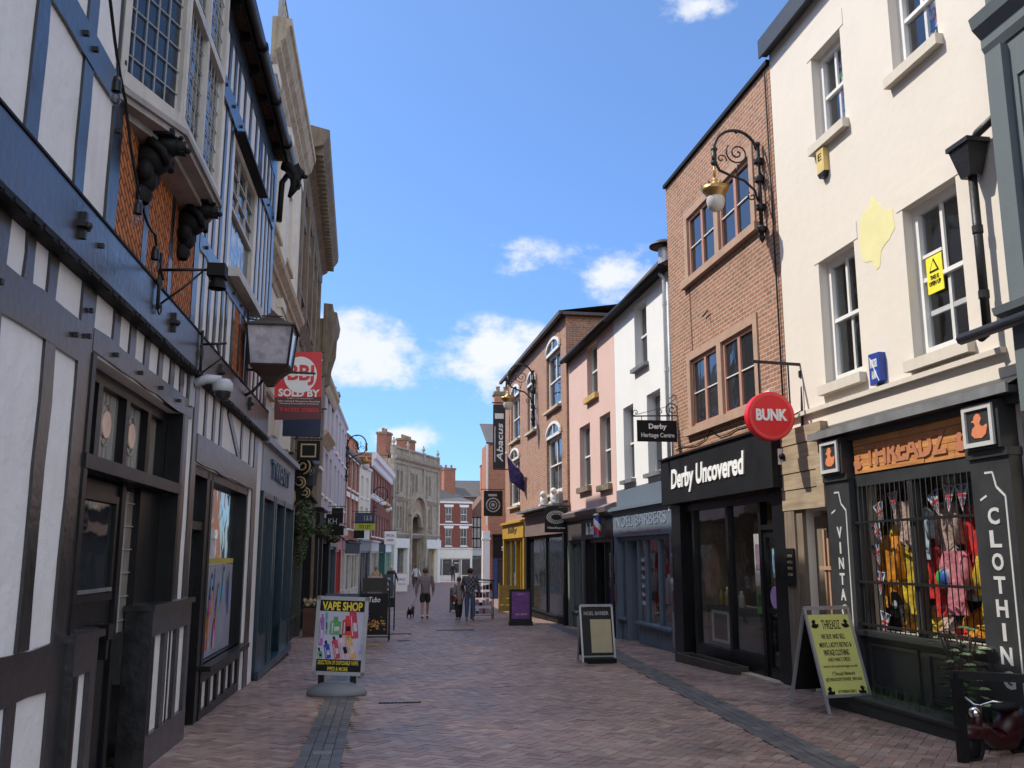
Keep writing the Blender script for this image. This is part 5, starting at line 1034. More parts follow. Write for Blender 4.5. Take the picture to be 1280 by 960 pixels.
# --- vintage clothing shop
M_shop = mat('charcoal_shop_paint', (.028, .03, .032), .42, var=.2, bump=.08)
M_silver = mat('silver_painted_moulding', (.48, .48, .47), .45, var=.1)
def duck(mb, cx, cz, s, y0, y1, flip=1, m=0):
    P = [(-.5, -.28), (-.3, -.45), (.15, -.48), (.42, -.34), (.55, -.02), (.5, .08), (.3, .0), (.12, .05), (.08, .16), (.2, .32), (.12, .52), (-.08, .58), (-.26, .46), (-.28, .34), (-.46, .26), (-.28, .2), (-.22, .08), (-.42, -.05)]
    mb.poly([(cx + p[0] * s * flip, cz + p[1] * s) for p in P][::flip], y0, y1, m)
def vintage_shop():
    zb = cw.zb; f = MB()
    f.box(7.0, 7.6, -.14, 0, zb - .1, 2.62); f.box(10.06, 10.66, -.14, 0, zb - .1, 2.62)   # pilasters
    for a in (7.0, 10.06): f.box(a - .02, a + .62, -.17, 0, 2.62, 2.7); f.box(a - .02, a + .62, -.18, .0, zb - .1, zb + .25); f.box(a + .02, a + .58, -.2, 0, 2.7, 3.18)
    f.box(7.6, 10.06, -.06, .02, zb - .1, .66); f.box(7.6, 10.06, -.14, .06, .66, .73); f.box(7.6, 10.06, -.06, .06, 2.52, 2.66)
    for a in (7.72, 8.94): f.box(a, a + .04, -.08, -.06, zb + .3, .56); f.box(a + 1.0, a + 1.04, -.08, -.06, zb + .3, .56); f.box(a, a + 1.04, -.081, -.061, .54, .58); f.box(a, a + 1.04, -.081, -.061, zb + .28, zb + .32)
    f.box(8.76, 8.86, -.05, .06, .73, 2.52); f.box(7.6, 7.68, -.05, .06, .73, 2.52); f.box(9.98, 10.06, -.05, .06, .73, 2.52)
    f.box(7.65, 10.06, -.045, .02, 2.66, 3.12)
    o = cw.part(f, 'shopfront', M_shop)
    c = MB(); c.box(6.86, 10.9, -.26, 0, 3.2, 3.27); c.box(6.9, 10.9, -.12, 0, 3.12, 3.2); c.add([(6.84, -.28, 3.272), (10.9, -.28, 3.272), (10.9, 0, 3.42), (6.84, 0, 3.42)], [(0, 1, 2, 3)]); cw.part(c, 'shop_cornice', mat('charcoal_shop_paint', (0, 0, 0))); c = MB(); c.box(6.84, 10.9, -.29, -.262, 3.2, 3.3); cw.part(c, 'lead_flashing', M_lead)
    sb = MB()
    for k in range(5):
        z = 2.68 + k * .088; x = 7.66
        while x < 10.04: w = random.Random(k * 7 + int(x * 10)).uniform(.5, 1.1); e = min(x + w, 10.05); sb.box(x + .004, e - .003, -.07 - .004 * ((k + int(x)) % 3), -.046, z + .003, z + .086); x = e
    s = cw.part(sb, 'sign_board', wood('varnished_orange_plank', (.30, .11, .035), (.62, .30, .10), .45, scale=.7)); m2 = mat('thin_brown_cut_letters', (.42, .17, .09), .5, bump=0)
    cw.text('THREADZ', 7.95, 9.62, 2.75, 3.02, -.078, m2, bold=.03, depth=.012); d = MB(); duck(d, 7.77, 2.82, .18, -.09, -.075, -1); duck(d, 9.86, 2.84, .2, -.09, -.075); cw.part(d, 'duck_emblem', m2)
    for xc, fl in ((7.3, 1), (10.36, 1)):
        q = MB(); a, b_ = xc - .23, xc + .23; q.box(a, b_, -.215, -.2, 2.73, 3.15, 1)
        for r in ((a, a + .045, 2.73, 3.15), (b_ - .045, b_, 2.73, 3.15), (a + .045, b_ - .045, 2.73, 2.775), (a + .045, b_ - .045, 3.105, 3.15)): q.box(r[0], r[1], -.24, -.201, r[2], r[3])
        p = cw.part(q, 'duck_panel', [M_silver, M_shop]); e = MB(); duck(e, xc, 2.93, .24, -.222, -.215, 1); e.build('duck', mat('flat_orange_paint', (.60, .20, .09), .6), p)
    def vert(txt, xc, z1, z0, w):
        n = len(txt); h = (z1 - z0) / n
        for i, ch in enumerate(txt): cw.text(ch, xc - w / 2 * (.3 if ch == 'I' else 1), xc + w / 2 * (.3 if ch == 'I' else 1), z1 - (i + 1) * h + h * .25, z1 - i * h, -.142, M_silver, bold=.03, depth=.006)
    vert('VINTAGE', 7.3, 2.02, .62, .13); vert('CLOTHING', 10.36, 2.12, .32, .17)
    tr = MB()
    for a in (7.0, 10.06):
        for (p, q) in (((a + .5, 1e-9 + zb + .4), (a + .5, 2.22)), ((a + .5, 2.22), (a + .38, 2.32)), ((a + .38, 2.32), (a + .34, 2.47)), ((a + .34, 2.47), (a + .22, 2.47)), ((a + .22, 2.24), (a + .12, 2.2))): tr.bar((p[0], -.143, p[1]), (q[0], -.143, q[1]), .022, .006, up=(0, 1, 0))
    cw.part(tr, 'lined_border', M_silver)
    b = MB()   # security bars
    n = 22
    for i in range(n):
        x = 7.68 + (9.98 - 7.68) * (i + .5) / n; b.tube([(x, -.09, .74), (x, -.09, 2.52)], .0065, 5)
    for z in (.8, 1.32, 2.06): b.bar((7.6, -.09, z), (10.06, -.09, z), .03, .02)
    cw.part(b, 'security_bars', M_blackmatt)
    g = MB(); g.box(7.66, 10.0, .03, .035, .73, 2.52); cw.part(g, 'pane', glass_clear('shop_window_glass', (0, 0, 0)))
    r = MB(); r.box(7.5, 10.2, 1.6, 1.65, .5, 2.7); r.box(7.5, 10.2, .1, 1.6, .62, .7); r.box(7.46, 7.5, .1, 1.6, .5, 2.7); r.box(10.2, 10.24, .1, 1.6, .5, 2.7); r.box(7.5, 10.2, .1, 1.6, 2.6, 2.65); cw.part(r, 'window_bed', mat('dark_red_brown_interior', (.06, .03, .025), .9))
vintage_shop()
def jack_pennant(mb, c, w, h, ang, y):
    mb.T = Matrix.Translation((c[0], y, c[1])) @ Matrix.Rotation(ang, 4, 'Y')
    def tri(a, b, c_, m, d): mb.add([(a[0], -d, a[1]), (b[0], -d, b[1]), (c_[0], -d, c_[1])], [(0, 1, 2)], m)
    tri((-w / 2, 0), (w / 2, 0), (0, -h), 0, 0)
    tri((-w * .42, -h * .04), (-w * .12, -h * .04), (-w * .12, -h * .32), 1, .003); tri((w * .42, -h * .04), (w * .12, -h * .04), (w * .12, -h * .32), 1, .003); tri((-w * .2, -h * .52), (-w * .08, -h * .5), (-w * .08, -h * .76), 1, .003); tri((w * .2, -h * .52), (w * .08, -h * .5), (w * .08, -h * .76), 1, .003)
    mb.add([(-w * .05, -.004, 0), (w * .05, -.004, 0), (w * .03, -.004, -h * .85), (-w * .03, -.004, -h * .85)], [(0, 1, 2, 3)], 2); mb.add([(-w * .33, -.005, -h * .36), (w * .33, -.005, -h * .36), (w * .28, -.005, -h * .46), (-w * .28, -.005, -h * .46)], [(0, 1, 2, 3)], 2)
    mb.T = None
def vintage_display():
    rz = cw.root.rotation_euler.z; W_ = lambda x, y, z: cw.world(x, y, z)
    fl = [mat('white_bunting_cloth', (.68, .68, .68), .8, bump=0), mat('navy_bunting_cloth', (.03, .05, .22), .8, bump=0), mat('red_bunting_cloth', (.55, .03, .05), .8, bump=0)]
    for k, (pts, lab) in enumerate((([(7.75, 2.05, -.5), (7.85, 2.3, -.35), (8.2, 2.42, -.1), (7.72, 1.8, -.3), (7.8, 1.45, .1), (7.85, .95, .2)], 'arc of union flag pennants in the left half of the barred clothes shop window'), ([(9.0, 2.36, -.4), (9.32, 2.42, .1), (9.55, 2.42, .05), (9.88, 2.36, .4), (8.7, 2.3, 0)], 'row of union flag pennants across the right half of the barred clothes shop window'))):
        t = thing('pennant_bunting', lab, 'bunting', W_(0, .1, 0), rz, 'union flag pennants in the clothes shop window'); mb = MB()
        for (x, z, a) in pts: jack_pennant(mb, (x, z), .24, .3, a, 0)
        mb.build('pennant', fl, t); c = MB(); pp = sorted(pts[:3] if k == 0 else pts[:4]); c.tube([(x, .004, z) for x, z, a in pp], .004, 4); c.build('cord', M_lead, t)
    y = lambda n, c: mat(n, c, .75, var=.6, scale=13, bump=.4, bscale=14)
    YEL = y('mustard_yellow_cloth', (.75, .42, .03)); RED = y('scarlet_cloth', (.65, .03, .03)); OR = y('orange_cloth', (.85, .25, .02)); BLU = y('pale_blue_print', (.45, .55, .7)); PNK = y('pink_print_cloth', (.65, .2, .25)); BLK = y('black_cloth', (.02, .02, .025)); FLO = mat('floral_white_red_cloth', (.6, .35, .3), .8, var=.9, scale=22, bump=0)
    G = [(8.15, .3, .95, .6, 1.1, YEL, 'mustard yellow dress at the left of the barred window'), (8.5, .35, 1.15, .34, .85, RED, 'scarlet shirt left of the central window post'), (8.98, .3, 1.45, .3, .8, FLO, 'white and red floral shirt right of the central window post'), (9.4, .4, 1.3, .36, .9, RED, 'scarlet top high in the right of the window'), (7.85, .25, 1.0, .3, .9, OR, 'orange shirt at the far left of the window'), (8.62, .22, 1.6, .26, .6, BLU, 'pale blue shirt high beside the central post'), (9.2, .2, 1.0, .34, .7, PNK, 'pink shirt hanging low in the right half of the window'), (8.35, .2, 1.75, .3, .55, FLO, 'flowered top hanging under the left arc of pennants'), (9.7, .25, .95, .3, .7, YEL, 'yellow shirt hanging low at the right of the window'), (8.78, .3, .95, .22, .8, RED, 'narrow scarlet scarf behind the central window post'), (9.82, .35, 1.5, .26, .55, PNK, 'pink and white top at the right end of the window'), (9.62, .6, 1.2, .3, .8, BLK, 'black jacket hanging at the right of the window'), (7.98, .7, 1.5, .3, .5, BLU, 'grey and white printed cloth behind the left pennants')]
    for (x, yy, z, w, h, m, lab) in G: garment(W_(x, yy, z), rz, w, h, m, lab, group=None)
    def heap(x, z, r, m, lab, name='folded_cloth'):
        t = thing(name, lab, 'cloth', W_(x, .45, z), rz, 'cloth heaped in the clothes shop window'); mb = MB(); rng = random.Random(int(x * 100)); n = 14
        vs = []
        for j in range(7):
            for i in range(n): a = 2 * math.pi * i / n; q = r * math.sin(math.pi * (j + .5) / 14 + .02) * (1 + .22 * math.sin(3 * a + j) + rng.uniform(-.06, .06)); vs.append((q * math.cos(a) * 1.3, q * math.sin(a) * .7, r * (1.25 - j * .2) + rng.uniform(-.02, .02)))
        mb.add(vs, [(j * n + i, j * n + (i + 1) % n, (j + 1) * n + (i + 1) % n, (j + 1) * n + i) for j in range(6) for i in range(n)] + [tuple(range(n))], 0, True); mb.build('cloth', m, t)
    for x, z, r, m, lab in ((7.95, .72, .22, OR, 'orange cloth heaped at the left of the window floor'), (8.3, .72, .26, YEL, 'yellow cloth heaped under the mustard dress'), (8.62, .72, .18, FLO, 'flowered cloth heaped left of the central post'), (9.0, .72, .2, RED, 'red cloth heaped right of the central post'), (9.3, .74, .3, OR, 'bright orange cloth heaped in the middle of the right window'), (9.55, .85, .28, YEL, 'yellow orange cloth heaped toward the right of the window'), (9.85, .72, .26, BLU, 'pale blue cloth heaped at the right end of the window'), (9.15, 1.15, .17, BLU, 'pale blue print cloth above the red heap')): heap(x, z, r, m, lab)
    t = thing('record_disc', 'round black record leaning on the yellow cloth in the clothes shop window', 'record', W_(7.98, .16, 1.05), rz); mb = MB(); mb.lathe([(0, 0), (.16, 0), (.16, .01), (0, .01)], (0, 0, 0), 24, axis='y', smooth=False); mb.lathe([(0, -.004), (.05, -.004), (.05, 0)], (0, 0, 0), 16, m=1, axis='y', smooth=False); mb.build('disc', [M_black, M_silver], t)
    t = thing('beach_ball', 'rainbow coloured ball in the middle of the clothes shop window', 'ball', W_(9.02, .2, 1.4), rz); mb = MB(); cols = [RED, YEL, mat('grass_green_vinyl', (.1, .4, .1), .4, bump=0), mat('blue_vinyl', (.05, .15, .55), .4, bump=0), fl[0]]
    for k in range(10):
        vs = []; 
        for j in range(9):
            for a in (k, k + 1): th = 2 * math.pi * a / 10; ph = math.pi * j / 8; vs.append((.13 * math.sin(ph) * math.cos(th), .13 * math.sin(ph) * math.sin(th), .13 * math.cos(ph)))
        mb.add(vs, [(2 * j, 2 * j + 1, 2 * j + 3, 2 * j + 2) for j in range(8)], k % 5, True)
    mb.build('ball', cols, t)
vintage_display()
# --- wooden entrance between
M_plank = wood('weathered_pale_plank', (.20, .15, .10), (.42, .33, .22), .8, scale=.6); M_plankd = wood('grey_brown_old_plank', (.10, .075, .055), (.22, .17, .12), .8, along='z', scale=.6)
mb = MB(); z = 2.3
for k, h in enumerate((.3, .24, .2, .22, .24)): mb.box(5.56 + .01 * (k % 2), 6.92 - .03 * (k % 3), -.1 - .012 * (k % 3), -.001, z + .004, z + h - .004); z += h
mb.box(6.78, 6.98, -.16, 0, 2.3, 3.2); cw.part(mb, 'plank_cladding', M_plank)
mb = MB(); mb.box(5.58, 5.9, -.09, 0, cw.zb - .1, 2.296); mb.box(5.9, 6.1, -.06, 0, cw.zb - .1, 2.296); mb.box(6.1, 6.98, .9, .95, cw.zb - .1, 2.28); mb.box(6.1, 6.45, .12, .16, cw.zb, 2.2); cw.part(mb, 'doorway_boarding', M_plankd)
mb = MB()
for k, x in enumerate((6.55, 6.66, 6.8)): mb.box(x, x + .045, .0, .04, cw.zb + .1, 2.0 - .12 * k)
for z in (.7, 1.45): mb.box(6.45, 6.98, -.02, 0, z, z + .05)
cw.part(mb, 'slatted_gate', wood('pale_brown_gate_wood', (.28, .16, .10), (.45, .28, .18), along='z'))
def bunk_sign():
    t = thing('bunk_sign', 'round red projecting sign reading BUNK on a black iron bracket', 'sign', (5.55, 12.72, 3.65)); RD = mat('glossy_signal_red', (.70, .012, .02), .3, var=.04, bump=0)
    mb = MB(); mb.lathe([(0, -.075), (.35, -.075), (.36, -.065), (.36, .065), (.35, .075), (0, .075)], seg=48, axis='y', smooth=False); mb.build('disc', RD, t)
    mb = MB(); mb.lathe([(.3, -.082), (.34, -.082), (.34, -.076), (.3, -.076)], seg=48, axis='y', smooth=False); mb.build('rim', mat('paler_red_rim', (.75, .06, .06), .35, bump=0), t)
    lettering('BUNK', t, -.24, .24, -.075, .1, -.076, M_white, bold=.045, depth=.012)
    mb = MB(); mb.bar((-.22, 0, .82), (.56, 0, .79), .04, .04, up=(0, 0, 1)); mb.bar((.56, 0, .85), (.5, 0, -.25), .04, .04); mb.bar((-.13, 0, .8), (-.13, 0, .33), .02, .02); mb.bar((.33, 0, .8), (.33, 0, .12), .02, .02); mb.bar((.36, 0, .02), (.66, 0, .18), .02, .02); mb.box(.5, .6, -.03, .03, .6, .7); mb.build('bracket', M_iron, t)
    t = thing('wall_bell_box', 'white door entry box on the planks right of the red round sign', 'box', (5.95, 13.3, 3.12)); mb = MB(); mb.box(-.06, .02, -.06, .06, -.12, .12); mb.build('case', M_white, t); mb = MB(); mb.ball((-.02, -.1, 0), .05, 10); mb.build('lens', M_blackmatt, t)
bunk_sign()
t = uw('door_plaque', 'black plaque with small gold lettering beside the wooden doorway', 'plaque', 5.62, .1, 1.2); mb = MB(); mb.box(0, .26, -.02, 0, 0, .55); mb.build('plate', M_blackmatt, t)
for i, s_ in enumerate(('OPEN', '10 TO 5', 'MON TO SAT', 'UPSTAIRS')): lettering(s_, t, .05, .21, .42 - i * .09, .46 - i * .09, -.021, mat('old_gold_paint', (0, 0, 0)), depth=.002)
t = uw('small_alarm_bell', 'small white and turquoise alarm box on the brick just left of the red sign bracket', 'alarm', 5.15, .0, 3.98); mb = MB(); mb.box(-.11, .11, -.08, 0, -.05, .24); mb.box(-.05, .05, -.085, -.08, 0, .08, 1); mb.build('case', [M_white, mat('turquoise_badge', (.1, .5, .6), .4)], t)
# --- grey green building at the right edge
gg = Bld('grey_green_building', 'grey green classical building with moulded cornices at the right edge', 'building', RA, RB, 10.95)
hs = [(12.1, 13.2, 4.3, 6.0), (11.4, 14.5, .6, 2.6)]
gg.shell(10.95, 15.5, 11.5, hs, M_greygreen, depth=9, rev=.2, front=-.12)
cornice(gg, 10.9, 15.6, [(.14, 6.72), (.18, 6.8), (.18, 6.9), (.27, 7.0), (.3, 7.12), (.16, 7.2)], M_greygreen); cornice(gg, 10.9, 15.6, [(.14, 3.88), (.34, 3.95), (.36, 4.02), (.16, 4.1)], M_greygreen, name='shop_cornice')
mb = MB(); mb.box(10.96, 11.2, -.2, -.12, 3.0, 6.7); mb.box(11.27, 11.31, -.14, -.12, 4.3, 6.3); mb.box(11.27, 15, -.141, -.121, 6.3, 6.34); gg.part(mb, 'pilaster', M_greygreen); sash(gg, 12.1, 13.2, 4.3, 6.0, sill=.2, y=0)
mb = MB(); mb.box(10.96, 11.4, -.2, -.121, gg.zb - .1, 2.95); mb.box(11.4, 15, -.2, -.121, 2.62, 3.2); mb.box(11.4, 15, -.16, -.121, gg.zb - .1, .6); gg.part(mb, 'shopfront', M_shop); mb = MB(); mb.box(11.4, 14.5, .0, .01, .6, 2.6); gg.part(mb, 'pane', G_D)

# --- white and pink houses
WA_, WB_ = (5.87, 29.5), (6.1, 18.8)
wh = Bld('white_house', 'bright white stucco house with a blue grey painted barber shop below, on the right', 'house', WA_, WB_, 5.93)
hs = [(7.85, 8.85, 6.15, 7.72), (6.68, 7.58, 3.5, 5.36), (8.7, 9.72, 3.5, 5.36), (6.1, 10.5, -.6, 2.1)]
M_bluegrey = mat('blue_grey_shop_paint', (.12, .155, .20), .5, var=.08, bump=.06)
wh.shell(5.93, 10.72, 7.9, hs, M_wstuc, depth=8, rev=.22)
for h in hs[:3]: sash(wh, *h, y=.14, sill=.12, sillm=M_lead)
roof_pitch(wh, 5.93, 10.72, 7.98, 10.2, 8, M_tile, over=.22); mb = MB(); mb.tube([(5.93, -.24, 7.9), (10.72, -.24, 7.9)], .07, 8); mb.box(5.93, 10.72, -.2, 0, 7.88, 7.92); wh.part(mb, 'gutter', M_blackmatt)
mb = MB(); mb.lathe([(.16, 7.9), (.16, 8.75)], (9.45, .3, 0), 16); c = wh.part(mb, 'flue', mat('galvanised_flue', (.45, .47, .5), .4, metal=.5)); mb = MB(); mb.lathe([(.0, 8.98), (.2, 8.93), (.36, 8.82), (.36, 8.79), (.05, 8.85)], (9.45, .3, 0), 24); mb.build('flue_cowl', M_iron, c)
mb = MB(); mb.poly([(2.1, 7.9), (9.0, 7.9), (8.8, 9.4), (4.5, 10.4)], 10.4, 10.7, plane='yz'); wh.part(mb, 'party_wall', M_rbrick)
t = thing('downpipe', 'white downpipe running the full height at the right edge of the white house', 'downpipe', wh.world(10.5, -.1, wh.zb), wh.root.rotation_euler.z); mb = MB(); mb.tube([(0, 0, .2), (0, 0, 8.1), (-.06, -.08, 8.25)], .045, 8); mb.tube([(.1, .05, 3), (.1, .05, 8.0)], .03, 6)
for z in (1.5, 3, 4.5, 6, 7.5): mb.lathe([(.06, z), (.06, z + .1)], seg=8)
mb.build('pipe', mat('pale_grey_pipe_paint', (.5, .52, .55), .5), t)
o, fo = shopfront(wh, 5.98, 10.6, 2.1, M_bluegrey, M_bluegrey, 2.75, (6.7, 7.7, 8.3, 9.3), glass=G_C, door=1, riser=.5, ledge=.14)
mb = MB(); mb.box(5.6 + .38, 10.6, .8, .85, -.6, 2.1); mb.box(7.8, 10.5, .1, .8, .0, .1); wh.part(mb, 'shop_interior', mat('barber_interior', (.06, .05, .05), .9))
wh.text('NOEL BARBERS', 6.3, 10.3, 2.34, 2.6, -.142, mat('pale_blue_white_letters', (.20, .25, .34), .5, bump=0), bold=-.012, depth=.012)
wh.text('Traditional Barbering', 6.6, 9.9, 2.14, 2.24, -.142, mat('dull_red_letters', (.25, .1, .12), .5, bump=0), bold=.01, depth=.005)
for k in range(6): wh.text(('Beard Trim', 'Hot Towel', 'Shaves', 'Skin Fades', 'Haircuts', 'Walk In')[k], 7.86, 8.24, 1.5 - k * .2, 1.6 - k * .2, .028, M_white, depth=.002)
mb = MB(); mb.box(5.93, 10.72, -.018, -.002, 2.86, 3.3); wh.part(mb, 'painted_band', M_bluegrey)
for k, (x, z) in enumerate(((5.98, 1.2), (5.98, .5), (10.42, 1.2), (10.42, .5), (10.42, 1.7))):
    t = thing('shop_photo', 'dark printed photograph panel on the pilaster of the blue grey barber shop', 'photo panel', wh.world(x, -.13, z), wh.root.rotation_euler.z, 'photo panels on the barber shop pilasters'); mb = MB(); mb.box(.02, .18, -.012, 0, 0, .42); mb.build('panel', mat('photo_print_%d' % (k % 2), (.12, .1, .1), .4, var=.9, scale=30), t)
def mannequin_display(b, x, y, z, lab):
    t = thing('display_figure', lab, 'display figure', b.world(x, y, z), b.root.rotation_euler.z); mb = MB(); mb.lathe([(.02, 0), (.12, .02), (.1, .3), (.16, .5), (.06, .62), (.05, .68)], seg=12); mb.build('bust', mat('white_notice_paper', (0, 0, 0)), t)
mannequin_display(wh, 8.8, .4, .55, 'pale display bust in the barber shop window')
pk = Bld('pink_house', 'salmon pink stucco house with a yellow window sill, on the right', 'house', WA_, WB_, .3)
hs = [(2.85, 4.1, 6.25, 7.8), (1.75, 3.1, 3.66, 5.52), (4.25, 5.4, 3.55, 5.5), (.5, 5.7, -.6, 2.15)]
pk.shell(.3, 5.91, 7.9, hs, M_pink, depth=8, rev=.22)
ys = mat('ochre_yellow_sill_paint', (.50, .33, .09), .6)
for i, h in enumerate(hs[:3]): sash(pk, *h, y=.14, sill=.12, sillm=ys if i == 0 else M_stoned, sillw=.16)
roof_pitch(pk, .3, 5.91, 7.98, 10.2, 8, M_tile, over=.22); mb = MB(); mb.tube([(.28, -.24, 7.9), (5.91, -.24, 7.9)], .07, 8); mb.box(.28, 5.91, -.2, 0, 7.88, 7.92); pk.part(mb, 'gutter', M_blackmatt)
M_plum = mat('dark_plum_shop_paint', (.05, .035, .04), .5)
cornice(pk, .4, 5.85, [(.1, 2.66), (.3, 2.78), (.34, 2.9), (.05, 3.02)], mat('grey_brown_cornice_paint', (.16, .13, .13), .6), name='shop_cornice')
shopfront(pk, .4, 2.5, 2.1, mat('grey_green_stone_paint', (.12, .14, .13), .6), mat('weathered_black_brown_board', (.05, .04, .04), .6), 2.65, (1.5,), cor=False); shopfront(pk, 2.55, 5.85, 2.1, M_black, M_black, 2.65, (3.6, 4.6), door=1, cor=False)
pk.text('la barbe', 3.0, 4.6, 2.22, 2.56, -.142, M_white, shear=.2, bold=.02)
t = thing('barber_pole', 'red white and blue striped barber pole on the dark shop fascia', 'barber pole', pk.world(4.95, -.3, 2.15), pk.root.rotation_euler.z)
mb = MB(); n = 16
for j in range(24):
    for i in range(n):
        a0, a1 = 2 * math.pi * i / n, 2 * math.pi * (i + 1) / n; z0, z1 = j * .022, (j + 1) * .022; k = int((i / n * 3 + j / 8) * 1) % 3
        mb.add([(.1 * math.cos(a0), .1 * math.sin(a0), z0), (.1 * math.cos(a1), .1 * math.sin(a1), z0), (.1 * math.cos(a1), .1 * math.sin(a1), z1), (.1 * math.cos(a0), .1 * math.sin(a0), z1)], [(0, 1, 2, 3)], k)
mb.build('pole', [mat('pole_red', (.6, .03, .04), .3, bump=0), M_white, mat('pole_blue', (.03, .08, .5), .3, bump=0)], t); mb = MB()
for z in (-.04, .53): mb.lathe([(0, z), (.12, z), (.12, z + .04), (.05, z + .08), (0, z + .08)], seg=16)
mb.bar((0, 0, .25), (0, .25, .25), .04, .04, up=(0, 0, 1)); mb.build('pole_cap', M_lead, t)

# --- large brown brick building with arched windows
r5 = Bld('arched_window_brick_building', 'broad brown brick building with white arched windows on the right', 'building', (5.42, 41.5), (5.8, 29.2), -.3)
hs = [(1.3, 3.55, 6.5, 8.45), (5.3, 7.1, 6.4, 8.3), (9.1, 11.45, 6.68, 8.7), (1.0, 3.5, 3.7, 5.7), (9.05, 11.5, 3.72, 5.72), (5.5, 12.6, -.7, 2.3), (-.1, 5.2, -.7, 2.4)]
r5.shell(-.3, 12.3, 9.6, [h for h in hs], M_r5brick, depth=7, rev=.2)
mb = MB(); mb.add([(-.5, -.25, 9.62), (12.5, -.25, 9.62), (12.5, 3.5, 10.2), (-.5, 3.5, 10.2)], [(0, 1, 2, 3)]); mb.add([(-.5, 3.5, 10.2), (12.5, 3.5, 10.2), (12.5, 7.2, 9.62), (-.5, 7.2, 9.62)], [(0, 1, 2, 3)]); mb.box(-.5, 12.5, -.27, -.15, 9.5, 9.63); mb.box(12.32, 12.5, -.2, 7, 9.5, 9.6); r5.part(mb, 'roof', M_slate)
for i, h in enumerate(hs[:5]):
    o = sash(r5, *h, y=.1, sill=.14, sillm=M_stone, fw=.12, bw=.09, rows=(1, 1))
    n = 12; x0, x1, zt = h[0], h[1], h[3]; cx = (x0 + x1) / 2; rx = (x1 - x0) / 2
    a = MB()
    for k in range(n):
        t0, t1 = math.pi * k / n, math.pi * (k + 1) / n
        q = [(cx + rx * s * math.cos(t), zt + .5 * s2 * math.sin(t)) for s, s2, t in ((1, 1, t0), (1.12, 1.4, t0), (1.12, 1.4, t1), (1, 1, t1))]; a.poly(q, -.03, .0)
    a.build('arch', M_r5brick, o); a = MB(); a.poly([(cx + rx * math.cos(math.pi * k / n), zt + .5 * math.sin(math.pi * k / n)) for k in range(n + 1)], -.006, -.002); a.build('arch_pane', G_D, o); a = MB(); a.tube([(cx + (rx - .06) * math.cos(math.pi * k / n), -.02, zt + .45 * math.sin(math.pi * k / n)) for k in range(n + 1)], .07, 4); a.box(cx - .04, cx + .04, -.04, -.007, zt, zt + .44); a.box(x0, x1, -.04, -.007, zt - .04, zt + .06); a.build('arch_head', M_whitewood, o)
shopfront(r5, 5.4, 12.2, 2.35, M_blackmatt, mat('brown_grey_fascia', (.17, .12, .11), .6), 3.1, (8.9,), glass=G_D, riser=.3)
o, fo = shopfront(r5, -.2, 5.0, 2.35, mat('mustard_shop_paint', (.42, .25, .02), .5), mat('mustard_shop_paint', (.42, .25, .02), .5), 2.95, (1.4, 2.6, 3.8), glass=G_D, door=2)
r5.text('Billy', 1.4, 3.6, 2.5, 2.8, -.142, mat('dark_brown_letters', (.06, .04, .02), .5), bold=.02)
mb = MB(); mb.box(11.0, 12.3, -.3, -.15, 3.12, 3.6); mb.box(5.4, 12.3, -.5, 0, 3.22, 3.3); r5.part(mb, 'shop_cornice', M_lead)
for k, x in enumerate((10.2, 11.9)):
    t = thing('pigeon_ornament', ['white carved ornament on the dark shop cornice, left of the window', 'white carved ornament on the dark shop cornice, right of the window'][k], 'ornament', r5.world(x, -.35, 3.3), r5.root.rotation_euler.z, 'white ornaments on the cornice'); mb = MB(); mb.ball((0, 0, .2), .2, 10, sc=(1, .7, 1)); mb.ball((.12, -.05, .4), .11, 8); mb.box(-.2, .2, -.15, .15, 0, .06); mb.build('figure', M_whitep, t)
# --- orange brick camera shop beyond
so = Bld('orange_brick_building', 'sunlit orange red brick building with a black camera shop fascia beyond the brown brick building', 'building', (5.75, 52), (12.5, 52), 0)
so.shell(0, 6.7, 8.0, [(.3, 6.4, -.7, 2.0)], M_orange, depth=3.6)
mb = MB(); mb.add([(-.15, -.15, 8.0), (6.8, -.15, 8.0), (6.8, 3.8, 9.6), (-.15, 3.8, 9.6)], [(0, 1, 2, 3)]); mb.box(-.12, 6.8, -.1, .2, 7.9, 8.0); so.part(mb, 'roof', M_slate)
shopfront(so, .3, 6.6, 1.5, mat('cobalt_blue_paint', (.015, .045, .16), .5), M_black, 2.7, (2.6, 3.4), glass=G_D)
so.text('SONY', .75, 1.7, 1.9, 2.15, -.142, M_white, bold=.02)
mb = MB(); mb.box(-.3, .1, -.1, .3, -.9, 3.0); mb.box(-.34, .14, -.16, .3, 2.5, 2.62); so.part(mb, 'white_column', M_whitep)
chimney(so, .6, 2.0, 8.2, 11.1, .9, .7, M_orange, 2)
mb = MB(); mb.bar((-.06, -.05, 3.3), (-.06, -.05, 8.0), .1, .1); so.part(mb, 'downpipe', M_whitep)

rr = Bld('rear_brick_range', 'brown red brick flank wall standing up behind the roofs of the pink and white houses', 'building', (8.1, 34), (8.1, 24), 0)
mb = MB(); mb.box(0, 10, 0, 4, -.6, 10.3); rr.part(mb, 'wall', M_r5brick); mb = MB(); mb.box(-.1, 10.1, -.1, 4.1, 10.3, 10.42); rr.part(mb, 'coping', M_slate)
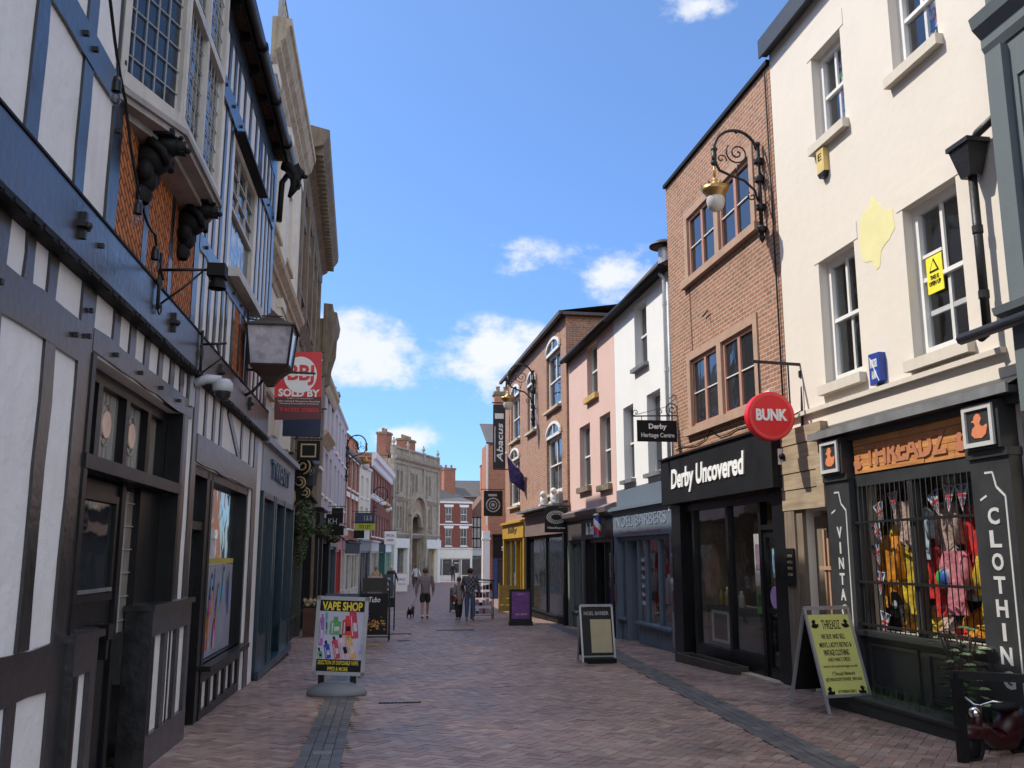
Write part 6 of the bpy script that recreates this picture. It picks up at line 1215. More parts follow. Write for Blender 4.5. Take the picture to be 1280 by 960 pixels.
# ================================================================== STREET FURNITURE
M_brass = mat('tarnished_brass', (.42, .26, .10), .4, metal=.8, var=.3)
M_alu = mat('dull_aluminium', (.42, .43, .45), .4, metal=.6, var=.1)
def ornate_lamp(label, P, out, group='ornate wall lamps'):
    """big Victorian scrolled bracket lamp. local +x points away from the wall"""
    t = thing('ornate_wall_lamp', label, 'street lamp', P, math.atan2(out[1], out[0]), group)
    mb = MB(); mb.tube([(.06, 0, 0), (.06, 0, 1.55)], .035, 8)
    for z in (.12, .5, .98, 1.3): mb.lathe([(.035, z - .06), (.085, z - .03), (.06, z), (.09, z + .03), (.035, z + .07)], (.06, 0, 0), 10)
    mb.lathe([(0, -.12), (.05, -.04), (.05, 0)], (.06, 0, 0), 8); mb.bar((0, 0, .5), (.06, 0, .5), .1, .1); mb.bar((0, 0, 1.3), (.06, 0, 1.3), .1, .1); mb.ball((.06, 0, 1.6), .05, 8)
    mb.tube([(.08, 0, 1.15), (-.0, 0, 1.05), (.0, 0, .9)], .02, 5); mb.build('wall_post', M_iron, t)
    mb = MB(); arc = [(.42 + .42 * math.cos(R(a)) * 1.0, 0, 1.42 + .42 * math.sin(R(a))) for a in range(-10, 200, 14)]; arc = [(.07, 0, 1.5), *[(.45 - .37 * math.cos(R(a)), 0, 1.45 + .37 * math.sin(R(a))) for a in range(10, 181, 12)]]
    mb.tube(arc, .026, 7); mb.tube([(.82, 0, 1.45), (.83, 0, 1.2)], .045, 8); mb.lathe([(.03, 1.18), (.06, 1.22), (.03, 1.27)], (.83, 0, 0), 10); mb.lathe([(.03, 1.42), (.06, 1.46), (.03, 1.5)], (.82, 0, 0), 10)
    mb.tube([(.83, 0, 1.28), (.74, 0, 1.1), (.55, 0, 1.02), (.32, 0, .95), (.14, 0, .78), (.1, 0, .6)], [.024, .024, .022, .022, .02, .018], 6)
    mb.tube(spiral(.42, 1.42, .02, .2, 90, 760, 34), .014, 5); mb.tube(spiral(.2, .68, .01, .08, 0, 420, 16), .012, 5); mb.tube(spiral(.7, 1.3, .01, .09, 180, 560, 16), .012, 5)
    mb.tube([(.42, 0, 1.22), (.45, 0, 1.07)], .014, 5); mb.ball((.42, 0, 1.8), .035, 8); mb.build('scroll_arm', M_iron, t)
    mb = MB(); mb.tube([(.83, 0, 1.2), (.83, 0, .96)], .018, 6); mb.lathe([(.02, .96), (.05, .93), (.03, .9), (.06, .86), (.13, .8), (.15, .74)], (.83, 0, 0), 16); mb.lathe([(.14, .62), (.15, .66), (.2, .72), (.24, .78), (.21, .76), (.15, .74)], (.83, 0, 0), 20)
    for k in range(8): a = k * math.pi / 4; mb.add([(.83 + .21 * math.cos(a - .25), .21 * math.sin(a - .25), .74), (.83 + .21 * math.cos(a + .25), .21 * math.sin(a + .25), .74), (.83 + .25 * math.cos(a), .25 * math.sin(a), .84)], [(0, 1, 2)])
    mb.build('lantern_crown', M_brass, t)
    mb = MB(); mb.lathe([(.14, .62), (.15, .56), (.13, .46), (.08, .4), (0, .385)], (.83, 0, 0), 20); mb.build('glass_bowl', mat('frosted_lamp_glass', (.5, .48, .44), .2, var=.05, bump=0), t); return t
L1_ = ornate_lamp('large ornate scrolled wall lamp high on the tall orange brick building', (6.03, 13.6, 6.75), (-1, -.02))
def place_lamp(P, out, lab): o = dup(L1_, P, math.atan2(out[1], out[0]), lab); return o
place_lamp((5.58, 34.3, 6.6), (-1, 0), 'ornate scrolled wall lamp on the arched window brick building, right of the black banner').scale = (1.25, 1, 1.25)
place_lamp((-2.15, 49.6, 5.6), (1, -.05), 'ornate scrolled wall lamp silhouetted on the left red brick front').scale = (1.3, 1, 1.3)
place_lamp((-.85, 63, 4.0), (1, -.05), 'ornate scrolled wall lamp below the white corniced brick building').scale = (1.2, 1, 1.2)

def heritage_sign():
    t = thing('hanging_sign', 'black hanging sign reading Derby Heritage Centre on a scrolled iron bracket', 'sign', (5.98, 18.2, 3.94))
    mb = MB(); mb.box(-.9, -.06, -.02, .02, 0, .44); mb.build('board', M_blackmatt, t); mb = MB()
    lettering('Derby', t, -.66, -.28, .23, .37, -.021, M_white, bold=.035, depth=.004); lettering('Heritage Centre', t, -.82, -.12, .06, .18, -.021, M_white, bold=.012, depth=.004)
    mb = MB(); mb.bar((-1.0, 0, .52), (.05, 0, .55), .025, .025, up=(0, 0, 1)); mb.bar((.02, 0, -.3), (.02, 0, .98), .035, .035); mb.tube([(-.02, 0, .95), (-.3, 0, .72), (-1.0, 0, .53)], .008, 4); mb.bar((-.8, 0, .44), (-.8, 0, .52), .012, .012); mb.bar((-.15, 0, .44), (-.15, 0, .53), .012, .012)
    mb.tube(spiral(-.14, .68, .02, .15, 0, 600, 26), .011, 5); mb.tube(spiral(-.4, .62, .01, .07, 180, 620, 18), .009, 5); mb.tube(spiral(-.92, .6, .01, .06, 180, 560, 14), .009, 5); mb.tube([(.0, 0, .95), (-.1, 0, .98), (-.2, 0, .9)], .01, 5); mb.tube([(.0, -.0, -.3), (-.06, 0, -.38), (.02, -.02, -.42)], .012, 5); mb.build('bracket', M_iron, t)
heritage_sign()
def sold_board():
    t = thing('estate_agent_board', 'red and dark red sold board with a white round emblem on the cream stucco building', 'sign', (-1.98, 16.5, 4.0)); mb = MB(); mb.T = Matrix.Rotation(R(-2), 4, 'Y')
    mb.box(0, .82, 0, .03, 0, 1.22, 0); mb.box(.001, .819, -.003, 0, 0, .4, 1); mb.build('board', [mat('estate_red', (.62, .03, .035), .4, var=.05, bump=0), mat('estate_maroon', (.10, .02, .025), .4, var=.1, bump=0)], t)
    mb = MB(); c = (.42, .82); mb.poly([(c[0] + .29 * math.cos(a * math.pi / 20), c[1] + .33 * math.sin(a * math.pi / 20)) for a in range(40)], -.01, -.004); mb.build('emblem_disc', M_white, t)
    lettering('BBJ', t, .2, .66, .63, 1.0, -.012, mat('estate_red', (0, 0, 0)), bold=.03, depth=.004, name='emblem'); mb = MB(); mb.box(.2, .64, -.018, -.012, .8, .825); mb.build('emblem_bar', M_white, t)
    lettering('SOLD BY', t, .05, .77, .42, .56, -.006, M_white, bold=.04, depth=.005); lettering('SUBJECT TO CONTRACT', t, .2, .66, .375, .4, -.006, M_white, depth=.003); lettering('Sales, Letting & Management Specialists', t, .05, .78, .32, .355, -.006, M_white, depth=.003); lettering('Surveying and property consultants', t, .08, .76, .28, .31, -.006, M_white, depth=.003); lettering('T 01332 292825', t, .08, .76, .15, .22, -.006, mat('estate_red', (0, 0, 0)), bold=.02, depth=.003)
    mb = MB(); mb.bar((-.3, .04, .2), (.8, .04, .2), .04, .03, up=(0, 0, 1)); mb.bar((-.3, .04, 1.1), (.8, .04, 1.1), .04, .03, up=(0, 0, 1)); mb.build('mounting_bracket', M_alu, t)
sold_board()
def plain_hanging(name, lab, P, w, h, m, texts=(), d=.05, group=None, emb=None):
    t = thing(name, lab, 'sign', P, 0, group); mb = MB(); mb.box(0, w, 0, d, 0, h); mb.build('board', m, t)
    for (s, x0, x1, z0, z1, mm, b) in texts: lettering(s, t, x0, x1, z0, z1, -.001, mm, bold=b, depth=.006)
    mb = MB(); mb.bar((-.15, d / 2, h + .06), (w + .1, d / 2, h + .06), .03, .03, up=(0, 0, 1)); mb.bar((.1, d / 2, h), (.1, d / 2, h + .06), .02, .02); mb.bar((w - .1, d / 2, h), (w - .1, d / 2, h + .06), .02, .02); mb.build('bracket', M_iron, t)
    if emb: emb(t)
    return t
plain_hanging('projecting_sign', 'plain navy box sign projecting under the red sold board', (-2.05, 18.5, 3.97), .74, .5, mat('navy_sign_paint', (.012, .03, .07), .4), d=.12)
plain_hanging('hanging_sign', 'black hanging sign with pale letters KH on the left', (-1.85, 30, 2.5), .42, .44, M_blackmatt, [('KH', .07, .34, .12, .3, mat('pale_grey_letters', (.4, .4, .42), .5, bump=0), .0)])
plain_hanging('letting_board', 'lime green and dark blue to let board on the left shops', (-1.5, 48, 2.9), 1.0, .34, mat('lime_green_board', (.36, .42, .03), .5), [('TO LET', .2, .8, .08, .26, M_black, .02)])
plain_hanging('letting_board', 'dark blue agent board with a pale outline above the lime to let board', (-1.52, 48.05, 3.24), 1.0, .55, mat('navy_sign_paint', (0, 0, 0)), [('S & B', .45, .85, .15, .4, mat('pale_grey_letters', (0, 0, 0)), 0)])
plain_hanging('hanging_sign', 'pale blue and white hanging board in front of the stone arcade', (0, 62, 2.35), .78, .85, M_white, [('SPECIAL', .1, .68, .5, .66, mat('blue_print', (.03, .1, .4), .5, bump=0), .02), ('OFFER', .16, .62, .2, .34, mat('blue_print', (0, 0, 0)), .02)])
for k, (y_, x_, z_, w_, h_, lab) in enumerate(((33.8, -1.95, 2.35, .5, .34, 'small dark hanging sign just past the KH sign'), (37.5, -2.1, 2.9, .45, .6, 'narrow dark hanging sign before the red shopfront'), (41.5, -2.2, 2.5, .6, .3, 'low pale hanging sign over the red shopfront'), (54, -1.75, 2.6, .6, .45, 'small dark hanging sign on the red brick building'))):
    plain_hanging('hanging_sign', lab, (x_, y_, z_), w_, h_, M_whitep if 'pale' in lab else M_blackmatt)
def basket(P, lab):
    t = thing('hanging_basket', lab, 'hanging basket', P, 0, 'hanging baskets on the left shops'); mb = MB(); mb.lathe([(0, -.22), (.14, -.17), (.22, 0), (.2, 0)], seg=12); mb.build('basket', mat('brown_stem', (0, 0, 0)), t); rng = random.Random(int(P[1])); mb = MB(); leaf_cloud(mb, (0, 0, .02), (.3, .3, .22), 260, .1, rng, .4); mb.build('foliage', M_ivy, t); mb = MB(); mb.bar((-.35, 0, .55), (.1, 0, .55), .025, .025, up=(0, 0, 1)); mb.tube([(0, 0, .55), (0, 0, .1)], .008, 4); mb.build('bracket', M_iron, t)
for k, (x_, y_) in enumerate(((-1.85, 28.0), (-2.0, 35.5), (-2.05, 39.2))): basket((x_, y_, 2.35), ['hanging basket nearest the ivy on the left shops', 'hanging basket between the small dark signs on the left', 'farthest hanging basket, before the red shopfront'][k])
def banner():
    t = thing('vertical_banner', 'tall black vertical banner reading abacus on the brown brick building corner', 'banner', (4.72, 40.8, 5.45)); mb = MB(); mb.box(0, .56, 0, .02, 0, 2.9); mb.box(.08, .48, -.006, 0, 2.25, 2.5, 1); mb.box(.07, .1, -.004, 0, .3, 1.9, 1); mb.build('cloth', [mat('charcoal_banner', (.03, .03, .035), .7), M_white], t)
    for i, ch in enumerate('abacus'): pass
    cu = lettering('Abacus', t, 0, 1.75, 0, .28, 0, M_white, shear=.2, bold=.02, depth=.006); cu.rotation_euler = (0, R(-90), 0); cu.location = (.45, -.004, .3)
    mb = MB(); mb.bar((-.05, 0, 2.98), (.85, 0, 2.98), .05, .05, up=(0, 0, 1)); mb.bar((.0, 0, -.03), (.75, 0, -.03), .04, .04, up=(0, 0, 1)); mb.build('banner_arm', M_iron, t)
banner()
def camera_sign():
    def emb(t):
        mb = MB(); mb.tube([(.42 + .3 * math.cos(a * math.pi / 14), -.01, .5 + .3 * math.sin(a * math.pi / 14)) for a in range(29)], .035, 5); mb.tube([(.42 + .17 * math.cos(a * math.pi / 10), -.01, .5 + .17 * math.sin(a * math.pi / 10)) for a in range(21)], .03, 5); mb.lathe([(0, -.03), (.09, -.03), (.09, 0)], (.42, 0, .5), 12, axis='y'); mb.box(.2, .6, -.02, 0, .9, 1.0); mb.build('lens_emblem', mat('pale_grey_letters', (0, 0, 0)), t)
    plain_hanging('hanging_sign', 'square black sign with a round grey lens emblem over the camera shop', (4.45, 42.0, 3.4), .86, 1.15, M_black, emb=emb)
camera_sign()
def eye_sign():
    def emb(t):
        mb = MB()
        for k in range(30):
            a = 2 * math.pi * k / 30
            for q, s in ((1, 1), (.8, .78), (.62, .55)): mb.lathe([(0, -.008), (.019 * q, -.008), (.019 * q, 0)], (.37 + .3 * q * math.cos(a), 0, .48 + .19 * s * math.sin(a)), 6, axis='y', smooth=False)
        mb.build('eye_emblem', M_white, t)
        lettering('VisionExpress', t, .08, .66, .1, .18, -.001, M_white, depth=.004, bold=.02)
    plain_hanging('hanging_sign', 'black projecting sign with a white dotted eye emblem', (5.04, 29.15, 2.36), .74, .78, M_black, emb=emb)
eye_sign()
def flag():
    t = thing('angled_flag', 'dark navy and purple flag drooping from an angled white pole on the brown brick building', 'flag', (5.55, 37.0, 4.4)); mb = MB(); mb.tube([(.3, .2, .0), (-.75, -.4, 1.25)], .022, 6); mb.ball((-.77, -.41, 1.28), .05, 8); mb.build('flag_pole', M_whitep, t)
    mb = MB(); n, m_ = 12, 10; vs = []
    for j in range(m_):
        for i in range(n):
            u, v = i / (n - 1), j / (m_ - 1); x = -.75 + u * .72; z = 1.25 - u * .8 - v * (1.1 - .35 * u); vs.append((x + .12 * v, -.4 + u * .38 + .06 * math.sin(5 * u + 4 * v), z))
    mb.add(vs, [(j * n + i, j * n + i + 1, (j + 1) * n + i + 1, (j + 1) * n + i) for j in range(m_ - 1) for i in range(n - 1)], 0, True); mb.build('cloth', mat('navy_purple_flag', (.035, .03, .14), .8, var=.9, scale=7, bump=0), t)
flag()
def heart_lantern():
    t = thing('hexagonal_lantern_sign', 'black tapered hanging lantern sign with a white ringed heart emblem', 'lantern sign', (-1.75, 22, 3.25)); mb = MB(); mb.lathe([(0, 0), (.13, 0), (.2, .5), (.02, .68), (0, .7)], seg=6, smooth=False); mb.build('body', mat('charcoal_lantern_paint', (.03, .032, .04), .3), t); mb = MB(); mb.tube([(.09 * math.cos(a * math.pi / 12), -.19, .33 + .09 * math.sin(a * math.pi / 12)) for a in range(25)], .007, 4)
    mb.poly([(0, .27), (-.05, .33), (-.045, .37), (-.02, .375), (0, .355), (.02, .375), (.045, .37), (.05, .33)], -.195, -.185); mb.build('heart_emblem', mat('pale_grey_letters', (0, 0, 0)), t); mb = MB(); mb.bar((-.45, 0, .82), (.05, 0, .82), .03, .03, up=(0, 0, 1)); mb.bar((0, 0, .68), (0, 0, .82), .02, .02); mb.build('bracket', M_iron, t)
heart_lantern()

# ---- boards on the pavement
def vape_board():
    t = thing('vape_sign_board', 'silver framed VAPE SHOP poster board on a rounded grey water filled base', 'sign board', (-.6, 13.45, zg(13.45)), R(-6)); w, z0, z1 = .36, .26, 1.32
    mb = MB(); mb.T = Matrix.Rotation(R(2.2), 4, 'Y')
    for a in ((-w, w, z0, z0 + .05), (-w, w, z1 - .05, z1), (-w, -w + .05, z0, z1), (w - .05, w, z0, z1)): mb.box(a[0], a[1], -.025, .025, a[2], a[3])
    f = mb.build('frame', M_alu, t)
    def P(name, m, x0, x1, za, zb_, y=-.012): q = MB(); q.T = Matrix.Rotation(R(2.2), 4, 'Y'); q.box(x0, x1, y, y + .004, za, zb_); return q.build(name, m, t)
    P('poster', mat('pale_lilac_poster', (.50, .48, .60), .35, var=.15), -w + .05, w - .05, z0 + .05, z1 - .05, -.006); P('title_strip', M_black, -w + .05, w - .05, 1.12, 1.27, -.011); P('footer_strip', M_black, -w + .05, w - .05, .31, .47, -.011)
    YL = mat('yellow_print', (.75, .62, .05), .4, bump=0)
    for s, a, b_, c, d in (('VAPE SHOP', -.28, .28, 1.13, 1.25), ('SELECTION OF DISPOSABLE VAPES', -.29, .27, .4, .455), ('PIPES & MORE', -.15, .13, .32, .37)):
        o = lettering(s, t, a, b_, c, d, -.014, YL, bold=.03 if s[0] == 'V' else .01, depth=.002); o.rotation_euler = (0, R(2.2), 0)
    cols = [(.1, .35, .12), (.55, .03, .04), (.03, .06, .4), (.45, .08, .08), (.55, .4, .5), (.6, .35, .12), (.3, .12, .4), (.5, .05, .1), (.1, .35, .4), (.35, .3, .6)]
    bt = [(-.26, .48, .07, .1, 0, 12), (-.15, .48, .08, .2, 2, 12), (-.02, .48, .08, .26, 7, 14), (.1, .48, .1, .3, 4, 18), (.2, .48, .09, .34, 5, 18), (-.08, .8, .15, .2, 0, 0), (.08, .8, .13, .22, 1, 0), (.2, .76, .1, .38, 7, 8), (-.27, .65, .06, .38, 6, 0), (-.2, .8, .03, .3, 8, 3), (.28, .55, .035, .55, 9, -8)]
    for k, (x, z, bw_, bh, c, a) in enumerate(bt):
        q = MB(); q.T = Matrix.Rotation(R(2.2), 4, 'Y') @ Matrix.Translation((x, -.008 - .0006 * k, z)) @ Matrix.Rotation(R(-a), 4, 'Y'); c_ = bw_ * .3; q.poly([(-bw_ / 2, .012), (-bw_ / 2 + .012, 0), (bw_ / 2 - .012, 0), (bw_ / 2, .012), (bw_ / 2, bh - c_ * .6), (bw_ / 2 - c_, bh), (-bw_ / 2 + c_, bh), (-bw_ / 2, bh - c_ * .6)], -.0005, 0); q.box(-bw_ / 2 + c_, bw_ / 2 - c_, -.0008, 0, bh, bh + .045, 1 if k in (0, 1, 2, 3, 4) else 0); q.box(-bw_ * .34, -bw_ * .22, -.0009, -.0005, bh * .1, bh * .8, 2); q.box(-bw_ * .1, bw_ * .38, -.0009, -.0005, bh * .25, bh * .55, 1 if k % 3 == 0 else 2); q.build('printed_bottle', [mat('vape_print_%d' % c, cols[c], .4, var=.45, scale=12, bump=0), M_black, mat('pale_print_highlight', (.55, .52, .58), .4, var=.3, scale=20, bump=0)], t)
    mb = MB()
    for x in (-.22, .22): mb.box(x - .04, x + .04, -.02, .02, .12, .27)
    mb.build('spring_foot', M_black, t)
    mb = MB(); prof = [(.0, .0), (.97, .0), (1, .03), (.96, .07), (.8, .12), (.5, .17), (.0, .18)]; n = 28; vs = [((.42) * r * math.cos(2 * math.pi * k / n), .27 * r * math.sin(2 * math.pi * k / n), z) for r, z in prof for k in range(n)]
    mb.add(vs, [(i * n + k, i * n + (k + 1) % n, (i + 1) * n + (k + 1) % n, (i + 1) * n + k) for i in range(len(prof) - 1) for k in range(n)], 0, True); mb.box(-.06, .06, .2, .3, .05, .1); mb.build('base', mat('grey_moulded_plastic', (.17, .18, .20), .5, var=.1), t)
vape_board()
def tubo_board():
    t = thing('menu_board', 'black slatted A board reading Tubo with a yellow food picture', 'sign board', (-.2, 23.6, zg(23.6)), R(-3)); mb = MB(); mb.box(-.33, .33, -.02, .02, .15, 1.15)
    mb.build('panel', M_black, t); mb = MB()
    for x in (-.36, .36): mb.bar((x, .0, 0), (x, -.02, 1.45), .035, .035); mb.bar((x, .5, 0), (x, .05, 1.4), .03, .03)
    mb.bar((-.36, 0, 1.18), (.36, 0, 1.18), .03, .03, up=(0, 0, 1)); mb.bar((-.36, 0, .1), (.36, 0, .1), .04, .03, up=(0, 0, 1)); mb.build('stand', M_iron, t)
    lettering('Tubo', t, -.14, .14, .93, 1.06, -.021, M_white, shear=.25, bold=.02, depth=.003)
    rng = random.Random(1); mb = MB()
    for k in range(70): x, z = rng.gauss(0, .14), rng.gauss(.4, .06); s = rng.uniform(.012, .035); mb.poly([(x + s * math.cos(a), z + s * .7 * math.sin(a)) for a in (0, 1, 2, 3, 4, 5)], -.022 - .0001 * k, -.02, k % 3)
    mb.build('food_picture', [mat('food_yellow', (.55, .33, .05), .5), mat('food_brown', (.12, .06, .03), .5), mat('food_orange', (.5, .18, .03), .5)], t)
    mb = MB(); mb.box(-.3, .3, -.02, -.0, 1.2, 1.52); mb.build('header_panel', mat('dark_brown_header', (.03, .025, .02), .5), t)
tubo_board()
def a_board(name, lab, P, rz, w, h, pm, texts=(), fm=None, z0=.1, pic=None, pic_rect=None):
    t = thing(name, lab, 'sign board', P, rz); fm = fm or M_alu; mb = MB(); lean = .40 if 'THREADZ' in lab else .2
    for s in (-1, 1): mb.bar((s * w / 2, -.0, 0), (s * w / 2, lean, h), .035, .03); mb.bar((s * w / 2, 2 * lean, 0), (s * w / 2, lean, h), .035, .03)
    mb.bar((-w / 2, lean, h), (w / 2, lean, h), .045, .045, up=(0, 0, 1)); mb.bar((-w / 2, lean * z0 / h, z0), (w / 2, lean * z0 / h, z0), .035, .035, up=(0, 0, 1)); mb.build('frame', fm, t)
    def tilt(o): o.rotation_euler = (-math.atan2(lean, h), 0, 0); return o
    p = MB(); p.box(-w / 2 + .015, w / 2 - .015, -.004, .006, z0 + .01, h - .02); p = tilt(p.build('panel', pm, t)); q = MB(); q.box(-w / 2 + .02, w / 2 - .02, 0, .006, z0, h - .03); q = q.build('rear_panel', M_blackmatt, t); q.rotation_euler = (math.atan2(lean, h), 0, 0); q.location = (0, 2 * lean, 0)
    for (s, x0, x1, za, zb_, m, b) in texts: tilt(lettering(s, t, x0, x1, za, zb_, -.005, m, bold=b, depth=.003))
    if pic: q = MB(); q.box(pic_rect[0], pic_rect[1], -.012, -.004, pic_rect[2], pic_rect[3]); tilt(q.build('picture', pic, t))
    return t, tilt
# the threadz board stands turned towards the street
K = M_black
t, tilt = a_board('yellow_sign_board', 'yellow THREADZ A board with black ducks standing in front of the clothes shop', (5.53, 10.75, zg(10.8)), R(9), .62, 1.2, mat('yellow_green_board', (.56, .56, .17), .4, var=.06), [
    ('THREADZ', -.12, .14, 1.0, 1.11, K, .0), ('WE BUY AND SELL', -.17, .17, .88, .94, K, .005), ("MEN'S, LADY'S RETRO &", -.22, .23, .77, .84, K, .005), ('VINTAGE CLOTHING', -.19, .17, .68, .75, K, .01), ('AND FANCY DRESS', -.15, .16, .61, .655, K, 0), ('www.threadzvintage.co.uk', -.24, .24, .53, .57, K, 0), ('f Threadz Network', -.14, .18, .445, .49, K, 0), ('@THREADZPETERWEB_VINTAGE', -.25, .26, .37, .42, K, 0), ('07908042801', -.12, .13, .24, .275, K, 0)], z0=.2)
q = MB()
for (x, z, f) in ((-.22, 1.06, 1), (.22, 1.06, -1), (-.22, .26, 1), (.22, .26, -1)): duck(q, x, z, .1, -.01, -.005, f)
tilt(q.build('duck', K, t))
a_board('barber_sign_board', 'black NOEL BARBER A board with a cream price list outside the blue grey barber shop', (4.03, 17.45, zg(17.45)), R(2), .62, 1.02, M_black, [('NOEL BARBER', -.24, .24, .86, .93, M_silver, .0)], fm=M_alu, z0=.1, pic=mat('cream_price_list', (.42, .36, .22), .6, var=.1), pic_rect=(-.13, .27, .17, .78))
def silhouettes():
    t = thing('board_base', 'black weighted base under the barber board', 'base', (4.03, 17.2, zg(17.3)), R(2)); mb = MB(); mb.box(-.27, .27, -.03, .4, 0, .09); mb.build('weight', M_blackmatt, t)
silhouettes()
def purple_board():
    t = thing('purple_sign_board', 'purple poster in a black rounded frame standing outside the dark shop', 'sign board', (4.35, 29.8, zg(29.8)), R(-5)); mb = MB()
    mb.box(-.36, .36, -.05, .05, .1, 1.12); mb.box(-.38, .38, -.2, .2, 0, .12); mb.build('frame', M_black, t); mb = MB(); mb.box(-.28, .28, -.06, -.05, .2, 1.04); mb.build('poster', mat('purple_poster', (.16, .035, .22), .35, var=.4, scale=6), t); lettering('EYE TESTS', t, -.17, .2, .32, .36, -.061, M_white, depth=.002); lettering('NOW', t, -.1, .1, .95, .98, -.061, M_white, depth=.002)
purple_board()
a_board('white_sign_board', 'small white board with blue writing in the distance near the arcade', (1.16, 60.5, zg(60.5)), 0, .72, 1.25, M_white, [('SALE', -.22, .22, .8, .95, mat('blue_print', (0, 0, 0)), .02), ('NOW ON', -.22, .22, .5, .62, mat('blue_print', (0, 0, 0)), .01)], fm=M_alu)
a_board('black_sign_board', 'small black framed board with a white letter, left of the couple', (2.95, 38.6, zg(38.6)), 0, .4, .95, M_black, [('E', -.08, .1, .35, .7, M_white, .04)], fm=M_black, z0=.12)
t = thing('letter_sign', 'dark slate board with a pale letter S on top of the planter screen', 'sign', (.0, 28.0, zg(28) + .85)); mb = MB(); mb.box(-.02, .3, 0, .03, .1, .75); mb.build('board', mat('slate_blue_board', (.04, .055, .08), .5), t); lettering('S', t, .06, .22, .28, .66, -.001, mat('pale_grey_letters', (0, 0, 0)), bold=.01, depth=.005)
mb = MB(); mb.box(-.45, -.06, .01, .03, .2, .7); mb.build('menu_card', mat('pink_white_card', (.5, .36, .34), .5, var=.5, scale=12), t); mb = MB()
for x in (-.5, .34): mb.bar((x, 0, -.85), (x, 0, .8), .04, .04)
mb.box(-.5, .34, -.0, .03, -.2, .08); mb.build('stand', M_black, t)
def cafe_table():
    t = thing('cafe_screen', 'dark cafe windbreak with a grey blue top rail, behind the vape board', 'windbreak', (-1.0, 27.0, zg(27)), 0); mb = MB(); mb.box(-.6, .55, 0, .04, .2, .86); mb.build('canvas', mat('dark_navy_canvas', (.012, .014, .022), .8), t); mb = MB(); mb.box(-.66, .6, -.25, .3, .88, .93); mb.box(-.62, .56, .5, .56, .95, 1.05); mb.build('top_rail', mat('grey_blue_wood', (.1, .12, .16), .6), t)
    mb = MB(); mb.tube([(.12 + .12 * math.cos(R(a)), -.01, .5 + .12 * math.sin(R(a))) for a in range(0, 361, 24)], .018, 5); mb.build('emblem', mat('pale_grey_letters', (0, 0, 0)), t)
    mb = MB()
    for x in (-.6, .52): mb.bar((x, .02, 0), (x, .02, .88), .05, .05)
    mb.build('post', M_iron, t)
cafe_table()
def flower_planter():
    t = thing('flower_planter', 'brown wooden planter of yellow and rust flowers by the left shopfronts', 'planter', (-1.62, 25.6, zg(25.6))); mb = MB(); mb.box(-.45, .45, -.25, .25, 0, .74)
    for z in (.2, .38, .56): mb.box(-.455, .455, -.255, .255, z, z + .012)
    mb.build('box', wood('red_brown_planter_wood', (.06, .025, .018), (.13, .06, .035)), t); rng = random.Random(6); mb = MB(); leaf_cloud(mb, (0, 0, .8), (.48, .28, .12), 500, .09, rng); mb.build('foliage', M_ivy, t); mb = MB()
    for k in range(60):
        x, y, z = rng.uniform(-.45, .45), rng.uniform(-.28, .1), rng.uniform(.8, .96); c = rng.randrange(3)
        for a in range(5): mb.add([(x, y, z), (x + .045 * math.cos(a * 1.26), y + .01, z + .045 * math.sin(a * 1.26)), (x + .045 * math.cos(a * 1.26 + .9), y + .01, z + .045 * math.sin(a * 1.26 + .9))], [(0, 1, 2)], c)
    mb.build('flower', [mat('petal_yellow', (.55, .35, .05), .6, bump=0), mat('petal_cream', (.55, .5, .35), .6, bump=0), mat('petal_rust', (.35, .09, .02), .6, bump=0)], t)
flower_planter()
def clothes_rack():
    t = thing('card_rack', 'black wire display rack of cards and goods beside the couple', 'display rack', (3.5, 33.6, zg(33.6))); mb = MB()
    for x in (-.35, .42):
        for y in (0, .4): mb.bar((x, y, 0), (x, y, 1.35), .03, .03)
    for z in (.15, .55, .95, 1.3): mb.bar((-.35, 0, z), (.42, 0, z), .02, .02, up=(0, 0, 1))
    mb.bar((-.4, 0, 1.4), (.46, 0, 1.36), .1, .05, up=(0, 0, 1)); mb.build('wire_frame', M_iron, t); rng = random.Random(12); mb = MB()
    for j in range(4):
        for i in range(6): mb.box(-.32 + i * .12, -.22 + i * .12, -.02, .02 + rng.uniform(0, .1), .2 + j * .28, .2 + j * .28 + rng.uniform(.1, .24), rng.randrange(5))
    mb.build('goods', [M_blackmatt, mat('grey_card', (.25, .25, .27), .6), mat('navy_sign_paint', (0, 0, 0)), mat('muted_pink_card', (.35, .2, .22), .6), mat('plum_card', (.12, .05, .1), .6)], t)
clothes_rack()
t = thing('yellow_barrier', 'low mustard yellow boarded barrier outside the yellow shop', 'barrier', (5.25, 38.2, zg(38))); mb = MB()
for k in range(4): mb.box(-.55, .55, 0, .04, .05 + k * .26, .29 + k * .26)
mb.build('board_panel', mat('worn_mustard_board', (.27, .20, .05), .7, var=.25), t); mb = MB(); mb.bar((-.55, .02, 0), (-.55, .02, 1.15), .06, .06); mb.bar((.55, .02, 0), (.55, .02, 1.15), .06, .06); mb.build('post', mat('mustard_shop_paint', (0, 0, 0)), t)

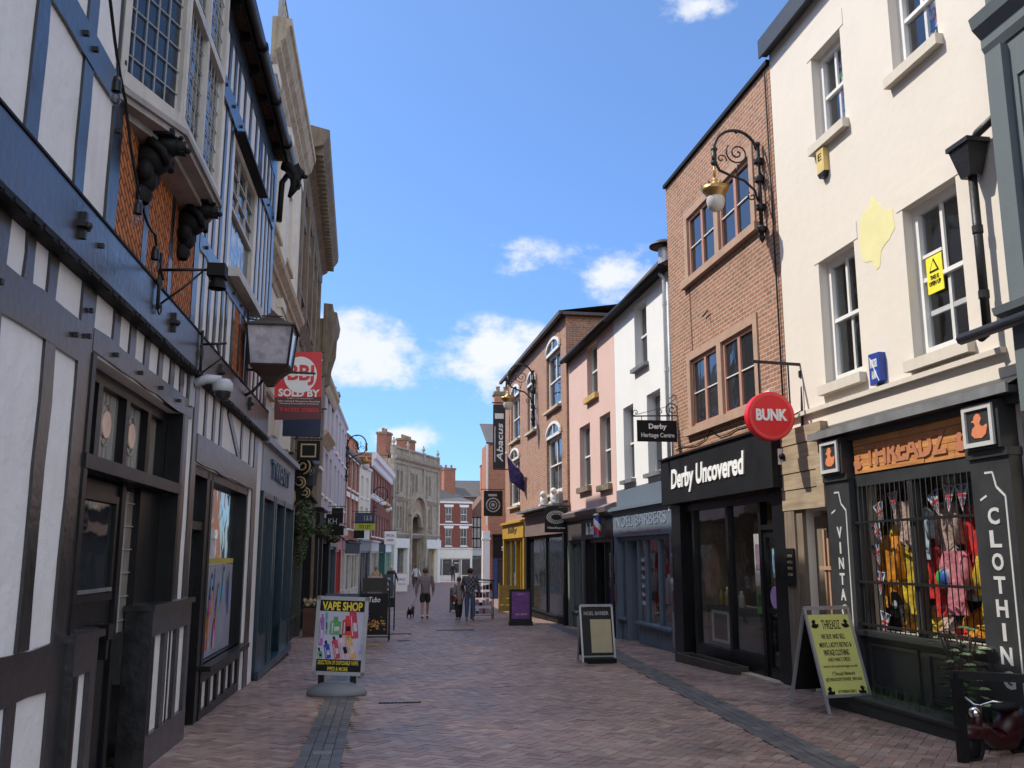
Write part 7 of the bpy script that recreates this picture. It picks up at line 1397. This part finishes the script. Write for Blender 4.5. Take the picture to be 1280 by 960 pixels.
# ---- things by the clothes shop
def trough():
    p = cw.world(7.45, -.36, cw.zb); rz = cw.root.rotation_euler.z; t = thing('long_planter', 'long dark timber planter of thin grasses at the foot of the clothes shop', 'planter', p, rz); mb = MB(); mb.box(0, 3.0, -.16, .2, 0, .2); mb.box(-.02, 3.02, -.18, .22, .2, .235); mb.build('box', wood('black_green_planter_wood', (.018, .02, .018), (.04, .042, .038)), t)
    rng = random.Random(5); mb = MB()
    for k in range(240): x = rng.uniform(.05, 2.95); y = rng.uniform(-.1, .15); h = rng.uniform(.06, .26); dx, dy = rng.gauss(0, .06), rng.gauss(0, .04); mb.add([(x, y, .22), (x + .012, y, .22), (x + dx, y + dy, .22 + h)], [(0, 1, 2)])
    mb.build('grass_blades', mat('dull_green_blade', (.05, .09, .03), .6, var=.5, bump=0), t)
    t = thing('leafy_plant', 'variegated pale green leafy plant beside the barred window at the right', 'plant', cw.world(9.85, -.3, cw.zb + .23), rz); mb = MB(); rng = random.Random(8)
    for k in range(64):
        a = rng.uniform(0, 6.28); r = rng.uniform(.05, .3); z = rng.uniform(.15, .95)
        for j in range(5): b = a + (j - 2) * .5; L_ = rng.uniform(.07, .11); c = Vector((r * math.cos(a), r * math.sin(a) * .6, z)); e = c + Vector((math.cos(b) * L_, math.sin(b) * L_, -.02)); n_ = Vector((-math.sin(b), math.cos(b), .2)) * L_ * .28; mb.add([c, (c + e) / 2 + n_, e, (c + e) / 2 - n_], [(0, 1, 2, 3)], k % 3 == 0)
    mb.build('foliage', [mat('mid_green_leaf', (.06, .12, .04), .45, var=.5, bump=0), mat('cream_green_leaf', (.35, .42, .22), .45, var=.2, bump=0)], t); mb = MB()
    for k in range(8): a = k * .8; mb.tube([(0, 0, 0), (.08 * math.cos(a), .05 * math.sin(a), .4), (.22 * math.cos(a), .14 * math.sin(a), .85)], .008, 4)
    mb.build('stem', mat('brown_stem', (0, 0, 0)), t)
trough()
def railing():
    t = thing('street_railing', 'black square steel railing standing at the right edge of the paving', 'railing', (5.1, 7.95, zg(8)), 0); mb = MB(); mb.bar((0, 0, -.1), (0, 0, .76), .075, .075); mb.bar((.95, -.75, -.1), (.95, -.75, .76), .075, .075); mb.build('post', M_black, t); mb = MB(); mb.bar((-.05, .04, .745), (.98, -.78, .745), .07, .07, up=(0, 0, 1)); mb.build('top_rail', M_black, t)
railing()
def scooter():
    SC = .6
    """dark red moped seen from behind the railing"""
    t = thing('red_moped', 'dark red moped with chrome handlebars and a blue panel parked behind the black railing', 'moped', (5.55, 8.15, zg(8.1) - .03), R(-66)); RD = mat('dark_red_enamel', (.03, .003, .004), .4, var=.1, bump=0); CH = mat('bright_chrome', (.75, .75, .75), .12, metal=1, bump=0)
    for y in (-.55, .6):
        mb = MB(); mb.T = Matrix.Translation((0, y, .24)); n = 20; mb.tube([(0, .2 * math.cos(2 * math.pi * k / n), .2 * math.sin(2 * math.pi * k / n)) for k in range(n + 1)], .05, 8, cap=False); w = mb.build('wheel', M_blackmatt, t); mb = MB(); mb.T = Matrix.Translation((0, y, .24)); mb.lathe([(0, -.03), (.15, -.03), (.15, .03), (0, .03)], seg=16, axis='x'); mb.build('rim', M_blackmatt, w)
    mb = MB(); mb.tube([(0, -.62, .42), (0, -.3, .45), (0, 0, .28), (0, .3, .3), (0, .75, .5)], [.1, .13, .12, .2, .14], 12); mb.tube([(0, .15, .35), (0, .45, .55), (0, .75, .5)], [.14, .2, .1], 12); mb.ball((0, -.52, .45), .2, 14, sc=(.6, 1.3, .6)); mb.tube([(0, -.45, .45), (0, -.36, .82)], [.09, .06], 10); mb.build('body', RD, t)
    mb = MB(); mb.ball((0, .35, .74), .2, 14, sc=(.8, 1.6, .35)); mb.build('seat', M_blackmatt, t)
    mb = MB(); mb.tube([(-.32, -.2, .88), (-.22, -.3, .9), (-.05, -.36, .82), (.05, -.36, .82), (.22, -.3, .9), (.32, -.2, .88)], .016, 8); mb.tube([(-.22, -.3, .9), (-.3, -.42, 1.0)], .008, 5); mb.ball((-.32, -.44, 1.0), .05, 10, sc=(1, .3, .8)); mb.ball((0, -.45, .72), .085, 14); mb.build('handlebar', CH, t)
    mb = MB(); mb.ball((0, .62, .6), .17, 14, sc=(1, .9, .9)); h = mb.build('blue_top_case', mat('deep_blue_enamel', (.008, .02, .045), .35, bump=0), t); mb = MB(); mb.tube([(-.155, .6 + .045 * math.cos(a), .62 + .06 * math.sin(a)) for a in [k * .5 for k in range(14)]], .008, 5); mb.ball((-.15, .6, .62), .025, 8); mb.build('gold_badge', mat('gold_badge_metal', (.7, .45, .12), .3, metal=.6), h); t.scale = (SC, SC, SC)
scooter()
# ================================================================== PEOPLE
def skin_mesh(name, chains, m, parent, sub=2, extra=None, label=None):
    """chains: list of [(pos, radius) ...]; points that coincide are welded, so limbs grow from the trunk"""
    me = bpy.data.meshes.new(name); idx = {}; vs = []; rad = []; es = []
    for ch in chains:
        prev = None
        for p, r in ch:
            k = tuple(round(c, 3) for c in p)
            if k not in idx: idx[k] = len(vs); vs.append(p); rad.append(r)
            if prev is not None and prev != idx[k]: es.append((prev, idx[k]))
            prev = idx[k]
    me.from_pydata(vs, es, []); ob = bpy.data.objects.new(name, me); COL.objects.link(ob)
    sk = ob.modifiers.new('s', 'SKIN'); sk.use_smooth_shade = True
    for i, v in enumerate(me.skin_vertices[0].data): r = rad[i]; v.radius = (r, r) if not isinstance(r, tuple) else r
    me.skin_vertices[0].data[0].use_root = True
    if sub: ss = ob.modifiers.new('d', 'SUBSURF'); ss.levels = sub; ss.render_levels = sub
    dg = bpy.context.evaluated_depsgraph_get(); out = bpy.data.meshes.new_from_object(ob.evaluated_get(dg)); bpy.data.objects.remove(ob)
    for p in out.polygons: p.use_smooth = True
    out.materials.clear(); out.materials.append(m); o = bpy.data.objects.new(name, out); COL.objects.link(o); o.parent = parent
    if label: o['label'] = label
    return o
SKIN = mat('weathered_skin', (.40, .22, .15), .55, var=.06, bump=.05)
def person(label, P, rz, H=1.75, legs='trousers', top=(.1, .1, .1), bottom=(.02, .02, .03), hair=(.03, .02, .015), shoe=(.03, .03, .03), stride=.18, arms=((.0, .25), (.0, .1)), build=1.0, hood=False, coat=False, topm=None, bag=None, skirt=False):
    t = thing('person', label, 'person', P, rz); s = H / 1.75; b = build
    def V(x, y, z): return (x * s, y * s, z * s)
    pel = V(0, 0, .93); wai = V(0, 0, 1.08); che = V(0, .01, 1.28); nek = V(0, .0, 1.46); hd0 = V(0, -.01, 1.55); hd1 = V(0, -.02, 1.64); hd2 = V(0, -.01, 1.7)
    hips = [V(-.09, 0, .88), V(.09, 0, .88)]; knee = [V(-.1, -stride * .35, .5), V(.1, stride * .2, .5)]; ank = [V(-.1, -stride, .09), V(.1, stride, .1)]; toe = [V(-.11, -stride - .13, .03), V(.11, stride - .12, .04)]
    sh = [V(-.185 * b, .0, 1.4), V(.185 * b, .0, 1.4)]; el = []; wr = []; hn = []
    for i, sx_ in enumerate((-1, 1)):
        f, o = arms[i]; el.append(V(sx_ * (.235 * b + o * .3), .03 - f * .2, 1.12)); wr.append(V(sx_ * (.24 * b + o * .6), -.02 - f, .88 + abs(f) * .35)); hn.append(V(sx_ * (.24 * b + o * .65), -.05 - f * 1.1, .80 + abs(f) * .4))
    body = [[(pel, .12 * s * b), (wai, .105 * s * b), (che, (.125 * s * b, .085 * s * b)), (nek, .052 * s), (hd0, .075 * s), (hd1, .085 * s), (hd2, .06 * s)]]
    for i in (0, 1):
        body.append([(pel, .12 * s * b), (hips[i], .09 * s * b), (knee[i], .055 * s), (ank[i], .038 * s), (toe[i], .03 * s)])
        body.append([(che, (.125 * s * b, .085 * s * b)), (sh[i], .048 * s * b), (el[i], .043 * s), (wr[i], .03 * s), (hn[i], .034 * s)])
    bo = skin_mesh('body', body, SKIN, t)
    # face, ears and fingers grown into the same body mesh
    mb = MB(); hx, hy, hz = hd0
    mb.ball((hx, hy - .088 * s, hz + .035 * s), .016 * s, 8, sc=(.8, 1.2, 1.5)); mb.ball((hx - .082 * s, hy, hz + .04 * s), .022 * s, 8, sc=(.4, .8, 1.3)); mb.ball((hx + .082 * s, hy, hz + .04 * s), .022 * s, 8, sc=(.4, .8, 1.3)); mb.box(hx - .025 * s, hx + .025 * s, hy - .085 * s, hy - .07 * s, hz - .022 * s, hz - .014 * s)
    for i, sx_ in enumerate((-1, 1)):
        h = Vector(hn[i])
        for k in range(4):
            L_ = (.065, .075, .07, .055)[k] * s; q = h + Vector((0, (k - 1.5) * .02 * s, -.02 * s)); mb.tube([q, q + Vector((-sx_ * .008, -.005, -L_ * .6)), q + Vector((-sx_ * .022, -.01, -L_))], [.009 * s, .0085 * s, .007 * s], 5)
        mb.tube([h + Vector((0, -.03 * s, .01 * s)), h + Vector((-sx_ * .01, -.055 * s, -.02 * s)), h + Vector((-sx_ * .015, -.06 * s, -.045 * s))], [.011 * s, .01 * s, .008 * s], 5)
    bm = bmesh.new(); bm.from_mesh(bo.data); tmp = mb.mesh('x', SKIN); bm.from_mesh(tmp); bm.to_mesh(bo.data); bm.free()
    tm = topm or mat('cloth_%03d_%03d_%03d' % tuple(int(c * 999) for c in top), top, .85, var=.12, scale=8, bump=.3, bscale=30)
    e = .022 * s; tp = [[(V(0, 0, .84), .15 * s * b), (pel, .15 * s * b), (wai, .13 * s * b), (che, (.185 * s * b, .135 * s * b)), (V(0, .01, 1.37), (.15 * s * b, .11 * s * b)), (V(0, 0, 1.45), .08 * s)]]
    if coat: tp.append([(pel, .15 * s * b), (V(0, 0, .6), (.18 * s, .15 * s))])
    for i in (0, 1): tp.append([(che, (.185 * s * b, .135 * s * b)), (sh[i], .08 * s * b), (el[i], .062 * s), (wr[i], .045 * s)])
    if hood: tp.append([(V(0, 0, 1.45), .08 * s), (V(0, .06, 1.5), .095 * s)])
    skin_mesh('jacket', tp, tm, t)
    bmn = mat('legcloth_%03d_%03d_%03d' % tuple(int(c * 999) for c in bottom), bottom, .85, var=.15, scale=6, bump=.3, bscale=30)
    lg = [[(V(0, 0, 1.0), .13 * s * b), (pel, .14 * s * b)]]
    for i in (0, 1):
        end = tuple(Vector(hips[i]).lerp(Vector(knee[i]), .92)) if legs == 'shorts' else tuple(Vector(knee[i]).lerp(Vector(ank[i]), .95))
        lg.append([(pel, .14 * s * b), (hips[i], .115 * s * b)] + ([(end, .095 * s)] if legs == 'shorts' else [(knee[i], .082 * s), (end, .062 * s)]))
    skin_mesh(legs, lg, bmn, t)
    for i in (0, 1): skin_mesh('shoe', [[(ank[i], .045 * s), (V(*(Vector(ank[i]).lerp(Vector(toe[i]), .3) / s)), .045 * s), (toe[i], .04 * s)]], mat('shoe_%03d' % int(shoe[0] * 999), shoe, .5), t, 1)
    mb = MB(); mb.ball((hd1[0], hd1[1] + .018 * s, hd1[2] + .012 * s), .105 * s, 14, sc=(.95, 1, 1.02)); 
    hair_o = mb.build('hair', mat('hair_%03d_%03d' % (int(hair[0] * 999), int(hair[2] * 999)), hair, .7, var=.3, bump=.5, bscale=60), t)
    for v in hair_o.data.vertices:
        if v.co.z < hz + .03 * s and v.co.y < hy + .02: v.co.y = hy + .02; 
        if v.co.y < hy - .03 * s: v.co.y = hy - .03 * s
    if skirt: mb = MB(); mb.lathe([(.14 * s, .95 * s), (.2 * s, .55 * s), (.21 * s, .5 * s)], seg=16); mb.build('skirt', bmn, t)
    if bag: mb = MB(); mb.box(.22 * s, .3 * s, -.12, .12, .75 * s, 1.0 * s); mb.tube([(.26 * s, 0, 1.0 * s), (.15 * s, 0, 1.42 * s)], .012, 5); mb.build('shoulder_bag', mat('bag_cloth', bag, .8), t)
    return t
def check_m():
    m, t, p = new_mat('dark_check_shirt'); N, L = t.nodes, t.links; tcn = N.new('ShaderNodeTexCoord'); c = N.new('ShaderNodeTexChecker'); c.inputs['Scale'].default_value = 14; c.inputs['Color1'].default_value = (.03, .03, .045, 1); c.inputs['Color2'].default_value = (.16, .16, .18, 1); L.new(tcn.outputs['Object'], c.inputs['Vector']); L.new(c.outputs[0], p.inputs['Base Color']); p.inputs['Roughness'].default_value = .9; return m
# walker with a dog, seen from behind (faces +y, so turned by 180 degrees)
walker = person('person in a grey brown hooded top and dark shorts walking a small black dog away', (1.52, 34.4, zg(34.4)), R(182), 1.82, 'shorts', (.23, .185, .19), (.035, .025, .025), (.10, .08, .075), (.03, .03, .035), .2, ((.12, .02), (.02, .06)), 1.16, hood=True)
mb = MB()
for sx_ in (-1, 1): mb.lathe([(.05, .16), (.052, .1)], (.1 * sx_ * 1.04, (-.2 if sx_ < 0 else .2) * 1.04, 0), 10)
mb.build('sock', M_white, walker)
person('person in a dark checked shirt and blue jeans standing at the display rack', (2.98, 32.5, zg(32.5)), R(170), 1.80, 'trousers', (.05, .05, .06), (.06, .10, .19), (.015, .012, .012), (.2, .2, .22), .05, ((.12, .05), (.35, .0)), 1.12, topm=check_m())
person('smaller person in a pale grey brown coat and dark leggings beside the checked shirt', (2.62, 32.8, zg(32.8)), R(200), 1.5, 'trousers', (.26, .22, .21), (.015, .015, .02), (.12, .05, .04), (.4, .4, .45), .1, ((.1, .1), (.1, .1)), .85, coat=True, bag=(.2, .03, .03))
person('distant person in a sandy brown jacket beside the left shops', (-.4, 52.0, zg(52)), R(180), 1.75, 'trousers', (.42, .30, .17), (.05, .05, .06), (.2, .16, .12))
person('distant person in black with a pale cap near the pale green shop', (.45, 56.0, zg(56)), R(185), 1.76, 'trousers', (.02, .02, .022), (.02, .02, .025), (.5, .48, .45))
person('distant person in a white top and dark blue trousers by the arcade entrance', (2.35, 69.5, zg(69.5)), R(170), 1.72, 'trousers', (.55, .56, .6), (.03, .04, .09), (.06, .04, .03), bag=(.5, .1, .1))
person('distant person all in black walking in front of the pale end shop', (6.5, 88.5, zg(88.5)), R(175), 1.82, 'trousers', (.015, .015, .018), (.015, .015, .018), (.02, .015, .012), stride=.1)
def dog():
    t = thing('small_dog', 'small shaggy black dog trotting on a lead', 'dog', (1.02, 34.9, zg(34.9)), R(160)); K_ = mat('shaggy_black_coat', (.012, .011, .012), .9, var=.3, bump=1, bscale=60)
    che, bel, rmp = (0, -.17, .24), (0, 0, .25), (0, .16, .26)
    ch = [[(che, (.085, .1)), (bel, (.075, .085)), (rmp, (.075, .08))], [(che, (.085, .1)), ((0, -.24, .32), .055), ((0, -.29, .38), .06), ((0, -.37, .36), .035)], [(rmp, (.075, .08)), ((0, .24, .33), .02), ((0, .27, .42), .014)]]
    for s in (-1, 1):
        ch.append([(che, (.085, .1)), ((.055 * s, -.17, .15), .032), ((.055 * s, -.155 - .03 * s, .08), .022), ((.055 * s, -.17 - .04 * s, .015), .022)])
        ch.append([(rmp, (.075, .08)), ((.055 * s, .13, .17), .045), ((.055 * s, .19 + .03 * s, .1), .022), ((.055 * s, .165 + .04 * s, .02), .021)])
    b = skin_mesh('body', ch, K_, t, 2); mb = MB()
    for s in (-1, 1): mb.add([(.03 * s, -.28, .43), (.06 * s, -.27, .42), (.055 * s, -.28, .48)], [(0, 1, 2)]); mb.add([(.03 * s, -.26, .43), (.06 * s, -.26, .42), (.055 * s, -.28, .48)], [(2, 1, 0)])
    rng = random.Random(3)
    for k in range(420):
        u = rng.uniform(-.24, .2); a = rng.uniform(0, 6.28); p = Vector((.085 * math.cos(a), u, .25 + .09 * math.sin(a))); q = p + Vector((.02 * math.cos(a), rng.uniform(-.02, .03), -.05)); mb.add([p, p + Vector((0, .012, 0)), q], [(0, 1, 2)])
    mb.build('fur', K_, t); mb = MB(); mb.tube([(0.02, .0, .33), (-.12, .12, .5), (-.25, .25, .78)], .006, 4)
    l = thing('dog_lead', 'thin lead from the small black dog to the hooded walker', 'dog lead', (0, 0, 0)); d = Vector((1.02, 34.85, zg(34.9) + .34)); h = Vector((1.28, 34.55, zg(34.4) + .98)); mb = MB(); mb.tube([d, d.lerp(h, .5) - Vector((0, 0, .05)), h], .008, 5); mb.build('lead', mat('pale_lead_cord', (.3, .28, .26), .7), l)
dog()
